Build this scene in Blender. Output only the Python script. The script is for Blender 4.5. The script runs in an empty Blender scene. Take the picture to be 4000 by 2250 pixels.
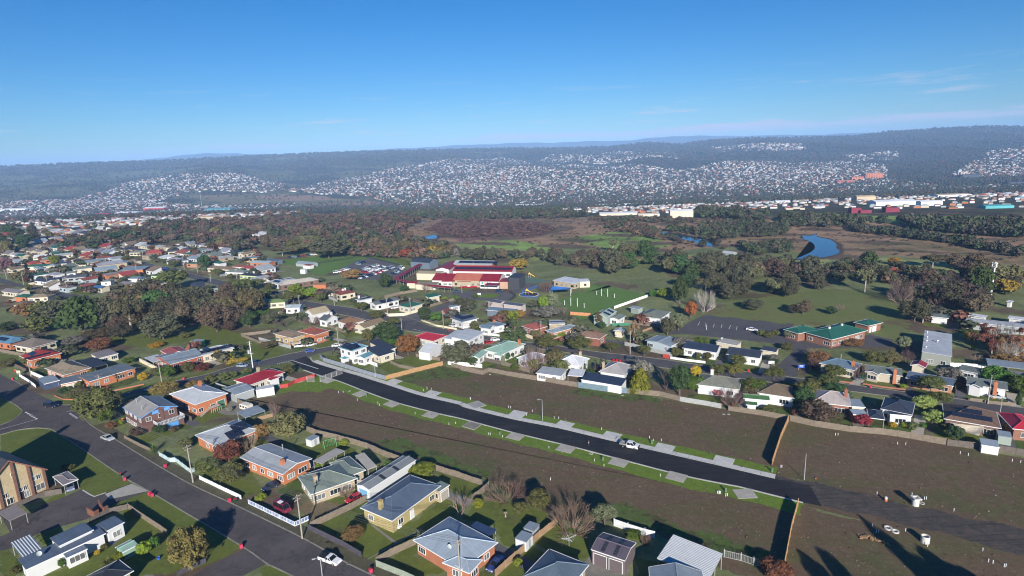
import bpy,bmesh,math,random
import numpy as np
from mathutils import Vector,Matrix
# --- camera, sky, sun, exposure
SUN_E=5.0
SKY_S=0.052
SKY_TINT=(0.54,0.85,1.3,1)
EXPO=0.56
S=bpy.context.scene
rad,cos,sin,MT,MR,MD=math.radians,math.cos,math.sin,Matrix.Translation,Matrix.Rotation,Matrix.Diagonal
NO=bpy.data.objects.new
ROOT=S.collection;LK=ROOT.objects.link
PITCH=math.atan(525/2331.0);ROLL=0.036
cd=bpy.data.cameras.new('camera');cam=NO('camera',cd);LK(cam)
cp,sp=cos(PITCH),sin(PITCH);cr,sr=cos(ROLL),sin(ROLL)
F_=Vector((0,cp,-sp));U0=Vector((0,sp,cp));R0=Vector((1,0,0))
Rv=cr*R0-sr*U0;Uv=sr*R0+cr*U0
cam.matrix_world=Matrix(((Rv.x,Uv.x,-F_.x,0),(Rv.y,Uv.y,-F_.y,0),(Rv.z,Uv.z,-F_.z,75.0),(0,0,0,1)))
cd.sensor_width=36;cd.lens=36*2331/4000;cd.clip_start=1;cd.clip_end=60000
S.camera=cam
SUN_EL=rad(20.5);SUN_AZ=rad(5.0)
sd=Vector((-sin(SUN_AZ)*cos(SUN_EL),cos(SUN_AZ)*cos(SUN_EL),-sin(SUN_EL)))
sl=bpy.data.lights.new('sun','SUN');sl.energy=SUN_E;sl.angle=rad(.53);sl.color=(1,.93,.84)
so=NO('sun',sl);so.rotation_euler=sd.to_track_quat('-Z','Y').to_euler();so.location=(0,-50,200);LK(so)
W=bpy.data.worlds.new('World');S.world=W;W.use_nodes=True
wn=W.node_tree;wn.nodes.clear();wl=wn.links
def wnode(t,**k):
 n=wn.nodes.new(t)
 for a,b in k.items():setattr(n,a,b)
 return n
sky=wnode('ShaderNodeTexSky',sky_type='NISHITA',sun_disc=False,sun_elevation=SUN_EL,sun_rotation=rad(180)-SUN_AZ,altitude=100,air_density=1.0,dust_density=0.0,ozone_density=1.6)
geo=wnode('ShaderNodeNewGeometry');sepx=wnode('ShaderNodeSeparateXYZ')
tc=wnode('ShaderNodeTexCoord');wl.new(tc.outputs['Generated'],sepx.inputs[0])
def wmath(op,a,b=None,c=None):
 n=wnode('ShaderNodeMath',operation=op)
 for i,v in enumerate((a,b,c)):
  if v is None:continue
  if isinstance(v,(int,float)):n.inputs[i].default_value=v
  else:wl.new(v,n.inputs[i])
 return n.outputs[0]
X_,Y_,Z_=sepx.outputs
az=wmath('ARCTAN2',X_,Y_)
comb=wnode('ShaderNodeCombineXYZ');wl.new(wmath('MULTIPLY',az,5.),comb.inputs[0]);wl.new(wmath('MULTIPLY',wmath('SUBTRACT',Z_,wmath('MULTIPLY',az,.012)),52.),comb.inputs[1])
nz=wnode('ShaderNodeTexNoise');nz.inputs['Scale'].default_value=1.15;nz.inputs['Detail'].default_value=6;nz.inputs['Roughness'].default_value=.62;wl.new(comb.outputs[0],nz.inputs['Vector'])
def wband(lo,hi,a,b):
 m=wnode('ShaderNodeMapRange',interpolation_type='SMOOTHSTEP');m.inputs[1].default_value=lo;m.inputs[2].default_value=hi;m.inputs[3].default_value=a;m.inputs[4].default_value=b;wl.new(Z_,m.inputs[0]);return m.outputs[0]
def wsm(v,lo,hi):
 m=wnode('ShaderNodeMapRange',interpolation_type='SMOOTHSTEP');m.inputs[1].default_value=lo;m.inputs[2].default_value=hi;wl.new(v,m.inputs[0]);return m.outputs[0]
# wisps low over the whole horizon, a long bank low in the sky to the right
wisp=wmath('MULTIPLY',wmath('MULTIPLY',wsm(nz.outputs[0],.54,.68),wmath('MULTIPLY',wband(-.01,.012,0,1),wband(.03,.13,1,0))),.75)
bankc=wmath('SUBTRACT',Z_,wmath('ADD',wmath('MULTIPLY',az,.006),.0245))
bk=wmath('MULTIPLY',wmath('SUBTRACT',1.0,wsm(wmath('ABSOLUTE',wmath('ADD',bankc,wmath('MULTIPLY',wmath('SUBTRACT',nz.outputs[0],.5),-.035))),.002,.0085)),wsm(az,-.16,.05))
bank=wmath('MULTIPLY',bk,.85)
cm=wmath('MINIMUM',wmath('ADD',wisp,bank),1.0)
tint=wnode('ShaderNodeMix',data_type='RGBA',blend_type='MULTIPLY');tint.inputs[0].default_value=1;wl.new(sky.outputs[0],tint.inputs[6]);tint.inputs[7].default_value=SKY_TINT
hsv=wnode('ShaderNodeHueSaturation');hsv.inputs['Saturation'].default_value=1.16;wl.new(tint.outputs[2],hsv.inputs['Color'])
mixc=wnode('ShaderNodeMix',data_type='RGBA');wl.new(cm,mixc.inputs[0]);wl.new(hsv.outputs[0],mixc.inputs[6]);mixc.inputs[7].default_value=(7.6,8.5,10.4,1)
bg=wnode('ShaderNodeBackground');bg.inputs[1].default_value=SKY_S;wl.new(mixc.outputs[2],bg.inputs[0])
wo=wnode('ShaderNodeOutputWorld');wl.new(bg.outputs[0],wo.inputs[0])
S.view_settings.view_transform='Standard';S.view_settings.look='None';S.view_settings.gamma=1;S.view_settings.use_curve_mapping=False;S.view_settings.exposure=EXPO
try:
 S.cycles.use_denoising=True;S.cycles.denoiser='OPENIMAGEDENOISE';S.cycles.max_bounces=5;S.cycles.diffuse_bounces=2;S.cycles.glossy_bounces=2;S.cycles.transmission_bounces=3
 S.cycles.volume_bounces=0;S.cycles.transparent_max_bounces=6;S.cycles.use_adaptive_sampling=True;S.cycles.adaptive_threshold=.02;S.cycles.filter_width=1.1
except Exception as e:print(e)
# --- materials
MATS={}
def lin(c):return tuple(c)+(1,)
def new_mat(name):
 m=bpy.data.materials.new(name);m.use_nodes=True;nt=m.node_tree
 return m,nt,nt.nodes['Principled BSDF']
def node(nt,t,**k):
 n=nt.nodes.new(t)
 for a,b in k.items():setattr(n,a,b)
 return n
def noise(nt,vec,scale,detail=4,rough=.6):
 n=node(nt,'ShaderNodeTexNoise');n.inputs['Scale'].default_value=scale;n.inputs['Detail'].default_value=detail;n.inputs['Roughness'].default_value=rough
 if vec is not None:nt.links.new(vec,n.inputs['Vector'])
 return n.outputs[0]
def ramp(nt,v,lo,hi,a=0.,b=1.):
 m=node(nt,'ShaderNodeMapRange');m.inputs[1].default_value=lo;m.inputs[2].default_value=hi;m.inputs[3].default_value=a;m.inputs[4].default_value=b;nt.links.new(v,m.inputs[0]);return m.outputs[0]
def mixrgb(nt,f,a,b,bt='MIX'):
 m=node(nt,'ShaderNodeMix',data_type='RGBA',blend_type=bt)
 if isinstance(f,(int,float)):m.inputs[0].default_value=f
 else:nt.links.new(f,m.inputs[0])
 for i,v in ((6,a),(7,b)):
  if isinstance(v,tuple):m.inputs[i].default_value=lin(v) if len(v)==3 else v
  else:nt.links.new(v,m.inputs[i])
 return m.outputs[2]
def objvec(nt,which='Object',sc=None):
 t=node(nt,'ShaderNodeTexCoord').outputs[which]
 if sc:
  m=node(nt,'ShaderNodeMapping');m.inputs['Scale'].default_value=sc;nt.links.new(t,m.inputs[0]);t=m.outputs[0]
 return t
def bump(nt,bs,v,dist=.05,st=.5):
 b=node(nt,'ShaderNodeBump');b.inputs['Strength'].default_value=st;b.inputs['Distance'].default_value=dist;nt.links.new(v,b.inputs['Height']);nt.links.new(b.outputs[0],bs.inputs['Normal'])
def mul(c,k):return tuple(x*k for x in c)
def plain(name,c,rough=.7,metal=0,var=.18,scale=1.5,spec=.3):
 if name in MATS:return MATS[name]
 m,nt,bs=new_mat(name);v=noise(nt,objvec(nt),scale,5)
 col=mixrgb(nt,ramp(nt,v,.3,.7),mul(c,1-var),mul(c,1+var));nt.links.new(col,bs.inputs['Base Color'])
 bs.inputs['Roughness'].default_value=rough;bs.inputs['Metallic'].default_value=metal;bs.inputs['Specular IOR Level'].default_value=spec
 MATS[name]=m;return m
def roofmat(name,c,kind='metal'):
 key='roof_'+name
 if key in MATS:return MATS[key]
 m,nt,bs=new_mat(key);uv=objvec(nt,'UV')
 big=noise(nt,objvec(nt),.35,5,.65);st=noise(nt,objvec(nt,'UV',(2.2,.22,1)),1.,5,.7)
 a=mixrgb(nt,ramp(nt,big,.3,.7),mul(c,.84),mul(c,1.14));a=mixrgb(nt,ramp(nt,st,.45,.75,0,.34),a,mul(c,.6))
 if kind=='metal':
  br=node(nt,'ShaderNodeTexBrick');br.inputs['Scale'].default_value=1;br.inputs['Brick Width'].default_value=.82;br.inputs['Row Height'].default_value=4.2;br.inputs['Mortar Size'].default_value=.03;br.inputs['Color1'].default_value=(1,1,1,1);br.inputs['Color2'].default_value=(.9,.9,.9,1);br.inputs['Mortar'].default_value=(.72,.72,.72,1);nt.links.new(uv,br.inputs['Vector'])
  a=mixrgb(nt,.75,a,br.outputs[0],'MULTIPLY')
  w=node(nt,'ShaderNodeTexWave',wave_type='BANDS',bands_direction='X');w.inputs['Scale'].default_value=2.4;nt.links.new(uv,w.inputs['Vector']);bump(nt,bs,w.outputs[0],.03,.35)
  bs.inputs['Roughness'].default_value=.48;bs.inputs['Specular IOR Level'].default_value=.35
 else:
  br=node(nt,'ShaderNodeTexBrick');br.inputs['Scale'].default_value=1;br.inputs['Brick Width'].default_value=.3;br.inputs['Row Height'].default_value=.34;br.inputs['Mortar Size'].default_value=.03;br.inputs['Color1'].default_value=(1.1,1.1,1.1,1);br.inputs['Color2'].default_value=(.72,.72,.72,1);br.inputs['Mortar'].default_value=(.4,.4,.4,1);nt.links.new(uv,br.inputs['Vector'])
  a=mixrgb(nt,.8,a,br.outputs[0],'MULTIPLY');bump(nt,bs,br.outputs[1],-.04,.6);bs.inputs['Roughness'].default_value=.8
 nt.links.new(a,bs.inputs['Base Color']);MATS[key]=m;return m
def brickmat(name,c):
 key='brick_'+name
 if key in MATS:return MATS[key]
 m,nt,bs=new_mat(key);uv=objvec(nt,'UV')
 br=node(nt,'ShaderNodeTexBrick');br.inputs['Scale'].default_value=1;br.inputs['Brick Width'].default_value=.24;br.inputs['Row Height'].default_value=.086;br.inputs['Mortar Size'].default_value=.008
 br.inputs['Color1'].default_value=lin(mul(c,1.2));br.inputs['Color2'].default_value=lin(mul(c,.8));br.inputs['Mortar'].default_value=(c[0]*.7+.08,c[1]*.7+.08,c[2]*.7+.07,1);nt.links.new(uv,br.inputs['Vector'])
 v=noise(nt,objvec(nt),.6,5,.7);a=mixrgb(nt,ramp(nt,v,.3,.75,0,.45),br.outputs[0],mul(c,.55));nt.links.new(a,bs.inputs['Base Color']);bs.inputs['Roughness'].default_value=.88;MATS[key]=m;return m
def boardmat(name,c,row=.2):
 key='board_'+name
 if key in MATS:return MATS[key]
 m,nt,bs=new_mat(key);uv=objvec(nt,'UV')
 w=node(nt,'ShaderNodeTexWave',wave_type='BANDS',bands_direction='Y',wave_profile='SAW');w.inputs['Scale'].default_value=.314/row/2;nt.links.new(uv,w.inputs['Vector'])
 v=noise(nt,objvec(nt),.7,5,.65);a=mixrgb(nt,ramp(nt,v,.35,.75,0,.22),c,mul(c,.7));a=mixrgb(nt,ramp(nt,w.outputs[0],0,.25,.16,0),a,mul(c,.5));nt.links.new(a,bs.inputs['Base Color']);bs.inputs['Roughness'].default_value=.6;bump(nt,bs,w.outputs[0],.02,.4);MATS[key]=m;return m
CN=dict(palegrey2='pale grey',bluegrey='blue-grey',greengrey='grey-green',browngrey='brown-grey',rustred='rust red',charcoalblue='dark navy',palegrey='whitish grey',green2='dark green',lilacgrey='lilac grey',scarlet2='scarlet',mauvegrey='mauve grey',orangebrick='orange brick',creambrick='cream brick',paleblue='pale blue',paleblueroof='pale blue',greysteel='grey steel',olive2='olive brown',rust='rust brown',yellowgreen='yellow-green',darkgreen='dark green',gumdark='dark grey-green',brownwood='brown',palegrey_='grey',purplebare='bare purple')
RC=dict(beigegrey=(.33,.32,.30),palegrey=(.50,.53,.55),palegrey2=(.38,.41,.43),greengrey=(.19,.23,.20),greengrey2=(.17,.19,.16),paletan=(.42,.39,.34),midgrey=(.22,.24,.25),slateblue=(.10,.135,.19),slateblue2=(.11,.15,.19),
silverblue=(.30,.36,.42),navy=(.035,.06,.13),navydark=(.03,.045,.08),mauve=(.12,.10,.125),silver=(.42,.46,.48),silver2=(.48,.51,.54),bluegrey=(.25,.30,.34),bluegrey2=(.15,.19,.25),bluegrey3=(.15,.18,.20),darkroof=(.05,.05,.055),seafoam=(.27,.42,.34),charcoal=(.035,.04,.05),
charcoalblue=(.04,.05,.075),mauvegrey=(.24,.21,.21),tan=(.33,.27,.18),tan2=(.42,.35,.22),scarlet=(.33,.035,.03),scarlet2=(.42,.07,.06),browngrey=(.22,.18,.15),steelblue=(.12,.24,.34),steelblue2=(.14,.21,.27),redroof=(.35,.10,.09),crimson=(.30,.025,.035),crimson2=(.42,.03,.05),crimson3=(.25,.018,.03),brown=(.26,.19,.13),rustred=(.32,.09,.06),
darkgrey=(.10,.11,.12),darkgrey2=(.09,.10,.115),rustbrown=(.30,.17,.09),tanbrown=(.30,.22,.13),teal=(.12,.27,.33),whiteroof=(.66,.68,.70),rustygrey=(.36,.34,.33),coral=(.42,.12,.09),rosebrown=(.30,.19,.13),palegreen=(.32,.40,.34),green=(.025,.12,.085),green2=(.03,.12,.075),darkgreengrey=(.14,.165,.16),pinkgrey=(.42,.37,.35),browntile=(.19,.12,.085),browntile2=(.20,.15,.10),mossgreen=(.07,.16,.06),mossygrey=(.24,.25,.20),maroon=(.23,.06,.05),paleblueroof=(.36,.44,.47),grassgreen=(.10,.26,.05),olivegreen=(.17,.24,.08),lilacgrey=(.33,.33,.37),creamroof=(.55,.50,.42),blueroof=(.06,.14,.30),salmon=(.50,.16,.10),lawn=(.1,.2,.05))
TILES={'scarlet','scarlet2','browngrey','brown','rustred','coral','rosebrown','browntile','browntile2','tan','maroon','tanbrown','rustbrown','mossygrey'}
WC=dict(orangebrick=('b',(.50,.17,.07)),orangebrick2=('b',(.42,.15,.075)),orangebrick3=('b',(.45,.22,.12)),brownbrick=('b',(.15,.07,.06)),brownbrick2=('b',(.17,.10,.075)),creambrick=('b',(.42,.35,.24)),yellowbrick=('b',(.42,.34,.15)),yellowbrick2=('b',(.52,.38,.20)),redbrick=('b',(.26,.09,.06)),redbrick2=('b',(.27,.12,.08)),beigebrick=('b',(.52,.42,.25)),pinkbrick=('b',(.48,.31,.22)),redorange=('b',(.38,.09,.05)),crimsonwall=('p',(.25,.05,.05)),
white=('w',(.66,.67,.67)),whitesteel=('s',(.62,.64,.65)),cream=('w',(.58,.53,.41)),beigeboard=('w',(.44,.39,.31)),paleblue=('w',(.42,.50,.54)),bluewall=('p',(.05,.075,.14)),bluewall2=('w',(.35,.42,.48)),greysteel=('s',(.34,.37,.38)),mauvewall=('s',(.15,.12,.12)),mauvewall2=('s',(.12,.095,.10)),emerald=('s',(.02,.28,.14)),greygreen=('s',(.30,.36,.33)),greygreen2=('s',(.26,.28,.25)),slatewall=('s',(.13,.17,.22)),pinkgreywall=('s',(.48,.42,.40)),ochre=('p',(.50,.36,.16)),lime=('w',(.50,.60,.32)),blackclad=('s',(.05,.055,.065)),seafoam=('s',(.27,.40,.32)),dark=('p',(.03,.03,.035)),green=('p',(.06,.16,.10)),skyblue=('s',(.20,.45,.68)),brown=('p',(.16,.09,.05)),beigegrey=('p',(.33,.31,.27)),metal=('p',(.45,.46,.46)))
def wallmat(n):
 k,c=WC[n]
 return brickmat(n,c) if k=='b' else boardmat(n,c) if k=='w' else boardmat(n,c,.09) if k=='s' else plain('wall_'+n,c)
def rmat(n):return roofmat(n,RC[n],'tile' if n in TILES else 'metal')
FRAME=plain('white_frame',(.75,.76,.76),.5,var=.05);GLASS=None
def glassmat():
 m,nt,bs=new_mat('window_glass');oi=node(nt,'ShaderNodeObjectInfo')
 a=mixrgb(nt,ramp(nt,oi.outputs['Random'],.45,.95),(.02,.025,.03),(.28,.29,.28));nt.links.new(a,bs.inputs['Base Color']);bs.inputs['Roughness'].default_value=.12;bs.inputs['Specular IOR Level'].default_value=.6;return m
GLASS=glassmat()
SOLAR=None
def solarmat():
 m,nt,bs=new_mat('solar_cells');br=node(nt,'ShaderNodeTexBrick');br.offset=0;br.inputs['Scale'].default_value=6;br.inputs['Brick Width'].default_value=1;br.inputs['Row Height'].default_value=1;br.inputs['Mortar Size'].default_value=.04;br.inputs['Color1'].default_value=(.012,.018,.04,1);br.inputs['Color2'].default_value=(.01,.015,.035,1);br.inputs['Mortar'].default_value=(.05,.06,.08,1)
 nt.links.new(objvec(nt,'Object'),br.inputs['Vector']);nt.links.new(br.outputs[0],bs.inputs['Base Color']);bs.inputs['Roughness'].default_value=.25;return m
SOLAR=solarmat();ALU=plain('aluminium_trim',(.5,.52,.54),.4,.3,.05)
def ground(name,c1,c2,sc=.3,c3=None,t3=(.55,.7),sc3=.12,fine=3.,mid=.75,bd=.05,rough=.95,fa=.5,crack=False,streak=None):
 if name in MATS:return MATS[name]
 m,nt,bs=new_mat(name);P=objvec(nt,'Object')
 a=mixrgb(nt,ramp(nt,noise(nt,P,sc,6,.65),.35,.65),c1,c2)
 if c3:a=mixrgb(nt,ramp(nt,noise(nt,P,sc3,7,.7),t3[0],t3[1]),a,c3)
 if streak:
  mp=node(nt,'ShaderNodeMapping');mp.inputs['Rotation'].default_value=(0,0,rad(31));mp.inputs['Scale'].default_value=(.06,1.1,1) if fine>3 or bd<.1 else (.022,.16,1);nt.links.new(P,mp.inputs[0])
  a=mixrgb(nt,ramp(nt,noise(nt,mp.outputs[0],1,6,.65),.50,.65,0,.75),a,streak)
 a=mixrgb(nt,ramp(nt,noise(nt,P,mid,4,.75),.34,.66,fa*.8,0),a,mul(c1,.55));a=mixrgb(nt,ramp(nt,noise(nt,P,mid*1.7,3,.7),.56,.72,0,fa*.6),a,mul(c2,1.5));f=noise(nt,P,fine,6,.8);a=mixrgb(nt,ramp(nt,f,.3,.7,fa*.7,0),a,mul(c1,.5))
 g2=noise(nt,P,fine*2.7,3,.8);a=mixrgb(nt,ramp(nt,g2,.62,.8,0,fa*.7),a,mul(c2,1.7))
 if crack:
  vo=node(nt,'ShaderNodeTexVoronoi',feature='DISTANCE_TO_EDGE');vo.inputs['Scale'].default_value=.16;mp=node(nt,'ShaderNodeVectorMath',operation='ADD');nn=node(nt,'ShaderNodeTexNoise');nn.inputs['Scale'].default_value=.8;nt.links.new(P,nn.inputs['Vector']);nt.links.new(P,mp.inputs[0]);nt.links.new(nn.outputs[1],mp.inputs[1]);nt.links.new(mp.outputs[0],vo.inputs['Vector'])
  a=mixrgb(nt,ramp(nt,vo.outputs[0],0,.012,.55,0),a,mul(c1,.4))
 nt.links.new(a,bs.inputs['Base Color']);bs.inputs['Roughness'].default_value=rough;bs.inputs['Specular IOR Level'].default_value=.2
 if bd:bump(nt,bs,f,bd,.6)
 MATS[name]=m;return m
GM=dict(
asphalt=lambda:ground('old_asphalt',(.085,.075,.075),(.125,.11,.108),.12,(.07,.063,.065),(.55,.62),.25,6,.75,.01,.9,.3,True),
asphalt2=lambda:ground('grey_asphalt',(.09,.088,.095),(.12,.115,.12),.15,None,fine=6,bd=.01,rough=.9,fa=.3,crack=True),
asphalt3=lambda:ground('smooth_asphalt',(.11,.108,.115),(.15,.145,.15),.1,(.085,.083,.09),(.6,.66),.1,5,.75,.01,.9,.25),
newasphalt=lambda:ground('new_asphalt',(.022,.022,.026),(.034,.033,.037),.12,(.042,.040,.042),(.52,.6),.08,6,.75,.01,.8,.3,streak=(.013,.013,.016)),
gravel=lambda:ground('dark_gravel',(.07,.064,.058),(.115,.10,.088),.35,(.155,.115,.085),(.5,.64),.3,3,.75,.05,.95,.6,streak=(.03,.03,.032)),
dirt=lambda:ground('bare_soil',(.152,.105,.066),(.195,.14,.088),.10,(.105,.125,.042),(.515,.63),.05,2.2,.6,.12,1,.7,streak=(.115,.135,.045)),
verge=lambda:ground('verge_grass',(.13,.21,.024),(.175,.26,.036),.5,(.10,.12,.04),(.6,.75),.3,4,.75,.08,1,.55),
verge2=lambda:ground('patch_grass',(.085,.14,.03),(.12,.16,.045),.4,(.075,.05,.032),(.5,.58),.3,3,.75,.08,1,.6),
lawn=lambda:ground('garden_lawn',(.125,.16,.03),(.165,.20,.042),.25,(.10,.085,.045),(.55,.7),.14,3.5,.75,.08,1,.6),
paddock=lambda:ground('paddock_grass',(.15,.19,.055),(.20,.215,.075),.08,(.15,.10,.06),(.53,.66),.04,2.2,.75,.1,1,.5),
oval=lambda:ground('sports_turf',(.11,.21,.042),(.14,.24,.055),.06,(.09,.13,.04),(.56,.7),.03,2.5,.75,.04,1,.35),
dryverge=lambda:ground('dry_verge',(.10,.095,.055),(.15,.14,.085),.4,(.08,.075,.06),(.5,.65),.2,3,.75,.05,1,.6),
drygrass=lambda:ground('dirt_yard',(.20,.15,.085),(.27,.21,.12),.4,(.13,.12,.06),(.52,.65),.25,3,.75,.05,1,.6),
concrete=lambda:ground('driveway_concrete',(.40,.38,.33),(.48,.45,.39),.3,None,fine=3,bd=.01,rough=.85,fa=.3),
concrete2=lambda:ground('aged_concrete',(.22,.21,.18),(.30,.28,.24),.4,(.15,.14,.12),(.55,.7),.3,3,.75,.01,.85,.4),
concretenew=lambda:ground('new_concrete',(.54,.53,.50),(.64,.63,.59),.3,(.33,.33,.31),(.6,.7),.2,4,.75,.01,.8,.25),
concretekerb=lambda:ground('kerb_concrete',(.46,.46,.44),(.56,.55,.52),.4,None,fine=4,bd=.01,rough=.8,fa=.25),
kerbold=lambda:ground('old_kerb',(.24,.23,.19),(.33,.31,.26),.5,(.16,.15,.12),(.5,.7),.4,4,.75,.01,.9,.5),
redcourt=lambda:ground('red_court',(.20,.07,.05),(.25,.09,.07),.2,None,fine=3,bd=0,fa=.2),
tenniscourt=lambda:ground('green_court',(.10,.17,.13),(.13,.20,.16),.2,None,fine=3,bd=0,fa=.2),
paint=lambda:plain('road_paint',(.62,.62,.60),.7,var=.25))
# --- what stands where (metres: x right, y away from the camera, z up)
HZTOP=320.0
HZD=9.5e-05
HZC=(0.33, 0.57, 1.0, 1)
NOWN=230
STAKES=[[83.3,143.4],[83.9,143.3],[95.8,137.5],[97.6,137.1],[107.3,131.7],[108.6,130.8],[116.4,127.4],[117.8,126.7],[77.6,116],[70.1,105.1],[89.2,109],[85.5,96.6],[84.2,93.6],[84.7,93.2],[85.9,92.2],[86.2,92.2],[69.6,103],[70,102.9],[84.6,115.1],[86.2,113.5],[86.6,113.5],[62.3,128.5],[62.5,128.4],[47.9,135.9],[43.8,118.5],[44.2,118.4],[45.3,117.5],[45.6,117.4],[76.5,98.4],[75.4,103.1],[-14.3,175.5],[-2.3,168.2],[-1.7,167.8],[2.9,162.3],[4.7,164.8],[10.8,159.6],[12.1,159.3],[23.2,151.5],[35.6,143.8],[37.7,143.7],[47.9,135.9],[8.1,142],[33.1,126.4],[18.8,134.5],[20.8,131.9],[-7.8,150.9],[-7.4,150.8],[-4,149.1],[7.4,126.5],[44.1,118.5],[44.4,118.4],[45.2,117.3],[35,145.5],[-58.3,184.7],[-56.9,185],[-50.5,177.9],[-43.3,174.9],[-42.5,173.3],[-30.3,166.2],[-17.5,158.4],[-19.4,157.9],[-30.3,183.9],[-27.8,184.8],[-14.4,175.8]]
CL=[["pale blue car in the far row of the school car park","cars in the school car park"],["dark navy car in the far row of the school car park","cars in the school car park"],["dark blue car in the second row of the school car park","cars in the school car park"],["silver car in the second row of the school car park","cars in the school car park"],["white car in the second row of the school car park","cars in the school car park"],["dark grey car in the second row of the school car park","cars in the school car park"],["pale blue car in the second row of the school car park","cars in the school car park"],["red car in the third row of the school car park","cars in the school car park"],["white car in the third row of the school car park","cars in the school car park"],["dark grey car in the third row of the school car park","cars in the school car park"],["dark navy car in the long middle row of the school car park","cars in the school car park"],["dark grey car in the long middle row of the school car park","cars in the school car park"],["white car in the long middle row of the school car park","cars in the school car park"],["red car in the long middle row of the school car park","cars in the school car park"],["silver car in the long middle row of the school car park","cars in the school car park"],["pale blue car in the long middle row of the school car park","cars in the school car park"],["white car in the nearest row of the school car park","cars in the school car park"],["dark blue car in the nearest row of the school car park","cars in the school car park"],["white car in the left strip of the school car park","cars in the school car park"],["red car in the left strip of the school car park","cars in the school car park"],["pale blue car in the left strip of the school car park","cars in the school car park"],["dark blue car in the left strip of the school car park","cars in the school car park"],["dark navy car beside the crimson covered walkway","cars in the school car park"],["pale blue car beside the crimson covered walkway","cars in the school car park"],["silver car beside the crimson covered walkway","cars in the school car park"],["dark blue car beside the crimson covered walkway","cars in the school car park"],["white car beside the crimson covered walkway","cars in the school car park"],["dark blue car parked along the fence behind the school field","cars parked behind the school field"],["pale blue car parked along the fence behind the school field","cars parked behind the school field"],["dark navy car parked along the fence behind the school field","cars parked behind the school field"],["red car parked along the fence behind the school field","cars parked behind the school field"],["dark grey car parked along the fence behind the school field","cars parked behind the school field"],["white car parked along the fence behind the school field","cars parked behind the school field"]]
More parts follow.
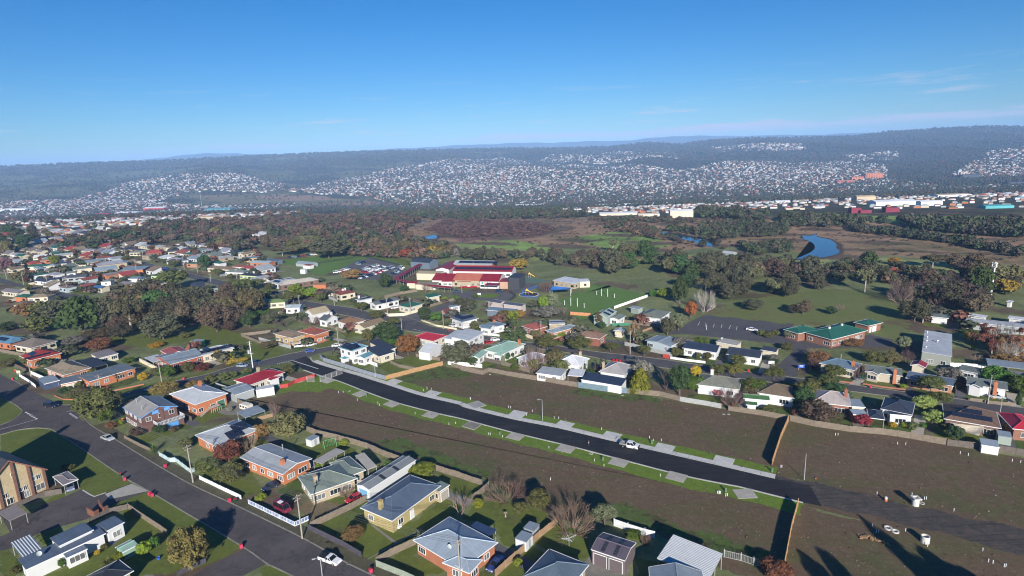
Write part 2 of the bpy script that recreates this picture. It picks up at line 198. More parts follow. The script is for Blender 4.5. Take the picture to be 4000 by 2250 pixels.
HO=[
["brown brick split-level house with blue gable, white balcony rails and blue garage door","house",[[-109.5,167.3,50.6,10.2,13.6,4.9,"gy",20,"beigegrey","brownbrick",0.3]],{"ch":[[0,0.3,0.8,"metal"],[0,0.2,0.3,"metal"]],"x":["deck"]}],
["white hip-roofed orange brick house with an orange chimney and green garage door","house",[[-101.1,179,53.7,10.4,16.2,3.9,"hip",16,"palegrey","orangebrick"],[-106.4,183.2,52,5,4,3.6,"hip",12,"palegrey","orangebrick"]],{"ch":[[0,0.8,0.8,"orangebrick"]],"d":[[0,"R",0.8,2.4,2.3,"green"]],"x":["stair"]}],
["grey-white hip-roofed orange brick house with a stepped black solar array","house",[[-79.7,152.1,51.9,12,11.8,3,"hip",20,"palegrey2","orangebrick"]],{"ch":[[0,0.8,0.5,"metal"]],"sol":[[0,"R",0.5,0.3,4,2,1],[0,"R",0.7,0.6,4,2,1]]}],
["pale grey low-gabled orange brick house with a square brick chimney","house",[[-60.3,136.1,57.1,8.5,16.7,3.2,"gy2",11,"palegrey2","orangebrick",0.5]],{"ch":[[0,0.3,0.2,"orangebrick"],[0,0.9,0.6,"metal"]]}],
["grey-green hip-roofed cream brick house beside a dirt front yard","house",[[-44.6,126.2,35.4,10.6,9.7,3,"hip",20,"greengrey","creambrick"],[-41.1,131,39.6,4.9,9.2,3,"hip",18,"greengrey","creambrick"],[-37.3,133.5,36.5,2.4,7.5,2.7,"flat",4,"paletan","posts"]],{"ch":[[0,0.2,0.3,"creambrick"]]}],
["long white gabled shed with a sky blue roller door","shed",[[-30.9,127.6,56.1,15.2,4.2,3.1,"gx",14,"midgrey","whitesteel",0.1]],{"d":[[0,"L",0.5,2.6,2.5,"skyblue"]],"w":0,"x":["skylights"]}],
["slate blue hip-roofed yellow brick house with a brick chimney and ramp","house",[[-25.6,116.8,56.2,15.2,9.2,3.2,"hip",20,"slateblue","yellowbrick"],[-17.7,120.8,52.9,3.3,2.7,2.9,"flat",3,"greengrey","creambrick",0.1]],{"ch":[[0,0.1,0.5,"yellowbrick"]],"d":[[1,"R",0.5,2.3,2.2,"beigegrey"],[0,"R",0.4,1,2.1,"white"]],"x":["ac"]}],
["silver blue hip-roofed orange brick house with corner windows at the street","house",[[-12.6,100.8,48.6,9.5,13.3,3.1,"hip",20,"silverblue","orangebrick2"],[-10.8,95.1,58.6,4,5.9,3,"hip",20,"silverblue","orangebrick2"]],{"x":["ac","dish"]}],
["dark navy flat pergola roof behind the silver blue roofed house","pergola",[[-7.6,105,54.3,2.6,5,2.6,"flat",2,"navy","posts",0.1]],{"w":0}],
["dark slate hip roof at the bottom edge left of the mauve shed","house",[[6,91.7,54.6,8.7,8.2,3,"hip",22,"slateblue2","creambrick"]]],
["mauve steel garage with four rows of dark skylights on its gable roof","garage",[[17.2,97.7,58.2,5.7,6.6,3.1,"gy",14,"mauve","mauvewall",0.1]],{"d":[[0,"L",0.3,2.9,2.4,"mauvewall2"],[0,"L",0.7,2.9,2.4,"mauvewall2"]],"w":0,"x":["skyrows"]}],
["silver ribbed flat patio roof at the bottom right","patio roof",[[30.2,93.6,54.4,8.1,9.2,3.3,"ribs",3,"silver","posts",0.1]],{"w":0}],
["pale grey gabled house at the bottom edge in front of the ribbed patio","house",[[25.8,85.8,-10.2,8.9,9,3.6,"gy",16,"bluegrey","creambrick"]]],
["white rendered unit block with long stepped blue roofs and orange brick end","units",[[-89.8,103.8,52.9,13.1,4.4,2.9,"sk",4,"slateblue","white",0.3],[-84.8,110.5,58.2,3.3,3.9,3.2,"sk",4,"slateblue","white",0.2],[-89.9,106.5,56.3,6,4.1,3.7,"sk",4,"slateblue","white",0.2],[-86.9,102.8,51.1,3.4,2.2,2.5,"flat",3,"bluegrey2","white",0.1]],{"x":["dish"]}],
["ribbed blue-grey carport roof at the left end of the white units","carport",[[-97.7,104.6,53.3,3.2,6.9,2.6,"ribs",4,"bluegrey2","posts",0.1]],{"w":0}],
["dark hip roof with pale ridges at the bottom left edge","house",[[-75.5,95.1,54.9,6.2,5.8,2.8,"hip",20,"charcoal","creambrick"]]],
["small pale green garden shed beside the white units","shed",[[-78,104.6,56.4,2.8,2.9,2,"gx",14,"seafoam","seafoam",0.1]],{"w":0}],
["mauve roofed carport over a silver car beside the beige flats","carport",[[-109.3,131.2,53,3,6.9,2.5,"hip",6,"mauvegrey","posts",0.1]],{"w":0}],
["freestanding mauve carport roof on four posts in the flats driveway","carport",[[-110.5,116.9,58.8,3.2,5.6,2.5,"flat",3,"mauvegrey","posts",0.1]],{"w":0}],
["long orange brick house with flat grey roof, two garage doors and white windows","house",[[-147.3,204.8,57,15.1,9.3,3.1,"flat",2,"bluegrey3","orangebrick",0.2],[-156.7,199.5,38,6,7,2.8,"flat",2,"bluegrey3","orangebrick",0.2]],{"d":[[1,"R",0.3,2.6,2.1,"cream"],[1,"R",0.7,2.6,2.1,"cream"]]}],
["tan hip-roofed orange brick house behind the flat-roofed one","house",[[-166.4,211.6,56,9,16.2,3,"hip",22,"tan","orangebrick"]]],
["scarlet tiled hip-roofed orange brick house with navy solar panels","house",[[-188.6,227.6,55,10.4,11.6,3.6,"hip",22,"scarlet","orangebrick"]],{"ch":[[0,0.5,0.6,"redbrick"]],"sol":[[0,"L",0.5,0.5,3,2,0],[0,"R",0.3,0.3,5,1,0]]}],
["brown-grey tiled hip house with cream walls behind the scarlet roof","house",[[-205,246,65,10.3,12.8,3,"hip",24,"browngrey","cream"]]],
["blue hip-roofed orange house at the left edge with solar panels","house",[[-222,253,67,8.7,16.4,3,"hip",22,"steelblue","orangebrick"]],{"sol":[[0,"L",0.5,0.5,4,2,0]]}],
["cream flat-roofed garage with small window behind the tan roofed house","garage",[[-163.6,228,53,6.8,8.4,2.7,"flat",3,"mauvegrey","cream",0.2]]],
["dark flat carport roof between the cream garage and tan roof","carport",[[-161.5,217.8,55,5.2,12.8,2.6,"flat",2,"charcoal","posts",0.1]],{"w":0}],
["blue-grey corrugated carport behind the white corner fence","carport",[[-166,201.4,50,4.6,7.9,2.3,"flat",3,"bluegrey","bluewall",0.1]],{"w":0}],
["grey low-gabled red brick house with white carport roof at the side","house",[[-130,221.1,50,12.9,15.5,3,"gx",9,"bluegrey","redorange",0.5],[-135.4,227.3,48,6.9,9.7,3.3,"gy",10,"redroof","redorange",0.2],[-138.8,220.2,51,4.8,8.1,2.6,"flat",2,"palegrey","posts",0.1]],{"ch":[[0,0.8,0.6,"redorange"]]}],
["pale grey hip-roofed cream house with three dark solar arrays","house",[[-119.1,227.2,43,12.1,8.4,3.1,"hip",18,"palegrey2","cream"]],{"sol":[[0,"L",0.5,0.5,3,2,0],[0,"R",0.3,0.5,4,2,0],[0,"R",0.6,0.5,6,2,0]]}],
["emerald green garden shed on the grass slope","shed",[[-134,243,-15,4.6,3,2.4,"flat",3,"bluegrey","emerald",0.1]],{"w":0}],
["crimson hip-roofed cream house beside the new road entrance","house",[[-88.3,195.4,56,13.5,9.1,3,"hip",18,"crimson","cream"],[-83.3,193.7,53,3.4,3.1,2.8,"hip",14,"crimson","white",0.2]],{"ch":[[0,0.6,0.8,"creambrick"]]}],
["grey steel shed with low gable beside the white storage box","shed",[[-91.3,185,50,6.3,9.1,2.7,"gx",9,"bluegrey","greysteel",0.1]],{"w":0}],
["white steel storage container at the edge of the bare lot","container",[[-82.6,185.4,22,5.5,2.6,2.7,"flat",1,"palegrey","whitesteel",0]],{"w":0}],
["open carport with grey roof beside the parked caravan","carport",[[-79.4,166.8,48.4,6.2,5.3,2.4,"flat",3,"bluegrey","posts",0.1]],{"w":0}],
["brown tiled hip-roofed yellow brick house with white panel door","house",[[-95,244,54,6.9,13.3,3.6,"hip",22,"brown","yellowbrick2"]],{"d":[[0,"R",0.7,2.2,1.8,"white"]]}],
["rust red tiled hip-roofed orange house beside the yellow brick house","house",[[-85,245,55,7.7,11.1,4.2,"hip",20,"rustred","orangebrick"]]],
["white two-level gabled house with tan roof and tall white chimney","house",[[-94,278,46,9.1,9,4.3,"gx",24,"tan2","white"],[-86,269,57,7.5,5.4,3.1,"gy",24,"darkgrey","white"]],{"ch":[[1,0.8,0.6,"white"]]}],
["rusty brown hip-roofed white house in a row of three","house",[[-74,263,45,8.7,10.2,3.2,"hip",22,"rustbrown","white"]]],
["brown gabled cream weatherboard house behind the round dark tree","house",[[-64,257,53,12.5,8,3.2,"gx",20,"tanbrown","cream"]]],
["white two storey house with teal roof and black solar panels at the corner","house",[[-61.2,217.2,51,7.5,8.2,5.4,"hip",20,"teal","white"],[-55.6,214.4,61,7.1,3.9,3,"gx",18,"teal","white",0.3],[-63.6,212.9,54,2.2,2.7,2.6,"hip",20,"teal","white",0.2]],{"sol":[[0,"L",0.5,0.5,4,3,0],[0,"R",0.3,0.5,3,3,0]],"d":[[1,"R",0.7,1.2,1.6,"brown"]]}],
["dark navy skillion-roofed cream house next to the teal roof","house",[[-51,217.4,45,7.1,9.1,3,"sk",7,"charcoalblue","cream",0.5],[-51.4,223.2,46,4.7,11.9,3.3,"sk",6,"charcoalblue","cream",0.4]]],
["bright crimson hip roof on cream house behind the autumn tree","house",[[-34.5,235,55,8.6,11.5,3,"hip",18,"crimson2","cream"]]],
["white steel gabled shed with pale roof below the crimson hip roof","shed",[[-31.7,219.3,64,10.7,5,3,"gy2",22,"palegrey","whitesteel",0.1]],{"w":0}],
["modern white two storey house with flat pale roofs and dark lower floor","house",[[-18.2,226.5,62,12.2,8.5,5.6,"sk",4,"palegrey","white",0.4],[-23.1,231.7,69,12.2,5.6,4.2,"sk",3,"palegrey","white",0.3]]],
["large seafoam green hip-roofed white house with tall brick chimney","house",[[-3.5,216.9,52,13.9,9.2,3.3,"hip",20,"seafoam","white"],[-5.2,210.4,61,5.4,3.3,3.1,"hip",18,"seafoam","white",0.3]],{"ch":[[0,0.8,0.1,"orangebrick"]]}],
["small seafoam green gabled white cottage at the dirt lot fence","cottage",[[-13.1,210.8,68,7.6,3.9,2.7,"gx",22,"seafoam","white"]]],
["white hip-roofed house hidden behind a purple bare tree","house",[[6.1,205.6,47,8.9,6.3,3.1,"hip",22,"whiteroof","white"]]],
["bright white hip-roofed cottage with five narrow cypresses","cottage",[[20.5,199.4,59,8.8,8.9,3.1,"hip",26,"whiteroof","white"]],{"ch":[[0,0.8,0.3,"creambrick"]]}],
["flat-roofed white outbuilding against the paling fence","outbuilding",[[12.3,190.3,-26,8.9,6,2.8,"flat",3,"palegrey2","white",0.3]]],
["white flat carport between the outbuilding and the navy-roofed shed","carport",[[20.7,189.1,-16,5.2,6,2.5,"flat",2,"whiteroof","posts",0.2]],{"w":0}],
["long navy curved-roof white shed behind a blue-grey fence","shed",[[28.5,181.1,-31,13.6,5,2.7,"sk",9,"navydark","white",0.1]],{"w":0}],
["grey hip-roofed white house with rust patches above the navy-roofed shed","house",[[34.3,189.3,60,10,9.1,3.3,"hip",26,"rustygrey","white"]],{"ch":[[0,0.2,0.9,"creambrick"]]}],
["steel blue L-shaped cream house with brick chimney left of the cedar","house",[[-9,248,40,9.4,6.5,3.1,"hip",22,"steelblue2","white"],[-11,245,57,4.4,5.7,3.2,"gy",24,"steelblue2","white"]],{"ch":[[0,0.6,0.5,"orangebrick"]]}],
["coral red tiled hip roof behind the cedar","house",[[9,244,37,7.6,7.9,3,"hip",22,"coral","redbrick"]]],
["grey-blue hip-roofed orange brick house with tall white windows","house",[[20.2,239,37,13.6,5,3.1,"hip",18,"bluegrey","orangebrick3"]]],
["brown hip-roofed red brick house with cream sills at the street bend","house",[[30.9,228.4,57,7.1,10.6,3.2,"hip",22,"rosebrown","redbrick"]],{"ch":[[0,0.5,0.3,"redbrick"]]}],
["small flat-roofed brick shed with black and white striped skylights","shed",[[19,249,-4,7,5,3,"flat",5,"palegrey2","creambrick",0.2]],{"sol":[[0,"T",0.5,0.5,5,1,0]],"w":0}],
["large grey-green steel barn with two long solar arrays by the sports field","barn",[[41,256,60,11,6.6,4.3,"gx",20,"palegreen","greygreen",0.1]],{"sol":[[0,"R",0.3,0.5,2,5,0],[0,"R",0.7,0.5,2,5,0]],"w":0}],
["low white annex in front of the steel barn","annex",[[46,254,54,6.6,5.3,3,"gx",14,"greengrey","white"]]],
["grey-green hip-roofed white house with a dark open garage","house",[[63,256,56,13,10.2,3.2,"hip",20,"greengrey2","white"]],{"d":[[0,"R",0.3,3,2.2,"dark"]]}],  # near-black door panel paints the shade inside the open garage
["small white garage with pale roof beside the leaning fence","garage",[[43.6,235.2,-28,4,4,2.8,"gy",16,"palegrey2","cream"]],{"w":0}],
["small grey shed at the edge of the sports field garden","shed",[[58,270,-51,5.3,4,2.6,"gx",14,"bluegrey","greygreen"]],{"w":0}],
["pale blue flat-roofed weatherboard house opposite the red fence panel","house",[[57.6,218.3,44,8.6,11.1,3.1,"gx",7,"bluegrey","paleblue"]]],
["navy-roofed white cottage behind a long low white fence","cottage",[[69.3,209.3,-33,12.3,8,3,"gx",20,"navydark","white"]]],
["charcoal-roofed white cottage right of the navy-roofed one","cottage",[[82,201.4,-31,11.2,8,3,"gx",20,"charcoalblue","white"]]],
["small charcoal gabled garage with white front","garage",[[92.7,205.1,-40,5.2,5,2.7,"gx",18,"charcoalblue","cream"]],{"w":0}],
["flat pale tan outbuilding with a satellite dish by the car park","outbuilding",[[81.2,215,-43,7.9,5,2.7,"flat",3,"paletan","cream",0.2]],{"w":0,"x":["dish"]}],
["green-roofed brown brick church hall with splayed wings beside the car park","hall",[[124.7,220.8,27,21.3,11.7,3.5,"hip",18,"green","redbrick2",0.6],[113,224.8,25,10.8,6.9,3.5,"hip",18,"green","redbrick2",0.6]],{"x":["vents"]}],
["small green-roofed brick outbuilding with white double doors","outbuilding",[[143.8,231.8,25,8.8,6.3,3.2,"hip",18,"green","redbrick2"]],{"d":[[0,"R",0.5,2.2,2.3,"white"],[0,"R",0.2,0.9,2.2,"white"]],"w":0}],
["large flat silver-roofed grey block hall with roof vents","hall",[[150.2,201.2,54,28.6,8.3,4.2,"flat",2,"silver2","greygreen2",0.1]],{"x":["cowls"]}],
["cream gabled hut with deep red roof below the silver-roofed hall","hut",[[132.5,184.3,-42,4.1,5,3,"gy2",22,"crimson3","cream"]],{"w":0}],
["beige weatherboard house with grey roof and tall orange chimney","house",[[118.2,180.3,-30,10.1,7,3,"gx",18,"darkgreengrey","beigeboard"],[114.7,179.4,-46.8,3.8,4,3,"gy",18,"darkgreengrey","beigeboard"]],{"ch":[[0,0.8,0,"orangebrick"]]}],
["blue-grey hip-roofed cream house behind the round street tree","house",[[108.3,187.3,-46,10.6,8,3.1,"hip",20,"steelblue2","cream"]],{"ch":[[0,0.9,0.3,"orangebrick"]]}],
["dark blue-roofed house shaded behind the big round street tree","house",[[127.8,172.1,-40.6,12,7,3,"gx",17,"slateblue","orangebrick3"]]],
["white weatherboard house with grey roof, gabled front room and brick chimney","house",[[140.8,166.8,-36.1,9.6,7,3.1,"gx",18,"darkgreengrey","white"],[137,166,-47.2,3.7,4,3.1,"gy",18,"darkgreengrey","white"]],{"ch":[[0,0.7,0,"orangebrick"]]}],
["white cottage with grey roof set behind the weatherboard house","cottage",[[145.1,178.4,-49.8,5.3,6,3,"gx",16,"darkgreengrey","white"]]],
["long grey-blue open carport on posts at the right edge","carport",[[159.5,182,-33,10.5,6,2.8,"flat",3,"bluegrey","posts",0.1]],{"w":0}],
["dark pink flat-roofed shed under the long carport","shed",[[156.6,174,-30.7,4.8,4,2.6,"flat",3,"mauvegrey","crimsonwall"]],{"w":0}],
["pale ochre rendered wall house at the right edge","house",[[155.2,167.8,-60.6,2.3,9,3.6,"flat",3,"tan","ochre"]],{"w":0}],
["long low grey-roofed terrace units at the far right","units",[[190.8,225.8,-37,18.8,7,3,"gx",10,"palegrey2","greysteel"]]],
["pink-grey hip-roofed brick house with green-grey verandah awning","house",[[90.6,160.1,-25,9.6,9.5,3.2,"hip",24,"pinkgrey","redbrick2"],[86.2,156,-31.7,4.8,2.2,2.7,"flat",5,"greengrey2","posts",0.1]],{"ch":[[0,0.9,0.6,"redbrick"]]}],
["blue-grey flat-roofed lean-to beside the pink-grey roof","lean-to",[[93.6,151.2,-10.3,3.7,3,2.6,"flat",4,"silverblue","redorange",0.1]],{"w":0,"n":"lean_to"}],
["slate flat-roofed garage behind the blue-grey lean-to","garage",[[96,156.7,-14,3.4,5,2.8,"flat",3,"bluegrey","cream",0.1]],{"w":0}],
["charcoal hip-roofed house with a white rear extension","house",[[105.4,152.8,-37.6,7.2,9,3.3,"hip",24,"charcoalblue","white"],[103.2,148.8,-19.1,5,3,3.2,"flat",2,"charcoalblue","white",0.1]]],
["small charcoal hip-roofed pavilion beside the red shrub","pavilion",[[97.4,149.7,-25.9,3.6,6,2.6,"hip",18,"charcoalblue","posts"]],{"w":0}],
["brown tiled hip-roofed house with a bank of navy solar panels","house",[[120.2,145.9,-33.6,11.7,11,3.1,"hip",24,"browntile","brownbrick2"]],{"sol":[[0,"R",0.5,0.4,8,1,1],[0,"R",0.5,0.7,4,1,1]],"x":["sail"]}],
["crimson hip roof with pale gutter at the right edge","house",[[128.9,141.4,-21.7,5.2,10,3.1,"hip",24,"crimson2","redbrick2"]]],
["brown tiled hip-roofed white house behind the green-roofed sheds","house",[[78.3,167,-29,9.9,9,3.2,"hip",24,"browntile2","white"]]],
["white shed with mossy green gable roof at the paling fence","shed",[[70.6,163.6,-18.9,7.1,3.5,2.7,"gx",16,"mossgreen","white"]],{"w":0}],
["tiny white cubby house with green roof","cubby house",[[68.1,160.6,-18.4,3.1,2,2,"flat",6,"mossgreen","white"]],{"w":0}],
["mossy grey hip-roofed white house with rust streaks","house",[[63.7,175.2,-24.7,12.5,9,3.1,"hip",22,"mossygrey","white"]],{"ch":[[0,0.3,0.9,"white"]]}],
["pale blue-grey tin shed at the right end of the long paling fence","shed",[[114.8,132.6,-29.3,3.5,3.5,2.2,"flat",4,"silverblue","white",0.1]],{"w":0}],
["grey tin shed behind the pale blue-grey shed","shed",[[121.7,136.6,-30.4,2.8,3,2.3,"flat",4,"bluegrey","greygreen",0.1]],{"w":0}],
["white house with grey roof set between trees right of the silver hall","house",[[177.7,238.5,-37,6.1,5,2.8,"flat",3,"greengrey","white"]],{"w":0}],
["white flat garage strip behind the terrace units","garages",[[191.9,237.9,-48,7.8,4,2.8,"flat",2,"whiteroof","white"]],{"w":0,"n":"garage_block"}],
["white garage strip at the far right edge","garages",[[205.2,231.2,-46,7.6,4,2.8,"flat",2,"whiteroof","white"]],{"w":0,"n":"garage_block"}],
["teal green hip-roofed cream house inside a curved cream fence","house",[[-51,290,49,9.2,8.7,3.1,"hip",20,"green2","cream"]]],
["grey-roofed white weatherboard house with a square black solar array","house",[[-66,299,43,14.2,6.8,3,"gx",18,"darkgreengrey","white"]],{"sol":[[0,"R",0.5,0.5,4,3,0]]}],
["light grey hip-roofed white house with chimney beside a dark fence","house",[[-78,306,42,7.5,4.7,3.2,"hip",22,"bluegrey","white"]],{"ch":[[0,0.2,0.8,"white"]],"sol":[[0,"R",0.5,0.5,4,1,0]]}],
["maroon tiled hip-roofed cream house with two white chimneys","house",[[-92,322,40,9.5,6.2,3.2,"hip",24,"maroon","cream"]],{"ch":[[0,0.4,0.7,"white"],[0,0.6,0.9,"white"]]}],
["navy hip-roofed white house with six solar arrays near the bend","house",[[-22,260,38,8.7,9.6,3.3,"hip",22,"slateblue","white"]],{"sol":[[0,"L",0.5,0.5,4,2,0],[0,"R",0.5,0.5,4,2,0]]}],
["white box loft house rising behind a brown brick wall","house",[[-28,278,29,5.3,3.1,4.6,"flat",2,"bluegrey","white"],[-30,275,44,6,7.6,3,"flat",3,"rustred","redorange"]]],
["tiny cream skillion house with green roof near the roundabout","house",[[-42,306,40,7,4.5,3.4,"sk",8,"green2","cream"]]],
["long blue steel shed behind the pink-grey garages","shed",[[-5,274,-26,14.4,6,3,"gx",12,"steelblue2","slatewall"]],{"w":0}],
["pinkish garage block with dark roof left of its twin","garage",[[-8,290,-38,8.2,5,3.2,"gx",14,"darkgrey2","pinkgreywall"]],{"w":0}],
["pinkish garage block with dark roof right of its twin","garage",[[1,283,-34,11,5,3.2,"gx",14,"darkgrey2","pinkgreywall"]],{"w":0}],
["light blue gabled cottage with solar beside a shaded yard","cottage",[[-111,295,-1,7.8,6,3,"gx",20,"paleblueroof","white"]]],
["bright green hip-roofed white house above the dark wood","house",[[-146,324,6,8.8,6,3,"hip",22,"grassgreen","white"]]],
["olive green hip-roofed cream house beside the street oaks","house",[[-126,308,6,13,7,3.1,"hip",20,"olivegreen","cream"]]],
["patchy white and rust roofed house between two green roofs","house",[[-135,313,-22,9,6,3,"gx",20,"rustygrey","white"]],{"sol":[[0,"R",0.4,0.5,3,2,0]]}],
["blue-grey gabled shed-like house above the green roof","house",[[-161,335,6,12.9,7,3.2,"gx",12,"bluegrey","bluewall2"]]],
["pale green gabled house with broad white chimney behind the wood","house",[[-174,342,19,9.3,6,3.2,"hip",20,"palegreen","greysteel"]]],
["tall navy barn-like house in the shade of the wood","house",[[-188,350,46,6.8,7,5,"gx",28,"charcoalblue","bluewall"]]],
["large cream-white hip-roofed long house behind street trees","house",[[-131,359,36,23.5,9,3,"hip",20,"creamroof","brownbrick2"]]],
["cream house with two dark solar banks behind the long cream roof","house",[[-142,359,-39,16.1,8,3.2,"hip",22,"palegrey2","white"],[-140,367,29,8.3,6,3.2,"hip",20,"palegrey2","cream"]],{"sol":[[0,"R",0.5,0.5,4,2,0],[1,"R",0.5,0.5,7,1,0]]}],
["lilac grey hip-roofed house in the row behind the dark house","house",[[-160,376,49,12.5,7,3.1,"hip",20,"lilacgrey","white"]]],
["black-roofed lime walled house","house",[[-171,387,-25,17.8,6,3.1,"hip",20,"charcoal","lime"]],{"ch":[[0,0.5,0.8,"white"]]}],
["green-grey hip-roofed white house left of the lime house","house",[[-187,402,-19,16.5,7,3.1,"hip",20,"greengrey","white"]]],
["brown hip-roofed cream house with wide front at the diagonal road","house",[[-205,418,-28,25.5,7,3.1,"hip",20,"brown","cream"]]],
["orange brick gabled house with pale blue roof by the school field","house",[[-184,437,-20,18,8,3.2,"gx",14,"paleblueroof","orangebrick"]]],
["ochre walled flat house with grey roof at the wood edge","house",[[-202,461,5,10.4,7,3,"flat",3,"bluegrey","ochre"]]],
["dark blue steel shed beside the orange house","shed",[[-179,447,-32,12.7,6,3,"gx",12,"slateblue","slatewall"]],{"w":0}],
["grey polytunnel greenhouse in the school garden","greenhouse",[[-149,430,-30,16.8,6,2.2,"gx",25,"bluegrey","greysteel",0.1]],{"w":0}],
["small white box shed on the school grass","shed",[[-145,421,-32,7.4,4,2.5,"flat",2,"rustred","white",0.1]],{"w":0}],
["pale round-roofed white caravan shed at the grass corner","shed",[[-142,402,-11,3.9,3,2.5,"gx",25,"palegrey","whitesteel",0.1]],{"w":0}],
["weathered tan tiled house beside the lime green trees","house",[[-104,333,-9,7.3,8,3.1,"hip",26,"tanbrown","cream"]]],
["small rusty roofed orange hut behind the lime green trees","hut",[[-115,352,-10,8.9,5,2.6,"gx",16,"rustbrown","orangebrick"]],{"w":0}],
["red tiled house roof among left suburb","house",[[-307,512,11,13.7,9,3.1,"hip",24,"scarlet2","redbrick"]]],
["long orange brick shopping block with pale sawtooth roofs and yellow end wall","shop",[[-294,428,38,13.8,12,3.6,"sk",6,"paleblueroof","creambrick"],[-270,423,8,16.1,12,4,"flat",3,"bluegrey","orangebrick"],[-304,450,35,19.9,12,4.2,"hip",16,"lilacgrey","creambrick"]]],
["grey gabled cream house at the left edge below the street","house",[[-307,362,-26,19.7,7,3,"gx",18,"mauvegrey","cream"]]],
["deep green hip-roofed orange house below the left street","house",[[-288,346,-19,10,7,3,"hip",18,"green2","orangebrick"]]],
["tan hip-roofed house in front of the purple tree","house",[[-277,344,4,12,8,3,"hip",18,"tan","cream"]]],
["brown tiled house at the left edge above the wood","house",[[-273,326,15,7.9,8,3,"hip",18,"browngrey","cream"]]],
["navy gabled white house facing the left street","house",[[-314,395,-27,14.7,6,3,"gx",18,"charcoalblue","white"]]],
["second navy gabled white house facing the left street","house",[[-310,398,24,8.1,6,3,"gx",18,"charcoalblue","white"]]],
["green-roofed house with a small red porch","house",[[-335,419,50,8.5,6,3,"hip",18,"green2","white"]]],
["charcoal roofed long grey unit house","house",[[-300,405,18,14.6,8,3,"gx",18,"darkgrey2","greysteel"]]],
["pale green roofed white house beside the shop car park","house",[[-265,385,9,6.7,6,3,"hip",18,"greengrey","white"]]],
["slate blue hip cottage below the shopping block","house",[[-250,392,-10,10.5,6,3,"hip",18,"steelblue2","white"]]],
["dark green hip-roofed pale house right of the shops","house",[[-238,399,-22,11.7,7,3,"hip",18,"green2","lime"]]],
["coral red roofed house at the wood edge","house",[[-270,372,78,8.1,6,3,"gx",18,"coral","redbrick"]]],
["blue tarp-roofed shed house at the wood edge","house",[[-256,365,-22,8.9,6,3,"gx",18,"blueroof","cream"]]],
["pale green gabled white house in the left suburb","house",[[-315,422,27,6.1,6,3,"gx",18,"greengrey","white"]]],
["brown gabled white house with two front windows","house",[[-339,435,35,7.4,7,3,"gx",18,"browngrey","white"]]],
["small red hip roof cottage with solar","house",[[-352,432,20,5,5,3,"hip",18,"scarlet2","cream"]]],
["long grey-green roofed cream unit","house",[[-320,440,39,12.3,7,3,"gx",18,"greengrey","cream"]]],
["flat green-grey roofed cream unit","house",[[-335,449,67,8.6,6,3,"flat",18,"greengrey","cream"]]],
["long dark green roofed cream house","house",[[-364,459,-3,19.5,7,3,"gx",18,"green2","cream"]]],
["pale grey roofed cream house centre of the left suburb","house",[[-355,457,13,7,6,3,"hip",18,"palegrey2","cream"]]],
["flat cream house near the pink tree","house",[[-403,484,60,6.7,6,3,"flat",18,"palegrey2","cream"]]],
["tiny cream flat-roofed house near the pink tree","house",[[-388,462,38,3.8,5,3,"flat",18,"bluegrey","cream"]]],
["white gabled house at the back of the left suburb","house",[[-406,513,6,11.1,7,3,"gx",18,"whiteroof","cream"]]],
["orange walled bungalow behind the lime tree","house",[[-384,489,26,7.9,6,3,"hip",18,"mauvegrey","orangebrick"]]],
["long pale roofed house behind the lime tree","house",[[-388,515,41,13.2,8,3,"gx",18,"palegrey2","cream"]]],
["rust red tiled hip house in the left suburb","house",[[-353,495,23,8.8,8,3,"hip",18,"rustred","orangebrick"]]],
["slate gabled cream house behind the shopping block","house",[[-334,474,62,14.6,8,3,"gx",18,"bluegrey","cream"]]],
["navy roofed house beside the lime tree","house",[[-353,469,6,5.2,6,3,"gx",18,"navy","cream"]]],
["brown-grey hip roofed house centre back","house",[[-351,483,-23,15.8,7,3,"hip",18,"browngrey","cream"]]],
["grey-green house at the diagonal road","house",[[-323,516,-5,14.1,8,3,"hip",18,"greengrey","cream"]]],
["pale hip-roofed white house near the diagonal road","house",[[-280,482,35,13.4,8,3,"hip",18,"palegrey","white"]]],
["dark gabled cream house at the back of the diagonal road","house",[[-292,513,28,8.4,6,3,"gx",18,"darkgrey2","cream"]]],
["grey-green hip roof near the tall poplars","house",[[-412,538,18,7.4,7,3,"hip",18,"greengrey","cream"]]],
["white cottage beside the round gum trees","house",[[-228,383,45,5.3,5,3,"gx",18,"greengrey","white"]]],
["red skillion cottage beside the round gum trees","house",[[-229,370,16,4.7,5,3,"gx",18,"redroof","pinkgreywall"]]],
["pale blue-grey cottage in the left suburb","house",[[-356,447,-40,19.6,5,3,"gx",18,"bluegrey","white"]]],
["cream roofed white house left of the double street oaks","house",[[-279,484,9,13.7,8,3,"hip",18,"creamroof","white"]]],
["lilac grey hip house behind the street oaks","house",[[-266,467,30,11.5,8,3,"hip",18,"lilacgrey","white"]]],
["navy hip roofed white house at the diagonal road","house",[[-256,460,30,9.1,7,3,"hip",18,"slateblue","white"]]],
["green roofed brick cottage beside a tall round tree","house",[[-239,445,-19,10.1,6,3,"hip",18,"green2","orangebrick3"]]],
["dark skillion cream house at the back row","house",[[-296,519,36,7.5,6,3,"gx",18,"charcoal","cream"]]],
["small white flat garage behind the navy hip roof","house",[[-250,468,-34,17,5,3,"flat",18,"bluegrey","white"]]],
["rust red low roof with white van parked in front","house",[[-194,423,-23,12.6,6,3,"hip",18,"rustred","white"]]],
["long crimson-roofed school hall wing with white mural wall and orange roof section","school wing",[[-39,350,-16,13,15,3.9,"gx",20,"crimson3","white",0.3],[-24,347,-17,18.7,15.2,4,"gx",20,"salmon","creambrick",0.3],[-11,341,-15,11.6,16,4.3,"gx",20,"crimson3","white",0.3]],{"x":["mural"]}],
["pinkish brick school entrance block beside the black tower","school wing",[[-4,336,-10,5,9,4.2,"flat",1,"crimson3","pinkbrick",0.1]],{"w":0}],
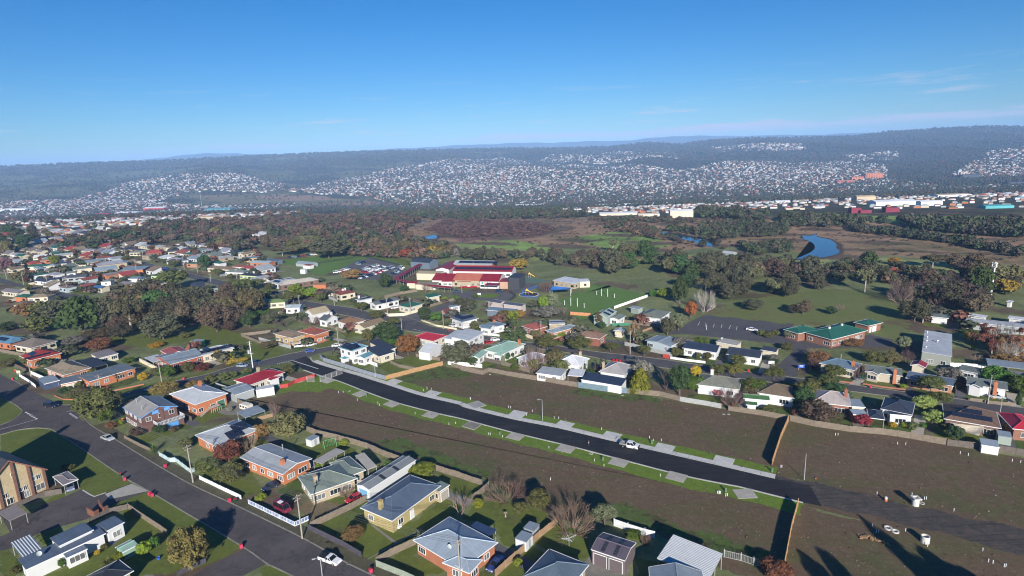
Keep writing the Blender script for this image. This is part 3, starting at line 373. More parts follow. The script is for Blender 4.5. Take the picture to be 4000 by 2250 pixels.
["black clad tower block of the school","tower",[[3,334,-28,7.1,8,6.6,"sk",6,"charcoal","blackclad",0.1]],{"w":0}],
["white walled classroom wing with full-length solar roof","school wing",[[-17,373,-14,38.9,13,3.8,"gx",20,"crimson3","white",0.4]],{"sol":[[0,"R",0.5,0.5,26,3,0]]}],
["orange brick rear classroom wing with solar roof","school wing",[[-24,393,-17,27.4,12,4.4,"gx",18,"palegrey2","orangebrick",0.4]],{"sol":[[0,"R",0.3,0.6,6,3,0],[0,"R",0.8,0.6,10,3,0]]}],
["crimson cross wing linking the school classrooms","school wing",[[-42,388,-11,9.5,24,4,"gy",16,"crimson3","white",0.3]]],
["tan-roofed cream school hall","school hall",[[-51,368,-17,15.2,9,4.2,"gx",10,"tan2","cream",0.2]],{"w":0}],
["low tan flat-roofed school office","school wing",[[-49,339,-16,12.2,6,3.2,"flat",3,"tan","cream",0.2]],{"w":0}],
["navy gabled school building with white gable end","school wing",[[-60,408,-31,16.4,10,4.6,"gx",22,"charcoalblue","slatewall",0.1]],{"w":0}],
["long crimson covered walkway rising from the car park to the school","covered walkway",[[-67,380,79,49.7,3.5,3.2,"gx",14,"crimson3","posts",0.1]],{"w":0}],
["crimson covered walkway along the school drop-off","covered walkway",[[-39,330,-29,13.3,4,3,"gx",12,"crimson3","posts",0.1],[-50,337,-36,14,3,3,"gx",12,"crimson3","posts",0.1]],{"w":0}],
["short crimson walkway roof at the car park corner","covered walkway",[[-65,351,-48,12.2,3,3,"gx",12,"crimson3","posts",0.1],[-58,344,-14,6.2,5,3.2,"gx",14,"crimson3","cream",0.1]],{"w":0}],
["bright red canopy with striped skylights in front of the school hall","canopy",[[-37,343,-10,7.7,4,3.6,"flat",5,"crimson2","posts",0.1],[-27,343,-17,8.7,6,3.4,"flat",8,"crimson3","posts",0.1]],{"sol":[[1,"T",0.2,0.5,1,3,2],[1,"T",0.5,0.5,1,3,2],[1,"T",0.8,0.5,1,3,2]],"w":0}],
["grey portal canopy over the school drop-off","canopy",[[-11,329,-17,7.8,5,3.6,"flat",1,"crimson3","posts",0.1]],{"w":0}],
["white-roofed modular classroom beside the sports field","classroom",[[33,333,50,12.3,15,3.2,"flat",2,"whiteroof","creambrick",0.5],[41,331,1,5.8,7,3.4,"flat",2,"whiteroof","cream",0.1]]],
["red tiled farmhouse among dark pines beyond the paddock","farmhouse",[[216,331,-34,6,9,3,"hip",26,"scarlet2","redbrick"]]],
["pale tin shed beside the far meadow","shed",[[206,290,-56,7.9,8,3,"gx",10,"palegrey","cream"]],{"w":0}],
["grey-green roofed cottage right of the pale tin shed","cottage",[[227,298,-10,7.7,8,3.2,"hip",24,"greengrey","redbrick2"]]],
["small silver river pump shed by the water","shed",[[149,401,-49,8,8,4,"gx",14,"palegrey","greygreen"]],{"w":0}],
["low rusty farm shed left of the river pump shed","shed",[[119,394,-46,8.1,5,2.6,"flat",4,"rustbrown","creambrick"]],{"w":0}],
["white portable hut in the trees","hut",[[102,320,-77,7.1,5,3,"gx",20,"palegreen","cream"]],{"w":0}],
["white garden kiosk at the right edge lawn","kiosk",[[223,258,-55,2.1,3,2.6,"flat",2,"whiteroof","white"]],{"w":0}],
["white upright house above the brown wood","house",[[-248,590,-30,10.6,10,6,"sk",10,"whiteroof","white"]]]]
GR=[
["road","asphalt",3,0,[[-137.9,164.8],[-126.1,156.2],[-115.7,148.4],[-98.7,135.8],[-86.1,127.2],[-70.2,116.1],[-55.5,105.8],[-48.5,100.4],[-42.3,96.6],[8.9,65.3],[22.8,63.5],[-27.7,95.9],[-33.7,99.8],[-44.3,107.6],[-62.2,119.5],[-78.5,130],[-94.3,141.4],[-113.6,156],[-126.7,165.6],[-133.5,171.9]]],
["intersection","asphalt",2,0,[[-210.1,221.4],[-191.1,210.1],[-185.8,209.1],[-170.9,198.1],[-160.8,191.1],[-153.8,186.7],[-147.8,182.9],[-142.4,183.7],[-138.2,186.1],[-134.1,189.2],[-136.9,181.3],[-138.7,178.5],[-133.5,171.9],[-137.9,164.8],[-143.1,166.1],[-148.1,165.2],[-151.3,162.1],[-155.2,159.8],[-160.2,164],[-156.7,168.7],[-155.8,172.4],[-157.2,177.6],[-159.3,180.4],[-165.6,185.3],[-172,189.6],[-193.8,202.6]]],
["road","asphalt",2.5,0,[[-249.4,235.8],[-193.8,202.6],[-172,189.6],[-160.8,191.1],[-170.9,198.1],[-185.4,208.5],[-195.7,215.6],[-215.5,227.5],[-272,259]]],
["cross_street","asphalt2",2,0,[[-139.4,178.3],[-133,187.3],[-124.1,193.8],[-110,199.8],[-104.8,208.4],[-97.7,212.5],[-90.3,215.8],[-85.2,219.5],[-80.4,223.6],[-77.7,227.5],[-70.9,231.7],[-61,242],[-54,251],[-57,254],[-62,245],[-73.8,236.6],[-85.7,230.3],[-91,226.9],[-99,219.5],[-107.5,214.4],[-113.5,206.9],[-126.6,198.1],[-134.4,189.5],[-142.2,182.5]]],
["suburban_street","asphalt2",2,0,[[-342,512],[-313,485],[-254,430],[-194,376],[-146,340],[-129,325],[-112,308],[-86,288],[-68,275],[-59,266],[-49,256],[-44,253],[-30,247],[-14.7,239.1],[2.5,227.2],[18.1,218.7],[29.6,211.1],[34.8,206.7],[46.1,200.5],[60.8,192.9],[67.3,188.9],[83.4,180.7],[93,178.1],[99.6,173.5],[122.4,161.3],[138.6,150.3],[188.2,116.6],[195.1,125.8],[142.9,155.4],[122.6,167],[102.6,178.3],[91.6,183.8],[86.1,186.7],[69.5,195.4],[56,204.5],[43,211.3],[30.1,217.4],[18.2,224.8],[4.2,232.1],[-14,244],[-32,256],[-40,263],[-45,270],[-55,282],[-67,285],[-81,298],[-111,317],[-131,338],[-147,352],[-204,397],[-261,446],[-312,491],[-343,517]]],
["left_street","asphalt2",2,0,[[-408,453],[-372,428],[-331,397],[-297,375],[-268,359],[-252,349],[-247,338],[-271,352],[-298,371],[-323,387],[-356,408],[-387,428]]],
["school_road","asphalt3",2.2,0,[[-56,270],[-51,282],[-42,292],[-36,301],[-30,307],[-27,313],[-35,324],[-43,326],[-34,327],[-32,330],[-23,328],[-9,325],[-2,322],[2,315],[-2,303],[-12,305],[-22,308],[-27,305],[-28,299],[-19,312],[-28,290],[-40,279],[-44,269],[-45,264]]],
["hall_road","asphalt2",2.4,0,[[84.7,181.7],[89.6,191.9],[94.2,199.2],[103.2,209.5],[101.7,215.7],[100.2,219.1],[72.8,234.2],[62.5,235.4],[78,253],[88,263],[97,257],[120,244],[113.4,234.6],[112,220.9],[119.4,212.1],[141.1,225.9],[145.8,218.6],[139.8,209.8],[128.5,211.1],[109.5,211.7],[102,201],[95.5,191.3],[93.6,185.4]]],
["new_road","newasphalt",3.2,0,[[-86.4,218.5],[-77.7,208.4],[-69.9,202.1],[-61,195.5],[-48,184.2],[-36.6,174.7],[-23.1,165.9],[-15.7,161.7],[-1.2,151.9],[14.7,142.2],[27.1,134.1],[39,126.3],[49.1,121.3],[49.4,121.2],[60.6,114],[63.8,112.3],[65.2,120.5],[58.7,123.7],[47.2,131],[34.8,138.6],[22.9,146],[11.3,153.5],[-1.5,160.3],[-16.3,170],[-17.6,171.9],[-31.2,180.5],[-43,190.1],[-55,199.7],[-70.4,211.1],[-76.7,215.8],[-79.3,220.2],[-82,223.8]]],
["gravel_track","gravel",1.6,0.7,[[57.9,126.5],[62.5,123.3],[67.7,120.8],[74.5,116.8],[82.2,111.4],[89.7,107.1],[98.2,102.6],[104.8,98.3],[97.9,90.8],[91.5,94.6],[86.3,99.3],[77.7,104.6],[70.3,109.4],[63.8,112.3],[59.6,114.7]]],
["bare_lots","dirt",0.7,0,[[60.5,122.9],[75.7,118.7],[91.1,109],[107.6,101.2],[96.4,89.3],[85,97.5],[69,107.3],[60.3,112.8]]],
["bare_lots","dirt",0.8,0.5,[[-90.6,184.3],[-79.1,183.3],[-78.2,191.7],[-68.1,196.2],[-47.6,182],[-23,164.8],[-1.2,150.4],[26.8,132.8],[48.6,120],[52.1,116.7],[60.3,112.8],[62.6,109.9],[77.2,103.8],[90.7,93.6],[97.3,90.2],[82.8,74.7],[26.1,77.3],[43.2,90.5],[36.4,94.1],[26.8,105.5],[19.4,109.8],[7.8,111],[-7.8,128.1],[-13.5,131.4],[-20.4,134.9],[-29.8,141.4],[-40.3,147.1],[-56.6,157.5],[-60.5,159.4],[-70.7,168],[-76.1,172.2],[-85.4,179.8]]],
["bare_lots","dirt",0.8,0.4,[[-44.6,194.8],[-26.3,207.3],[-10,197.1],[-11.3,196.8],[7.1,190.3],[20.4,182.4],[35.3,176.1],[59,163.1],[61,162.1],[76.4,154.7],[107.5,136.3],[120.2,128.6],[134,120.1],[123.9,118.7],[104.8,98.3],[98.2,102.6],[82.2,111.4],[67.7,120.8],[59.8,125.2],[47.5,132],[11.4,154.4],[-16.5,172.7],[-39.3,190.2]]],
["verge_grass","verge",2,0.5,[[-70,201.9],[-61.1,195.3],[-48.2,184],[-36.7,174.6],[-23.2,165.7],[-15.8,161.5],[-1.3,151.7],[14.6,142.1],[26.9,133.9],[38.9,126.2],[49,121.1],[49.2,121.1],[60.5,113.9],[57.8,109.7],[46.6,116.8],[46.8,116.6],[36.4,121.8],[24.2,129.7],[11.9,137.8],[-4,147.5],[-18.5,157.3],[-25.9,161.5],[-39.6,170.5],[-51.4,180.2],[-64.2,191.5],[-73,197.9]]],
["verge_grass","verge",2,0.3,[[-51.7,203.9],[-39.6,194.3],[-28,184.9],[-14.5,176.3],[-13.2,174.4],[1.3,164.9],[14,158.2],[25.8,150.6],[37.6,143.2],[50,135.6],[61.7,128.3],[59.8,125.3],[48.2,132.6],[35.8,140.2],[24,147.6],[12.2,155.1],[-0.5,161.9],[-15.2,171.6],[-16.6,173.5],[-30.1,182.1],[-41.8,191.6],[-53.9,201.1]]],
["verge_grass","verge",1.9,0.5,[[-73.8,196.7],[-68.1,196.2],[-60.2,192.7],[-65,186.1],[-74.2,187.8],[-78.7,185.7],[-78.9,191.8]]],
["green_patch","verge2",1.2,1.2,[[-44.5,194.4],[-26.2,206.8],[-16.3,199.2],[-16,194.8],[-33.2,194.7],[-40.8,189]]],
["green_patch","verge2",1.2,1.2,[[20.3,182],[35.2,175.7],[44.4,172.1],[43.4,168.4],[29,171.9],[17.3,177.7]]],
["green_patch","verge2",1.2,1.5,[[16.6,116.5],[22.5,116.6],[27.9,110.2],[46.5,98.9],[44.8,94.3],[37.6,97.6],[26.9,105.9],[19.9,109.8],[17.7,112.6]]],
["green_patch","verge2",1.2,1.2,[[-40.1,149.3],[-32.8,150.9],[-21.2,142.2],[-7.5,131],[-7.5,128.1],[-17.1,134.1],[-29.5,142.1]]],
["lawn","lawn",1,0.4,[[-150.9,161.7],[-147.8,164.7],[-142.7,165.6],[-137.6,164.3],[-125.8,155.8],[-115.4,148.1],[-98.8,135.6],[-94.5,131.9],[-97.8,127.9],[-99.5,126.4],[-103.9,128.9],[-107.5,131.9],[-118,135],[-134.9,142.3]]],
["lawn","lawn",1,0.4,[[-93.2,122.4],[-88,127.8],[-86.4,127.2],[-70.1,115.9],[-55.5,105.6],[-59.3,101.3],[-64.8,98.8],[-71.7,98.1],[-76.7,98.4],[-82.9,100.4],[-82.9,112.3],[-88.3,119.1]]],
["lawn","lawn",1,0.4,[[-49.2,99],[-48.2,100.2],[-41.8,96.6],[-41.2,94.8],[-47.4,95.1]]],
["lawn","lawn",1,0.4,[[-102.5,112.2],[-99.2,114.6],[-96.1,111.8],[-98.2,108.6]]],
["lawn","lawn",1,0.4,[[-105.7,107.2],[-104.3,107.7],[-100.9,105.1],[-96.3,99.4],[-99.4,99.6]]],
["lawn","lawn",1,0.4,[[-110.7,125],[-108.9,128.7],[-106.9,126.9],[-108.6,123.9]]],
["lawn","lawn",1,0.4,[[-79.2,135],[-77.5,140.9],[-66.5,135.1],[-59.9,126.5],[-63.5,123.1]]],
["lawn","lawn",1,0.4,[[-44.3,112.3],[-36.8,116.9],[-20.9,111.3],[-20.1,109.5],[-27.6,100],[-30.8,100.9]]],
["lawn","lawn",1,0.4,[[-54.1,151.8],[-42.6,145.1],[-44.3,141.2],[-55.4,140.6],[-60.8,148.6]]],
["lawn","lawn",1,0.4,[[-20,131.9],[-8.5,125.1],[-10.7,120.7],[-16.2,124.8]]],
["lawn","lawn",1,0.4,[[-21.1,113.2],[-17.3,118.1],[-16.4,115.2],[-19.5,111.2]]],
["lawn","lawn",1,0.4,[[-10.2,117.2],[-4.1,119.3],[5.3,113.8],[7.7,110.1],[-0.7,102.7],[-3.7,103.2],[-4.8,109.5],[-12.1,112.2]]],
["lawn","lawn",1,0.4,[[7.7,110.1],[13.5,105.9],[13.1,98.9],[10.6,98.3],[4.5,102],[2.4,103.7]]],
["lawn","lawn",1,0.4,[[19.4,109.8],[26.8,105.5],[23.7,102.9],[21,105.9]]],
["lawn","lawn",1,0.4,[[-27,99.6],[-22.8,102],[-14.2,97.8],[-14.9,95.8],[-18.1,95.3],[-24.1,95.6]]],
["lawn","lawn",1,0.4,[[-187.6,197.4],[-172,189.6],[-165.6,185.3],[-158.9,180],[-157.4,177.6],[-156.2,172.8],[-157.1,169.1],[-160.2,164]]],
["lawn","lawn",1,0.4,[[-150.3,186.4],[-142.4,186.9],[-140.6,189.7],[-136.3,193.6],[-126.2,202.3],[-120.7,206.1],[-111.6,211.3],[-111,209.2],[-126.9,198.6],[-134.7,190],[-142.7,184.1],[-147.7,183.3]]],
["lawn","lawn",1,0.4,[[-117.6,207.8],[-113,212],[-110.7,210.2],[-115.4,205.6]]],
["lawn","lawn",1,0.4,[[-218,242],[-207.8,238.7],[-202.6,233.2],[-206.7,228.9]]],
["lawn","lawn",1,0.4,[[-140,253],[-128,260],[-123,258],[-108,245],[-92.4,231],[-93.1,226.2],[-108.4,216.4],[-118.1,228.9],[-132,241]]],
["lawn","lawn",1,0.4,[[-49.8,208.2],[-46.5,214.3],[-35.9,205.7],[-44.7,200.6]]],
["lawn","lawn",1,0.4,[[-46,215.3],[-39.6,220.4],[-28,213.4],[-28.1,210.2],[-35.6,206.2]]],
["lawn","lawn",1,0.4,[[-73.9,222.9],[-70.2,223.7],[-66.7,216.4],[-70.9,218]]],
["lawn","lawn",1,0.4,[[-78,258],[-72,261],[-65,249],[-72,247]]],
["lawn","lawn",1,0.4,[[-19.7,206.6],[-16.4,212.2],[-7.4,208],[-11.2,203.2]]],
["lawn","lawn",1,0.4,[[-6.6,203.7],[0.6,205],[2,200.8],[-2.6,200.3]]],
["lawn","lawn",1,0.4,[[54.4,172],[61,170.6],[60,166.2],[55.6,168.8]]],
["lawn","lawn",1,0.4,[[-281,370],[-273,372],[-263,360],[-269,359]]],
["lawn","lawn",1,1,[[-188,258],[-178,266],[-151,260],[-150,276],[-141,273],[-124,260],[-112,249],[-103.1,227.3],[-109.1,223.2],[-119.5,239.2],[-139,252],[-155,243],[-177,251]]],
["verge_strip","dryverge",1.4,0.1,[[-126.5,165.8],[-113.5,156.2],[-94.2,141.6],[-78.4,130.2],[-62.1,119.7],[-44.2,107.8],[-33.5,100],[-27.5,96.1],[22.9,63.7],[24.4,66],[-26.1,98.5],[-31.9,102.2],[-42.6,110],[-60.6,122],[-76.8,132.5],[-92.6,143.8],[-111.8,158.4],[-124.9,168]]],
["flats_driveway","asphalt",2.2,0,[[-115.1,112],[-109.8,112.2],[-108.7,113.4],[-112.6,116.8],[-117.1,120.9],[-109.5,120.4],[-109.7,123.7],[-106.9,126.9],[-105.1,129.8],[-99.5,126.4],[-97.8,127.9],[-94.5,131.9],[-87.5,128.1],[-93.5,122.4],[-94.6,117.6],[-99,115.1],[-102.5,112.2],[-104.3,107.7],[-105.7,107.2],[-109.5,105.6]]],
["bottom_driveway","asphalt",2.2,0,[[-54.8,105.3],[-48.6,100.6],[-52,97.1],[-61.8,97.6],[-59.7,100.3]]],
["concrete_driveway","concrete",3.6,0,[[-94,131.7],[-87.8,128.1],[-95,125.1],[-97.7,127.4]]],
["concrete_path","concrete2",2.4,0,[[-31.5,111.5],[-31,111.7],[-24.6,105.2],[-25.1,104.8]]],
["concrete_path","concrete2",2.4,0,[[-29.6,100.3],[-29.5,100.8],[-20.6,109.8],[-20.1,109.5]]],
["concrete_yard","concrete2",2.4,0,[[11.5,97.3],[13,99.3],[13.1,97.2],[15.7,95.8],[20,95.1],[18.8,93.4],[11.1,93.8]]],
["concrete_driveway","concrete2",2.4,0,[[-92.5,172.6],[-90.8,180.3],[-86,175.9],[-83.5,170],[-89.2,170.5]]],
["dirt_yard","drygrass",1.6,0.3,[[-49.5,119.7],[-46.8,122],[-38.5,119],[-43.6,113.6],[-45,112.8]]],
["driveway","asphalt3",1.8,0,[[-44.8,112.3],[-39,120],[-37.4,124],[-34.6,122.3],[-37.6,118.9],[-43.7,112.2]]],
["school_oval","oval",1,0,[[24,299],[31,309],[35,318],[39,314],[46,335],[56,327],[44,335],[55,331],[71,304],[50,282],[44,273],[36,263],[30,263],[26,276],[37,273],[28,278]]],
["school_field","oval",1,1,[[-192,443],[-180,463],[-132,483],[-118,474],[-85,438],[-78,421],[-104,436],[-115,428],[-126,393],[-141,404],[-143,424],[-173,445]]],
["school_field","lawn",0.9,1,[[-119,477],[-92,468],[-75,436],[-72,417],[-79,421]]],
["car_park","asphalt3",2.1,0,[[-117,447],[-106,456],[-75,413],[-72,392],[-77,369],[-101,374],[-113,395],[-121,398],[-121,410]]],
["schoolyard","asphalt3",2,0,[[-2,334],[6,347],[16,341],[13,329],[5,326],[3,319],[-1,321]]],
["schoolyard","redcourt",1.5,0,[[24,336],[27,337],[29,326],[25,323]]],
["sports_court","tenniscourt",2.2,0,[[6,360],[10,362],[23,349],[20,343],[6,347]]],
["roundabout_island","verge",3,0,[[-7,315],[-7,314],[-8,313],[-9,312],[-10,311],[-12,311],[-14,311],[-15,312],[-17,312],[-18,313],[-19,315],[-20,316],[-20,317],[-20,319],[-20,320],[-19,321],[-17,321],[-16,321],[-14,321],[-12,321],[-10,320],[-9,319],[-8,318],[-7,316]]],
["hall_grass","paddock",0.9,2,[[90,267],[109,284],[163,305],[176,299],[186,282],[163.4,235.4],[149.7,216.5],[143.8,225.9],[153,236.7],[137.3,238.7],[116,244],[88,263]]]]
LC=[
["forest",[[-3589,4317],[-2762,4770],[-1178,4115],[35,4657],[1226,4066],[2216,4002],[3351,3954],[3640,4300],[3433,4770],[2646,4789],[1442,4789],[39,4944],[-1408,4944],[-3009,5208],[-3879,4676]]],
["wood",[[-1758,2079],[-322,688],[-135,640],[141,801],[451,520],[2335,2739],[-3589,4317]]],
["grassland",[[-3508,4215],[-3256,4620],[-2483,4620],[-1635,3593],[-2321,3480],[-2177,2884],[-2162,2569]]],
["town",[[-1036,2706],[-1044,3370],[-870,3536],[-722,3970],[-506,4283],[-64,4808],[177,4317],[507,3799],[963,3187],[1497,3494],[1842,3317],[1904,3075],[1434,2261],[1330,1823],[1557,1815],[534,618],[422,751],[204,779],[-46,1208],[-287,1730],[-523,2297]]],
["town",[[217,4386],[329,4657],[878,5004],[1202,4352],[1057,3709],[654,3724]]],
["town",[[1622,4847],[2154,4475],[2075,4232],[1424,4148]]],
["town",[[2140,3860],[2424,3799],[2308,3564],[1884,3317]]],
["town",[[-1943,2642],[-2197,3397],[-2336,4018],[-2063,3830],[-1464,3536],[-1159,3175],[-1026,2590],[-1505,2908],[-1429,2430],[-1547,2372]]],
["town",[[-2275,2706],[-1826,2717],[-820,1951],[-415,1161],[-341,804],[-386,696],[-458,630],[-523,610]]],
["town",[[1665,2288],[2619,3330],[3261,3845],[1852,2164]]],
["marsh",[[-1438,2684],[-829,2488],[-375,2014],[-364,1751],[-1008,2181]]],
["town",[[-1120,2147],[-758,2130],[-449,1529],[-491,1166]]],
["meadow",[[348,699],[369,608],[479,553],[451,520],[296,569]]],
["marsh",[[-304,798],[-143,1156],[101,757],[259,628],[426,490],[301,342],[255,388],[219,385],[177,451],[114,435],[33,486],[-67,533],[-118,635],[-220,691]]],
["purple",[[-90,628],[-84,814],[32,688],[47,582],[25,534],[-44,527]]],
["meadow",[[-61,516],[2,523],[40,468],[23,432],[-42,454]]],
["meadow",[[59,533],[100,571],[130,522],[129,460],[87,441],[60,486]]],
["grass",[[-60,523],[40,451],[161,408],[188,390],[249,379],[295,335],[264,299],[192,335],[101,385],[-18,435],[-61,474]]]]
KB=[["kerb","kerbold",0.3,0.1,[[-138.1,164.5],[-126.3,155.9],[-115.9,148.2],[-98.9,135.5],[-86.3,126.9],[-70.4,115.8],[-55.7,105.5],[-48.7,100.1],[-42.4,96.3],[8.8,65]]],["kerb","kerbold",0.3,0.1,[[-133.5,171.9],[-126.7,165.6],[-113.6,156],[-94.3,141.4],[-78.5,130],[-62.2,119.5],[-44.3,107.6],[-33.7,99.8],[-27.7,95.9],[22.8,63.5]]],["kerb","concretekerb",0.4,0.1,[[-77.9,208.1],[-70.1,201.8],[-61.2,195.2],[-48.3,183.8],[-36.8,174.4],[-23.3,165.6],[-15.9,161.3],[-1.4,151.6],[14.5,141.9],[26.9,133.7],[38.8,126],[49,120.9],[49.1,120.9],[60.4,113.7]]],["kerb","concretekerb",0.4,0.1,[[-79.9,222.2],[-77.3,217.5],[-70.5,211.4],[-55,199.7],[-43,190.1],[-31.2,180.5],[-17.6,171.9],[-16.3,170],[-1.5,160.3],[11.3,153.5],[22.9,146],[34.8,138.6],[47.2,131],[58.8,123.7]]],["footpath","concretenew",1.5,0.1,[[-77,217.8],[-70.2,211.7],[-54.8,200],[-42.7,190.5],[-30.9,180.9],[-17.4,172.3],[-16.1,170.4],[-1.3,160.7],[11.5,153.9],[23.2,146.4],[35,138.9],[47.4,131.3],[59,124.1]]],["kerb","kerbold",0.3,0.1,[[-343,517],[-312,491],[-261,446],[-204,397],[-147,352],[-131,338],[-111,317],[-81,298],[-67,285],[-55,282],[-45,270],[-40,263],[-32,256],[-14,244],[4.2,232.1],[18.2,224.8],[30.1,217.4],[43,211.3],[56,204.5],[69.5,195.4],[86.1,186.7],[91.6,183.8],[102.6,178.3],[122.6,167],[142.9,155.4],[195.1,125.8]]],["kerb","kerbold",0.3,0.1,[[-342,512],[-313,484],[-254,430],[-194,376],[-146,340],[-129,325],[-112,308],[-87,288],[-69,275],[-59,265],[-49,256],[-44,252],[-30,246],[-14.9,238.8],[2.3,226.9],[17.9,218.4],[29.4,210.8],[34.6,206.4],[46,200.2],[60.6,192.6],[67.1,188.6],[83.3,180.3],[92.9,177.8],[99.5,173.2],[122.2,161],[138.4,150],[188,116.3]]],["kerb","kerbold",0.3,0.1,[[-142.2,182.5],[-134.4,189.5],[-126.6,198.1],[-113.5,206.9],[-107.5,214.4],[-99,219.5],[-91,226.9],[-85.7,230.3],[-73.8,236.6],[-62,245],[-57,254]]],["kerb","kerbold",0.3,0.1,[[-160.2,164],[-156.7,168.7],[-155.8,172.4],[-157.2,177.6],[-159.3,180.4],[-165.6,185.3],[-172,189.6]]],["kerb","kerbold",0.3,0.1,[[-153.8,186.7],[-147.8,182.9],[-142.4,183.7],[-138.2,186.1],[-134.1,189.2]]],["kerb","kerbold",0.3,0.1,[[-185.8,209.1],[-170.9,198.1]]],["kerb","kerbold",0.3,0.1,[[-137.9,164.8],[-143.1,166.1],[-148.1,165.2],[-151.3,162.1]]],["kerb","concretekerb",0.3,0.1,[[-104.6,129.5],[-99.5,126.4],[-97.8,127.9]]]]
CO=[[-12.1,171.2,1],[0.4,163.6,1],[13.4,155.3,1],[25.4,147.7,1],[37.6,140,1],[50.1,132.5,1],[-41.7,193.2,1],[-27.1,181.4,1],[-12.4,171.2,1],[-12.8,157.1,0],[-0.5,149.3,0],[12.4,141.4,0],[24.7,133.6,0],[36.8,126,0],[49.7,118,0],[-65.5,196.4,0],[-50.9,183.2,0],[-38.8,174.2,0],[-25.5,165.1,0],[-12.8,156.7,0]]
MK=[[-154.2,165.7,-148.2,172.2,0.1],[-142.8,177.4,-139.9,179.1,0.1],[-85.4,219,-72.5,208.8,0.2],[-156.5,178.3,-155.6,177.6,0.3],[-155,177.2,-154.1,176.5,0.3],[-153.5,176.1,-152.6,175.4,0.3],[-152,175,-151.2,174.4,0.3],[-150.6,174,-149.7,173.3,0.3],[-149.1,172.9,-148.3,172.3,0.3],[-140.6,175.8,-139.9,175.2,0.3],[-139.5,174.9,-138.8,174.4,0.3],[-138.4,174.1,-137.7,173.5,0.3],[-137.2,173.2,-136.6,172.7,0.3],[-136.2,172.4,-135.5,171.9,0.3],[-90.5,216.2,-90.2,216.3,0.3],[-89.9,216.5,-89.6,216.7,0.3],[-89.4,216.9,-89.1,217.1,0.3],[-88.8,217.3,-88.5,217.5,0.3],[-88.3,217.7,-88,217.9,0.3],[-87.8,218.1,-87.5,218.3,0.3],[-87.2,218.5,-86.9,218.7,0.3],[-86.7,218.9,-86.3,219.1,0.3],[-86.1,219.3,-85.8,219.5,0.3],[-45,256,-44.4,255.8,0.2],[-44,256,-43.6,255.2,0.2],[-43,255,-42.7,254.5,0.2],[-42,254,-41.9,253.9,0.2],[-42,254,-41.1,253.2,0.2],[-41,253,-40.2,252.6,0.2],[-40,252,-39.4,252,0.2],[-39,252,-38.6,251.4,0.2],[-38,251,-37.8,250.7,0.2],[82,252,79.3,246.2,0.1],[84,250,82.1,244.4,0.1],[87,248,84.8,242.7,0.1],[90,247,87.5,241.1,0.1],[93,245,90.2,239.4,0.1],[95,243,92.8,237.8,0.1],[-114,438,-112.9,431.9,0.1],[-111,436,-110.2,429.3,0.1],[-108,433,-107.6,426.7,0.1],[-105,430,-104.9,424.2,0.1],[-103,428,-102.3,421.7,0.1],[-100,425,-99.8,419.2,0.1],[-98,423,-97.2,416.7,0.1],[-95,420,-94.7,414.3,0.1],[-93,418,-92.2,411.9,0.1],[-90,415,-89.7,409.5,0.1]]
WA=[{"z":0.1,"p":[[189,390],[198,399],[209,411],[218,423],[226,438],[232,454],[233,466],[237,481],[244,492],[246,487],[252,492],[257,497],[251,484],[250,474],[252,468],[249,455],[243,439],[235,425],[232,415],[226,405],[217,397],[207,391],[197,389]]},{"z":0.1,"p":[[136,551],[147,534],[158,502],[160,470],[154,450],[149,473],[142,506],[135,534]]},{"z":-7.4,"p":[[-110,635],[-116,773],[-104,748],[-104,688],[-104,618]]},{"z":0.1,"p":[[-82,570],[-73,581],[-69,554],[-76,551]]},{"z":0.1,"p":[[314,524],[335,453],[337,385],[345,394],[346,467],[327,539]]}]
TOWN=[L for c,L in LC if c=="town"]
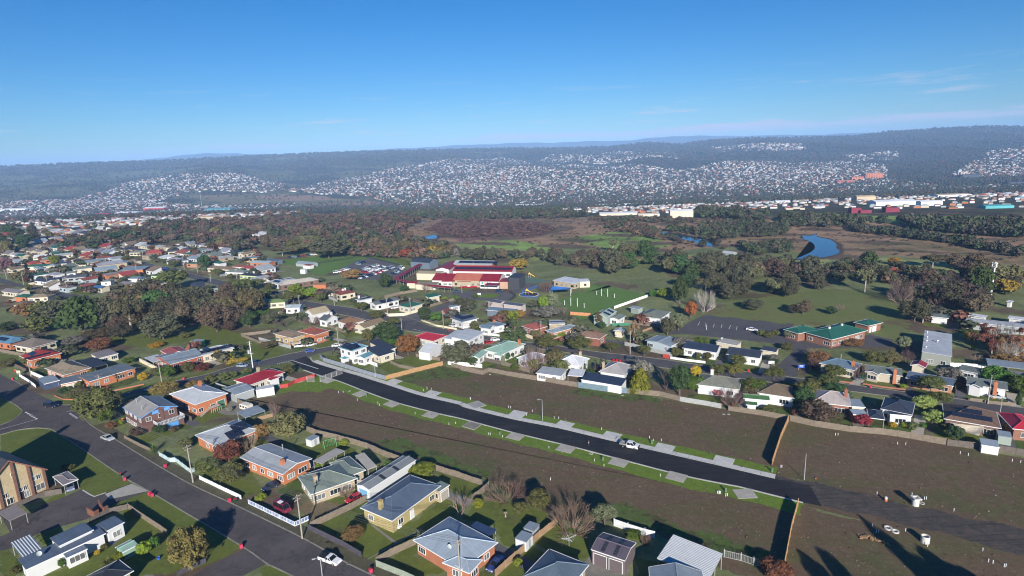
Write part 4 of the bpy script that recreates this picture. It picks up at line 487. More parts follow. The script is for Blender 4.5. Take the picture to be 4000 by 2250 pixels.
FE=[
["long weathered paling fence between the bare lot and the cottages","paling",1.7,[[-19.4,202],[-11.3,196.8],[-9.2,199.4],[-2.3,194.9],[6.8,189.8],[7.1,190.3],[13.8,186],[20.4,182.6]]],
["blue-grey sheet fence below the navy-roofed white shed","bluesheet",1.9,[[20.3,182.2],[27.8,178.4],[35.1,175.9]]],
["weathered paling fence right of the blue-grey sheet fence","paling",1.7,[[35.2,175.9],[44.5,172.9],[49.5,168.8]]],
["patched pale tin fence in the middle of the back fence line","palesheet",1.5,[[49.6,168.6],[56.4,164.7],[60,162.3]]],
["curving paling fence left of the new timber fence","paling",1.6,[[61.5,160.8],[68.7,157.2],[75.4,153.1]]],
["bay-panelled grey paling fence behind the brown lots","paling",1.8,[[75.6,152.6],[80.6,148.9],[88,145.1],[95.9,142.8],[100.9,140.2],[107.3,136.3]]],
["dark weathered paling fence continuing to the right edge","palingdark",1.8,[[107.3,136.1],[113.8,133.5],[117.8,131.5],[123.8,128.3]]],
["honey coloured new timber fence standing across the far brown lot","newtimber",1.9,[[75.2,152.5],[68.5,142.4],[60.5,129.2]]],
["honey coloured new timber fence across the near brown lot","newtimber",1.9,[[58.8,112.6],[53.8,104.8],[47.2,93.5],[45,89.7]]],
["golden new timber fence beside the white two storey house","newtimber",1.6,[[-45,195.2],[-36,201.7],[-26.4,208.1]]],
["grey steel panel fence curving round the white two storey house","greysteelf",1.6,[[-75.5,221],[-73,217.1],[-61.9,208.4],[-51.5,199.8],[-45.2,195.4]]],
["timber paling fence dividing the two small lawns","paling",1.3,[[-46.5,212.1],[-42.3,207.4],[-35,202.6]]],
["grey paling fence under the white gabled shed","paling",1.4,[[-37.8,218.4],[-33.2,215.7],[-28,212.9]]],
["paling fence at the cottage garden corner","paling",1.5,[[-23.1,206.5],[-17.2,201.8],[-11.3,196.8]]],
["long weathered paling fence along the near edge of the brown lot","paling",1.7,[[-59.8,157.3],[-55.6,154.2],[-48.5,150.6],[-40,145.6],[-34.7,141.1],[-29.4,137.5]]],
["low paling fence right of the long white shed","paling",1.6,[[-20.1,132.8],[-14.2,129.1],[-8.5,125.1]]],
["timber fence turning back to the street lots","paling",1.7,[[-7,124.2],[-9.2,120.6],[-10.6,118.9]]],
["sloping timber fence between the sheds and the mauve garage","palingnew",1.7,[[7.7,109.6],[3.7,105.2],[0.5,101.1],[-3.1,96.7],[-5,94.2]]],
["white sheet fence with tall posts behind the mauve garage","whitesheet",1.6,[[19.1,108.3],[21.6,106.5],[24.6,104.6],[26.4,103.7]]],
["galvanised pipe and wire mesh fence at the lower brown lot","wire",1.5,[[37.8,97.5],[40.5,96.3],[42.3,95],[44.5,94.2]]],
["dark grey panel fence along the bottom street pavement","darkpanel",1.3,[[-44.3,110.7],[-35.5,104.8],[-30.8,101.1]]],
["pale sage steel fence at the bottom of the street","sage",1.4,[[-27.4,98.4],[-21.6,95.1],[-17.8,92.6]]],
["timber side fence between the yellow house and the silver-roofed house","paling",1.6,[[-27.5,99.1],[-25.2,101.4],[-20.9,104.6]]],
["timber side fence between the cream house drive and the yellow house lawn","paling",1.6,[[-43.8,111.1],[-37.2,117.4],[-33.5,121.7]]],
["blue and white slatted front fence round the maroon van","bluewhite",1.1,[[-61.1,121.1],[-53.9,116.3],[-47.5,112],[-45.2,114.1]]],
["bright white low front fence beside a clipped tree","whitefence",1.1,[[-77.9,132.6],[-70.7,127.8],[-63.6,123.1]]],
["pale blue worn picket fence leaning along the pavement","palebluef",1.3,[[-95.1,145.5],[-90.2,141.8],[-89,142.1],[-81.8,135.8],[-80.7,137.3]]],
["grey timber front fence beside the parked silver sedan","paling",1.1,[[-111.3,156.6],[-104.1,151.5],[-98.4,147.8]]],
["grey paling fence around the flats courtyard","palingdark",1.4,[[-116,119.6],[-115.6,121.9],[-113.5,125],[-111.8,127.3],[-108.5,128.4]]],
["grey timber fence stepping down behind the white units","palingdark",1.4,[[-93.3,115.6],[-91.2,119.3],[-88.2,120.8]]],
["long timber fence above the round hedge","paling",1.5,[[-88,120.8],[-81.8,116.3],[-73.5,110.5]]],
["dark steel fence among flowerpots at the bottom hedge","darkpanel",1,[[-64.5,97.7],[-62.9,99.7],[-61,101.4]]],
["white corner fence with cream cap at the crossroads","whitefence",1.2,[[-185.2,211.9],[-178.2,206.7],[-169.7,199.8]]],
["timber fence beside the white container yard","paling",1.5,[[-90.6,180.8],[-85.4,176.3],[-80.2,171.6]]],
["new brown timber screen behind the caravan carport","palingnew",1.2,[[-77.1,165.6],[-73.6,168]]],
["red painted plank fence beside the crimson-roofed house","redfence",1.4,[[-79.7,190.8],[-77.5,191.6],[-76.4,195.1],[-71.1,200.3]]],
["teal steel gate panel next to the red fence","tealsheet",1.5,[[-81.7,189.8],[-79.8,191]],"gate"],
["paling fence round the vacant yellow house yard","paling",1.4,[[-107,260],[-121,255],[-108,243],[-106,242]]],
["cream rendered wall curving round the teal green house","creamwall",1.4,[[-67,287],[-60,280],[-53,280],[-45,289]],"wall"],
["low cream front wall opposite the street oaks","creamwall",0.8,[[-43,270],[-35,260],[-25,253]],"wall"],
["low white front fence left of the cedar","whitefence",0.8,[[-14,244],[-10,243],[-6,241]]],
["long low white front fence at the navy-roofed cottage","whitefence",0.9,[[56.8,206],[62.3,202.7],[67.6,200.1]]],
["short red timber fence panel by the hedge","redfence",1.5,[[54.5,207.9],[56.5,206.3]]],
["white paling fence running beside the sports field","whitefence",1.4,[[49,279],[59,289],[70,300]]],
["orange-brown fence at the corner of the sports field","orangefence",1.6,[[27,271],[36,267]]],
["green steel fence in front of the white annex","greensheet",1.3,[[43,250],[51,250]]],
["yellowed timber fence stub beside the leaning gum","palingnew",1,[[54.1,239.8],[59,244]]],
["low brick front wall of the beige weatherboard house","brickwall",0.5,[[109.6,176.3],[114.1,173.3],[119.4,170.6]],"wall"],
["low brick front wall left of the driveway gap","brickwall",0.5,[[103.6,178.9],[107.2,177.2]],"wall"],
["grey concrete panel front fence left of the parked silver car","paling",1,[[131.9,161.6],[135.2,160.2]]],
["grey panel front fence behind the parked silver car at the right","paling",1,[[135.1,159.6],[138.7,157.9],[142,157.1]]],
["long cream boundary wall below the silver-roofed hall","whitefence",1.6,[[140.1,191.4],[144.9,188.6],[150.5,187.2],[159.3,183.3]]],
["orange low brick edging along the corner verge","orangeedge",0.4,[[-138.4,193.9],[-131.1,199.1]],"wall"],
["orange low brick edging at the right end of the verge","orangeedge",0.4,[[-118.1,211],[-114.9,213.6]],"wall"],
["curved brick garden edging at the crossroads","orangeedge",0.3,[[-157.1,191.5],[-151.7,188],[-147.4,187.1],[-143.8,188.4]],"wall"],
["dark bar school fence beside the roundabout","darkbars",1.8,[[-1,321],[2,310],[-1,302],[-2,302]]],
["blue kindergarten fence around the playground","bluefence",1.3,[[14,331],[6,322],[5,311],[13,305]]],
["dark hedge-like mesh fence along the school field","darkbars",1.5,[[-128,476],[-102,447],[-79,418]]],
["dark netted fence dividing the school garden","darkbars",1.5,[[-145,437],[-132,450],[-119,462]]],
["timber yard fence behind the school houses","paling",1.6,[[-70,319],[-63,327],[-54,332]]],
["timber fence beside the tiny cream skillion house","paling",1.4,[[-42,296],[-36,303],[-30,309]]],
["brick bin enclosure with open front in the flats driveway","brickbin",1.6,[[-96.3,119.5],[-93.5,117.7],[-93.1,118.6]],"wall"],
["tall brick side of the bin enclosure","brickbin",1.8,[[-95.5,122.2],[-92.2,118.9],[-91.8,119.8]],"wall"],
["temporary wire mesh barrier across the new road","mesh",1.9,[[-67.7,195.7],[-64.8,199.2],[-63.5,201],[-61.9,202.8]],"barrier"],
["temporary wire mesh barrier on the verge by the red fence","mesh",1.9,[[-72.5,196.2],[-69.7,195.9]],"barrier"]]
TR=[
[-64.2,101.8,6.6,11,"hedge","large round clipped golden-brown hedge tree beside the bottom street"],
[-33.7,106.3,3.5,4.5,"hedge","round olive shrub on the lawn behind the dark grey street fence"],
[-69.5,130.5,5.1,6.4,"olive","spreading olive tree on the lawn behind the white front fence"],
[-23.3,130.6,3.2,6.4,"lime","rounded lime green cypress beside the long white shed"],
[-12.7,113.3,4.6,5.2,"bare","bare dark shrub beside the yellow brick house"],
[-3,118.7,3.8,9.4,"brush","bare brown thicket by the paling corner of the brown lot"],
[10.3,106.9,4.8,10.3,"brush","large bare fawn bush leaning over the paling corner"],
[4.2,114.8,4.6,5.2,"olive","rounded olive bush left of the large bare fawn bush"],
[0.1,113.7,2.7,3.3,"olive","low olive bush below the bare brown thicket"],
[17.2,108.2,5.3,6,"gumsmall","leaning grey-green tree right of the large bare fawn bush"],
[24.1,101.7,2.2,2.2,"brush","small bare twiggy shrub right of the mauve garage"],
[-9.1,116.2,2.3,2.5,"yellowgreen","bright yellow-green bush on the lit back lawn"],
[-126.7,169.1,10.8,12,"olive","big olive tree at the street corner beside the brown brick house"],
[-125,172.6,9.7,7.6,"gumsmall","grey-brown tree crown joined to the big olive corner tree"],
[-123.3,167.5,5,4.9,"green","low green bush under the olive corner tree"],
[-97.6,147.1,5.2,4,"palm","spiky green tree fern by the street pavement"],
[-120,164.2,1.8,3.6,"rust","small rust-brown shrub beside the street fence"],
[-74.4,140.7,5.7,6.8,"autumnmix","red and yellow autumn shrub in front of the stepped solar house"],
[-72,145.9,4.1,6.7,"brush","brown shrub mass between the two orange brick houses"],
[-72.3,154,2.3,2.2,"yellow","small yellow shrub at the corner of the solar house"],
[-89.8,148.6,3.4,4,"olive","olive shrub at the driveway of the brown brick house"],
[-77.7,135.8,3.9,6,"olive","low dark shrubs behind the pale blue fence"],
[-63.5,153.3,7.3,9.6,"olive2","wide brown-olive shrub on the edge of the brown lot"],
[-71.3,164.1,6.1,3.9,"bare","pale bare branching tree beside the caravan yard"],
[-71.2,153.9,4.3,5.2,"rust","brown leafy shrub beside the solar-panelled roof"],
[-46.6,147.6,1.7,2.8,"yellowgreen","small yellow-green bush on the swing set lawn"],
[-58.7,122.2,1.8,2.7,"yellowgreen","low yellow-green plant behind the blue and white fence"],
[-49.8,136.4,1.6,2.6,"lime","small lime shrub beside the pale grey roof"],
[-39.4,122.6,2.3,3.3,"brush","straggly shrubs below the cream house windows"],
[-32.1,134.5,2.1,2.6,"green","dark green bush behind the long white shed"],
[-74.9,104.7,2.7,2.9,"yellowgreen","yellow-green shrub beside the green garden shed"],
[-73.8,106.4,2.6,2.1,"green","green shrub at the foot of the timber fence by the hedge"],
[-80.1,101.4,3.1,3.3,"flax","spiky flax clump beside the white units"],
[-78.5,103.1,1.7,2.9,"lime","low lime shrub under the green garden shed"],
[-88.5,101.1,2.3,1.3,"green","narrow green shrub against the white units"],
[-84,106.5,1.2,1.6,"olive","small round olive bush at the white unit wall"],
[-84.4,105,1,1.1,"yellow","small golden bush at the white unit wall"],
[-96.9,100.4,1.3,2.3,"olive","low olive shrub at the left end of the white units"],
[-115,139.7,1.8,3.1,"olive","small shrub behind the carport by the flats"],
[-146.3,189.4,3.2,9.7,"flower","mixed green garden shrubs inside the corner edging"],
[-152.2,190.7,3.5,5.1,"darkgreen","dark rounded shrub in the corner garden"],
[-146,189.6,3.2,4.2,"olive2","brown-green shrub behind the corner power pole"],
[44.8,92,2.9,5.8,"rust","reddish brown shrub at the foot of the near new timber fence"],
[-0.8,97.1,1.6,1.9,"yellowgreen","bright green bush behind the sloping timber fence"],
[22.2,104.6,1.4,3.3,"lawnb","low green ground bush beside the white sheet fence"],
[-118.2,189.3,4.6,9.2,"hedge","long clipped dark olive hedge along the cross street"],
[-109.5,192,3.6,6.1,"hedge","clipped hedge end block at the cross street"],
[-122.6,189.7,1.8,3.2,"yellowgreen","low yellow-green bush behind the hedge"],
[-107.5,199.1,3,4.1,"olive","round olive street shrub by the cross street"],
[-102.8,199.5,3.4,4.4,"olive","second round shrub right of the olive street shrub"],
[-101.2,202.3,2.8,3.4,"olive","small dark shrub at the fence by the crimson house"],
[-97.3,204.8,2.7,4.2,"olive","dark shrub behind the transformer pole"],
[-133.7,203.5,3,3.8,"yellow","golden bush at the end of the flat-roofed brick house"],
[-136.4,204.7,2.7,2.3,"darkgreen","dark narrow bush at the corner of the flat-roofed house"],
[-126.1,204.7,4.9,6.1,"green","leafy green garden tree below the grey and red gabled house"],
[-130.7,207.1,3.5,5,"flower","garden shrubs left of the leaning power pole"],
[-121,210.2,4.3,4.7,"olive","olive tree in front of the red brick chimney wall"],
[-117.1,211.9,2.4,6.3,"rust","brown hedge above the red driveway edging"],
[-115.3,221.6,4.5,3.3,"yellow","golden autumn tree in front of the cream solar house"],
[-110.6,222.2,3.3,3.3,"yellow","second golden shrub beside the golden autumn tree"],
[-112.1,219.5,3.6,3.2,"rust","brown shrub between two golden trees"],
[-106.3,217.8,2.4,7.2,"yellowhedge","long clipped yellow hedge beside the cross street"],
[-199,267,19,17.3,"pine","huge bright green broad cypress at the left edge of the wood"],
[-179,270,19.1,15.2,"gum","tall grey-brown gum tree right of the huge green cypress"],
[-176,286,16.7,13.9,"pine","dark green pine behind the tall gum"],
[-155,254,11.9,18.1,"gumdark","wide dark gum at the front of the wood"],
[-176,258,7,9.7,"gumdark","low dark tree at the foot of the tall gum"],
[-190,271,15.9,11.3,"gumdark","shadowed tree between the green cypress and the tall gum"],
[-161,284,15.1,17,"gumdark","dark shadowy tree in the middle of the wood"],
[-136,264,14.1,16.1,"brownwood","broad brown crowned tree at the right of the wood"],
[-129,270,11.5,9.9,"brownwood","brown crowned tree next to the broad brown tree"],
[-153,290,10.3,14,"brownwood","brown tree behind the broad brown tree"],
[-130,263,5.2,6.3,"brownwood","small brown bush at the foot of the broad brown tree"],
[-189,261,3.8,12.9,"olive2","low scrub along the foot of the green cypress"],
[-191,250,4.1,10.4,"palegrey","pale grey shrub behind the scarlet roof"],
[-175,242,5.3,10,"rust","brown shrub behind the cream garage"],
[-254,304,8.1,13.5,"rust","brown tree at the left above the blue roof"],
[-243,298,10,10.3,"olive","olive tree left of the huge green cypress"],
[-235,297,10.5,12.6,"gumdark","grey gum left of the huge green cypress"],
[-224,272,8.3,13.6,"olive","broad green-brown tree behind the blue and brown roofs"],
[-216,276,6.4,8.4,"darkgreen","dark shrub behind the brown tiled roof"],
[-244,278,4.5,9.1,"darkgreen","dark green tree at the left edge by the blue roof"],
[-198.7,223.5,3.7,6.4,"flower","front garden shrubs below the scarlet-roofed house"],
[-192.1,225.1,3.7,4.7,"olive","garden tree at the corner of the scarlet-roofed house"],
[-146,255,2.8,4.7,"olive","olive shrub left of the emerald shed"],
[-152,243,2.2,6.4,"yellow","yellow gorse patch on the slope"],
[-151.2,223.1,2.5,4.6,"green","green shrub beside the long orange brick house"],
[-115,273,5.8,10,"gumdark","dark tree below the pale blue cottage"],
[-123,269,8.2,8.4,"darkgreen","dark green tree at the edge of the wood by the yellow house"],
[-106,267,4.3,9.7,"bare","bare purple-grey shrubs behind the brown tiled roof"],
[-94,270,3.4,7.8,"purplebare","purple bare shrub below the white gabled house"],
[-126,288,3.1,9.5,"green","green shrub mass below the olive roof"],
[-119,316,6.1,9.8,"oak","round oak left of the diagonal street"],
[-143,335,4.1,8.6,"oak","round oak beside the bright green roof"],
[-104,316,4.7,5.4,"oak","small round oak on the diagonal street verge"],
[-115,329,4.6,9.6,"lime","lime green rounded tree beside the round oak"],
[-76,291,4.9,6.8,"oak","round oak in front of the weatherboard house with solar"],
[-65,275,4.4,7.9,"oak","round dark oak at the street bend"],
[-54,261,4.4,6.5,"oak","round oak beside the bend power pole"],
[-61,240,5.7,5.6,"olive","olive tree left of the big garden tree"],
[-52.9,236.8,9,11.5,"darkgreen","big dark garden tree behind the teal-roofed house"],
[-52.2,231.5,3,9.6,"green","bright green hedge below the big dark garden tree"],
[-41.3,221.1,8.5,9.3,"autumn","large golden-brown autumn tree beside the crimson hip roof"],
[-21.2,207.8,8.8,11.9,"gumdark","large grey-green gum beside the small seafoam cottage"],
[-74,256,2.8,4.2,"darkgreen","small dark shrub in front of the brown gabled house"],
[-41,268,7.2,6.7,"darkgreen","dark conifers at the corner of the cul-de-sac"],
[-36,266,5.7,6.1,"green","green tree beside the conifers at the corner"],
[-24,284,6.5,11,"gumdark","grey-green tree behind the white loft house"],
[-36,308,2.2,2.7,"lime","small lime bush beside the timber fence"],
[-17,252,4.1,4,"olive","round olive tree beside the navy hip-roofed house"],
[-99,241,1.3,3.1,"olive","small bush in the yellow house garden"],
[-101.7,237.1,2.6,7.8,"olive2","brown-green garden beside the vacant yellow house yard"],
[-12.7,223.3,2,3.6,"rust","small rust shrub beside the modern white house"],
[-97.6,205.8,2.3,3.4,"olive","dark shrub beside the crimson roof"],
[-44,305,1.6,9.2,"green","low clipped green hedge by the cul-de-sac"],
[0.4,229.3,13.7,12.5,"cedar","large spreading dark green cedar beside the suburban street"],
[0,263,5.6,5.5,"yellowgreen","yellow-green conifer tip behind the large cedar"],
[-17,252,4.1,3.8,"olive","round olive tree beside the steel blue house"],
[12.7,219.3,5.4,8.1,"oak","round dense street oak opposite the grey-blue brick house"],
[25.1,216.8,6,9.8,"oak","broad street oak pair opposite the brown-roofed brick house"],
[23,229.3,3.8,4.8,"oak","street oak partly behind the broad street oak"],
[36.6,216.1,3.8,4.5,"oak","round street oak left of the tall power pole"],
[47.9,209.1,4.4,5,"oak","round street oak in front of the pale blue house"],
[59.3,208.5,3.5,4.3,"olive","leafy shrub beside the red fence panel"],
[63.5,210.2,2.9,2.9,"olive","small shrub above the long low white fence"],
[66.4,204.4,2.6,2.1,"olive","round shrub behind the long low white fence"],
[69.4,203.6,3,3.1,"olive","round shrub at the right end of the long low white fence"],
[6.8,198.3,8.4,9.1,"purplebare","bare purple-brown tree in front of the white hip-roofed house"],
[39.2,176.9,8.8,7.9,"goldcypress","large golden-green conical cypress at the dirt lot fence"],
[47.4,176.6,8,6.2,"bare","bare grey tree right of the golden cypress"],
[50.8,173.1,10.1,6,"darkgreen","tall dark green tree right of the bare grey tree"],
[59.9,185.6,4.9,3.2,"yellow","golden upright tree beside the suburban street"],
[67.4,189.4,2.1,2.6,"olive","olive street tree at the corner"],
[-4.1,205.5,4.2,2.2,"palecyp","pale green conical garden conifer"],
[-3,210.8,3.3,3,"darkgreen","dark bush between the seafoam houses"],
[-0.8,213.8,2,1.7,"darkgreen","small clipped ball bush by the large seafoam house"],
[0.2,201,1.9,3.9,"green","green garden hedge beside the pale conifer"],
[24.4,197.5,3.5,1.1,"cypress","narrow dark cypress beside the bright white cottage"],
[26.3,197.3,4,0.8,"cypress","second narrow cypress beside the bright white cottage"],
[28,197.2,2.9,0.8,"cypress","third narrow cypress in the driveway row"],
[30.1,198.4,3.7,0.8,"cypress","tall narrow cypress near the letterbox wall"],
[32.4,201.7,3.4,0.8,"cypress","last narrow cypress of the driveway row"],
[19,286,8.6,7.4,"palecrown","pale grey-green round tree by the sports field"],
[15,281,7.5,5.3,"lime","lime green conical tree left of the pale round tree"],
[10,285,4.5,5.4,"gumdark","dark round tree left of the lime conical tree"],
[15,268,5.3,13,"palegrey","grey bare shrub mass below the lime conical tree"],
[24,273,2.9,5.6,"bare","bare shrubs beside the orange-brown fence"],
[-4,268,4.3,6.6,"olive2","brown-olive tree beside the long blue shed"],
[3,268,4.3,5.6,"autumn","autumn brown tree right of the long blue shed"],
[-12,288,4.1,7,"bare","bare grey-pink shrub beside the pinkish garages"],
[-22,285,6.6,9,"gumdark","dark tree group left of the pinkish garages"],
[38,253,5.9,5.4,"olive2","round brown-green tree in front of the steel barn"],
[38,246,3.5,3.8,"darkgreen","dark bush below the steel barn"],
[47.4,225.2,9.4,7.3,"birch","tall thin brown birch beside the drying yard"],
[19.2,236.4,2.6,4.5,"lime","lime shrub at the grey-blue brick house"],
[28,242,2.2,3.8,"darkgreen","dark bush at the corner of the grey-blue house"],
[9.3,236.2,3.9,4.5,"olive2","brown-green bush at the coral red roof"],
[14.5,234.2,2.6,6.1,"olive","low hedge in front of the grey-blue brick house"],
[63,233.9,8,6.4,"gumdark","dark gum left of the pale-leaved tree"],
[69,239.4,7.8,6.9,"palecrown","pale-leaved rounded tree beside the car park"],
[80,259,7.9,5.7,"redautumn","copper-red autumn tree at the car park corner"],
[89,268,10,9.8,"greybare","large leafless grey tree behind the copper-red tree"],
[78,296,5.7,8.9,"lime","lime green hedge behind the white field fence"],
[73,300,3.7,4.5,"green","green bushes at the end of the white field fence"],
[82,284,13,7.1,"pine","dark pine behind the lime green hedge"],
[78,271,5.3,4.1,"bare","brown bare tree left of the copper-red tree"],
[16.2,209.8,2.7,3.7,"rust","small brown shrub beside the white carport"],
[-13.9,222.3,2.4,4.3,"autumn","small autumn shrub above the small seafoam cottage"],
[61.1,174.5,2,3.6,"pinkshrub","pink flowering shrub behind the patched tin fence"],
[59.4,185.3,4.5,3.7,"yellow","golden tree at the left of the mossy-roofed house"],
[67.8,187.4,3.9,5.5,"oak","round street oak above the mossy-roofed house"],
[72.4,185.7,4.7,5,"oakyellow","yellow-green round oak above the mossy-roofed house"],
[84.1,182.3,4.2,6.5,"oak","round street oak at the hall road corner"],
[76.7,194.4,4.9,5.6,"oak","round street oak before the charcoal-roofed cottage"],
[101.4,178.4,5.9,7.1,"oak","large round street oak before the cream hip-roofed house"],
[97,174,3.6,5.4,"oak","olive street oak above the pink-grey roof"],
[124.7,167.3,5.6,7.3,"oak","big round street oak before the dark blue-roofed house"],
[121.6,159.1,4,6.3,"oak","second round oak overhanging the suburban street"],
[115.1,156.1,4.3,5.9,"palelime","pale lime rounded tree behind the brown tiled roof"],
[112.3,148.4,3.6,5.6,"palelime","second pale lime tree beside the brown tiled roof"],
[83.3,160.6,6.8,5.8,"darkgreen","tall dark green tree by the far new timber fence"],
[80.6,154.3,3.5,3.1,"yellowgreen","small olive tree at the foot of the dark green tree"],
[63.1,162.8,5.3,7,"purplebare","bare purple-grey tree behind the tin fence"],
[62.1,171.5,2.1,3.5,"pinkshrub","pink flowering shrub beside the mossy-roofed house"],
[90.8,173.5,2.6,3.5,"redautumn","dark red small tree beside the brown tiled white house"],
[72.1,158,2.2,4.3,"olive","olive shrub at the paling fence below the green shed"],
[93.5,148.4,3.2,4.7,"redshrub","crimson leafed shrub at the charcoal pavilion"],
[86.2,152.6,1.9,8.6,"gardenmix","mixed green garden bushes inside the bay-panelled fence"],
[100.6,147,1.3,2.3,"yellow","small golden bush on the back lawn of the charcoal house"],
[103.7,146.4,1.3,3,"yellowgreen","small lime bushes beside the golden bush"],
[111,138.5,3.9,4.1,"darkgreen","dark bush at the end of the bay-panelled fence"],
[127.2,141.9,3.1,1.6,"yellow","bright yellow conifer beside the crimson roof"],
[143.5,158.1,4.3,2.1,"cypress","dark conifer at the right end of the grey panel fence"],
[108.7,224.6,3.7,4.4,"palecrown","pale leafy tree at the hall entrance"],
[99.4,229.2,2.7,3.5,"olive","round olive shrub in the car park island"],
[101.3,226.4,2.4,3.9,"olive","low round shrub in the car park island"],
[104.7,227.7,3,3,"olive","upright shrub at the right of the car park island"],
[127.4,214.3,2.3,9.2,"rust","brown-red hedge below the green-roofed hall"],
[101.5,211.1,3,4.6,"olive","olive tree on the corner garden of the hall road"],
[90.5,196.9,2.9,3.9,"darkgreen","dark shrubs behind the white notice board"],
[107.2,203.2,2.9,4,"brush","brown shrub on the hall road corner"],
[124,194.7,4.2,7.2,"olive","broad olive shrub tree behind the beige house"],
[128.7,192.9,4.7,6.3,"olive2","brown-green shrub tree behind the beige house"],
[142,206.6,5.4,4.9,"palecrown","pale tree left of the silver-roofed hall"],
[134.1,192.3,5.1,4.6,"purplebare","purple-brown tree left of the cream hut"],
[140.7,180.7,2.6,3.5,"olive","olive shrub by the set-back cottage"],
[111.9,180.1,2.6,2.4,"darkgreen","dark shrub left of the beige weatherboard house"],
[119.5,171.9,1.5,2.3,"yellowgreen","small yellow bush beside the brick front wall"],
[169,241,10.1,12.1,"gumdark","large dark gum beside the green lawn"],
[112,268,5,10.4,"gumdark","dark low tree on the slope above the car park"],
[130,257,7.1,6,"brownwood","round brown tree on the slope above the hall"],
[127,259,4.2,6.1,"gumdark","dark bushes left of the round brown tree"],
[142,256,3.6,4.9,"darkgreen","dark bush in the middle of the paddock"],
[147,259,3.6,4.9,"bare","bare grey bush beside the dark paddock bush"],
[165.5,204,4.4,1.7,"cypress","narrow green conifer right of the hall garden"],
[166.4,196.8,8,5.4,"birchrust","thin rust coloured birch right of the hall garden"],
[177.2,214.8,6.1,6.8,"birchrust","thin bare birch below the terrace units"],
[179,206.9,8.4,6.5,"greybare","white-trunked bare birch below the terrace units"],
[174.2,196,10.3,7.5,"birchrust","large rusty birch at the right edge"],
[164.6,189.1,3.7,8.1,"rust","rusty undergrowth trees below the birches"],
[171.8,215.5,3.1,2.7,"yellow","small golden shrub beside the terrace units"],
[155.8,190.1,3.2,4.5,"bare","bare brown shrub behind the boundary wall"],
[183,239.1,3.9,3,"darkgreen","dark conifer beside the gravel drive"],
[-102,374,7.1,13,"autumnmix","brown branching tree at the edge of the school car park"],
[-74,343,9.2,8.7,"darkgreen","dark green tree beside the walkway corner"],
[-61,330,4.5,6,"darkgreen","dark conifer beside the school fence"],
[-49,328,5.2,8.2,"bare","bare brown tree beside the drop-off walkway"],
[-80,451,6.9,11.4,"redautumn","copper-brown tree left of the navy gabled building"],
[-59,455,8,14.5,"autumn","golden-brown tree behind the navy gabled building"],
[-46,452,6,12.3,"greybare","pale grey tree behind the rear classroom wing"],
[5,386,7.7,13.7,"autumn","golden autumn tree right of the classroom wings"],
[-36,383,3.4,2.6,"cypress","narrow conifer in front of the solar classroom wing"],
[-30,382,3.8,3,"cypress","second narrow conifer in front of the solar wing"],
[19,320,6.1,9.2,"purplebare","purple-brown tree by the kindergarten"],
[-142,461,18.1,28.3,"gumdark","very large round gum at the head of the school field"],
[-124,336,6.8,8.7,"lime","bright lime green tree beside the street bend"],
[-113,328,5.6,8.5,"lime","second bright lime green tree beside the street bend"],
[-122,318,5.8,9.7,"oak","round oak below the lime green trees"],
[-104,315,4.3,5.5,"oak","small round oak right of the lime trees"],
[76,439,12.7,7.4,"gum","lone tall gum in the round meadow"],
[65,441,4.5,5.6,"gumdark","small bush left of the lone meadow gum"],
[218,357,9.9,10.4,"pine","dark pine at the left of the red farmhouse"],
[235,359,4.7,7.5,"yellow","golden tree behind the red farmhouse"],
[179,294,14,10.4,"gum","tall spreading pale gum at the paddock edge"],
[224,277,15.7,11,"pine","big dark pine left of the white phone mast"],
[268,342,8,5.3,"pine","dark conical pine beyond the mast pine"],
[240,281,7.6,10.3,"autumn","golden brown tree right of the phone mast"],
[249,345,10.1,13.5,"gum","tall sparse pale gum beyond the farmhouse"],
[194,373,4.9,5,"gumdark","bush at the near shore of the river bend"],
[-181,529,12.6,20.4,"gum","gum at the end of the school field"],
[-186,482,9.5,18.6,"gum","low gum left of the field gums"],
[-226,435,11,9.6,"darkgreen","dark conical tree beside the diagonal road"],
[-206,356,13.9,16.4,"oak","tall clump of round gum trees by the navy barn"],
[-372,482,7.9,8.7,"lime","lime green conical tree in the left suburb"],
[-392,456,11,13.1,"pinkbare","pink-brown bare tree at the left edge"],
[-343,410,7.3,11.5,"olive2","dark brown street tree at the left street"],
[-285,358,4,11.7,"purplebare","purple shrubs beside the left street"],
[-274,465,4.1,7,"oak","round street oak on the diagonal road"],
[-255,445,4.9,7.7,"oak","second round street oak on the diagonal road"],
[-327,494,6.5,10,"oak","round street tree at the top of the diagonal road"],
[-310,478,5.2,8.5,"oak","dark street tree at the top of the diagonal road"],
[-404,623,11.2,32,"darkgreen","large dark round tree behind the diagonal road"],
[-201,402,5.4,7.8,"oak","street oak beside the lower diagonal road"],
[-185,386,4.3,6.5,"oak","dark street oak beside the black-roofed lime house"],
[-159,345,8.5,12.4,"oak","clump of street oaks in front of the cream long house"],
[-171,361,5.7,9.5,"oak","left street oak of the clump"],
[-155,355,6.4,10.1,"oak","right street oak of the clump"],
[-145,350,4.7,5.8,"oak","round small oak beside the cream long house"],
[-140,330,5.9,9.4,"oak","big round oak on the verge below the clump"],
[74.8,49.7,22,5.5,"pine","tall narrow tree below the picture casting the longest shadow on the brown lot"],
[77.9,56.1,18,8,"gum","broad tree below the picture shading the log pile"],
[79.3,60,15,7,"gum","tree below the picture shading the ground in front of the open pipe"],
[60.1,55.2,17,4.5,"pine","narrow tree below the picture casting a spiked shadow near the new timber fence"],
[55.4,61.7,14,6,"pine","dark tree below the picture shading the foot of the new timber fence"],
[-172.3,166.1,15,9,"gumdark","tall tree beyond the left edge shading the street at the crossroads"]]
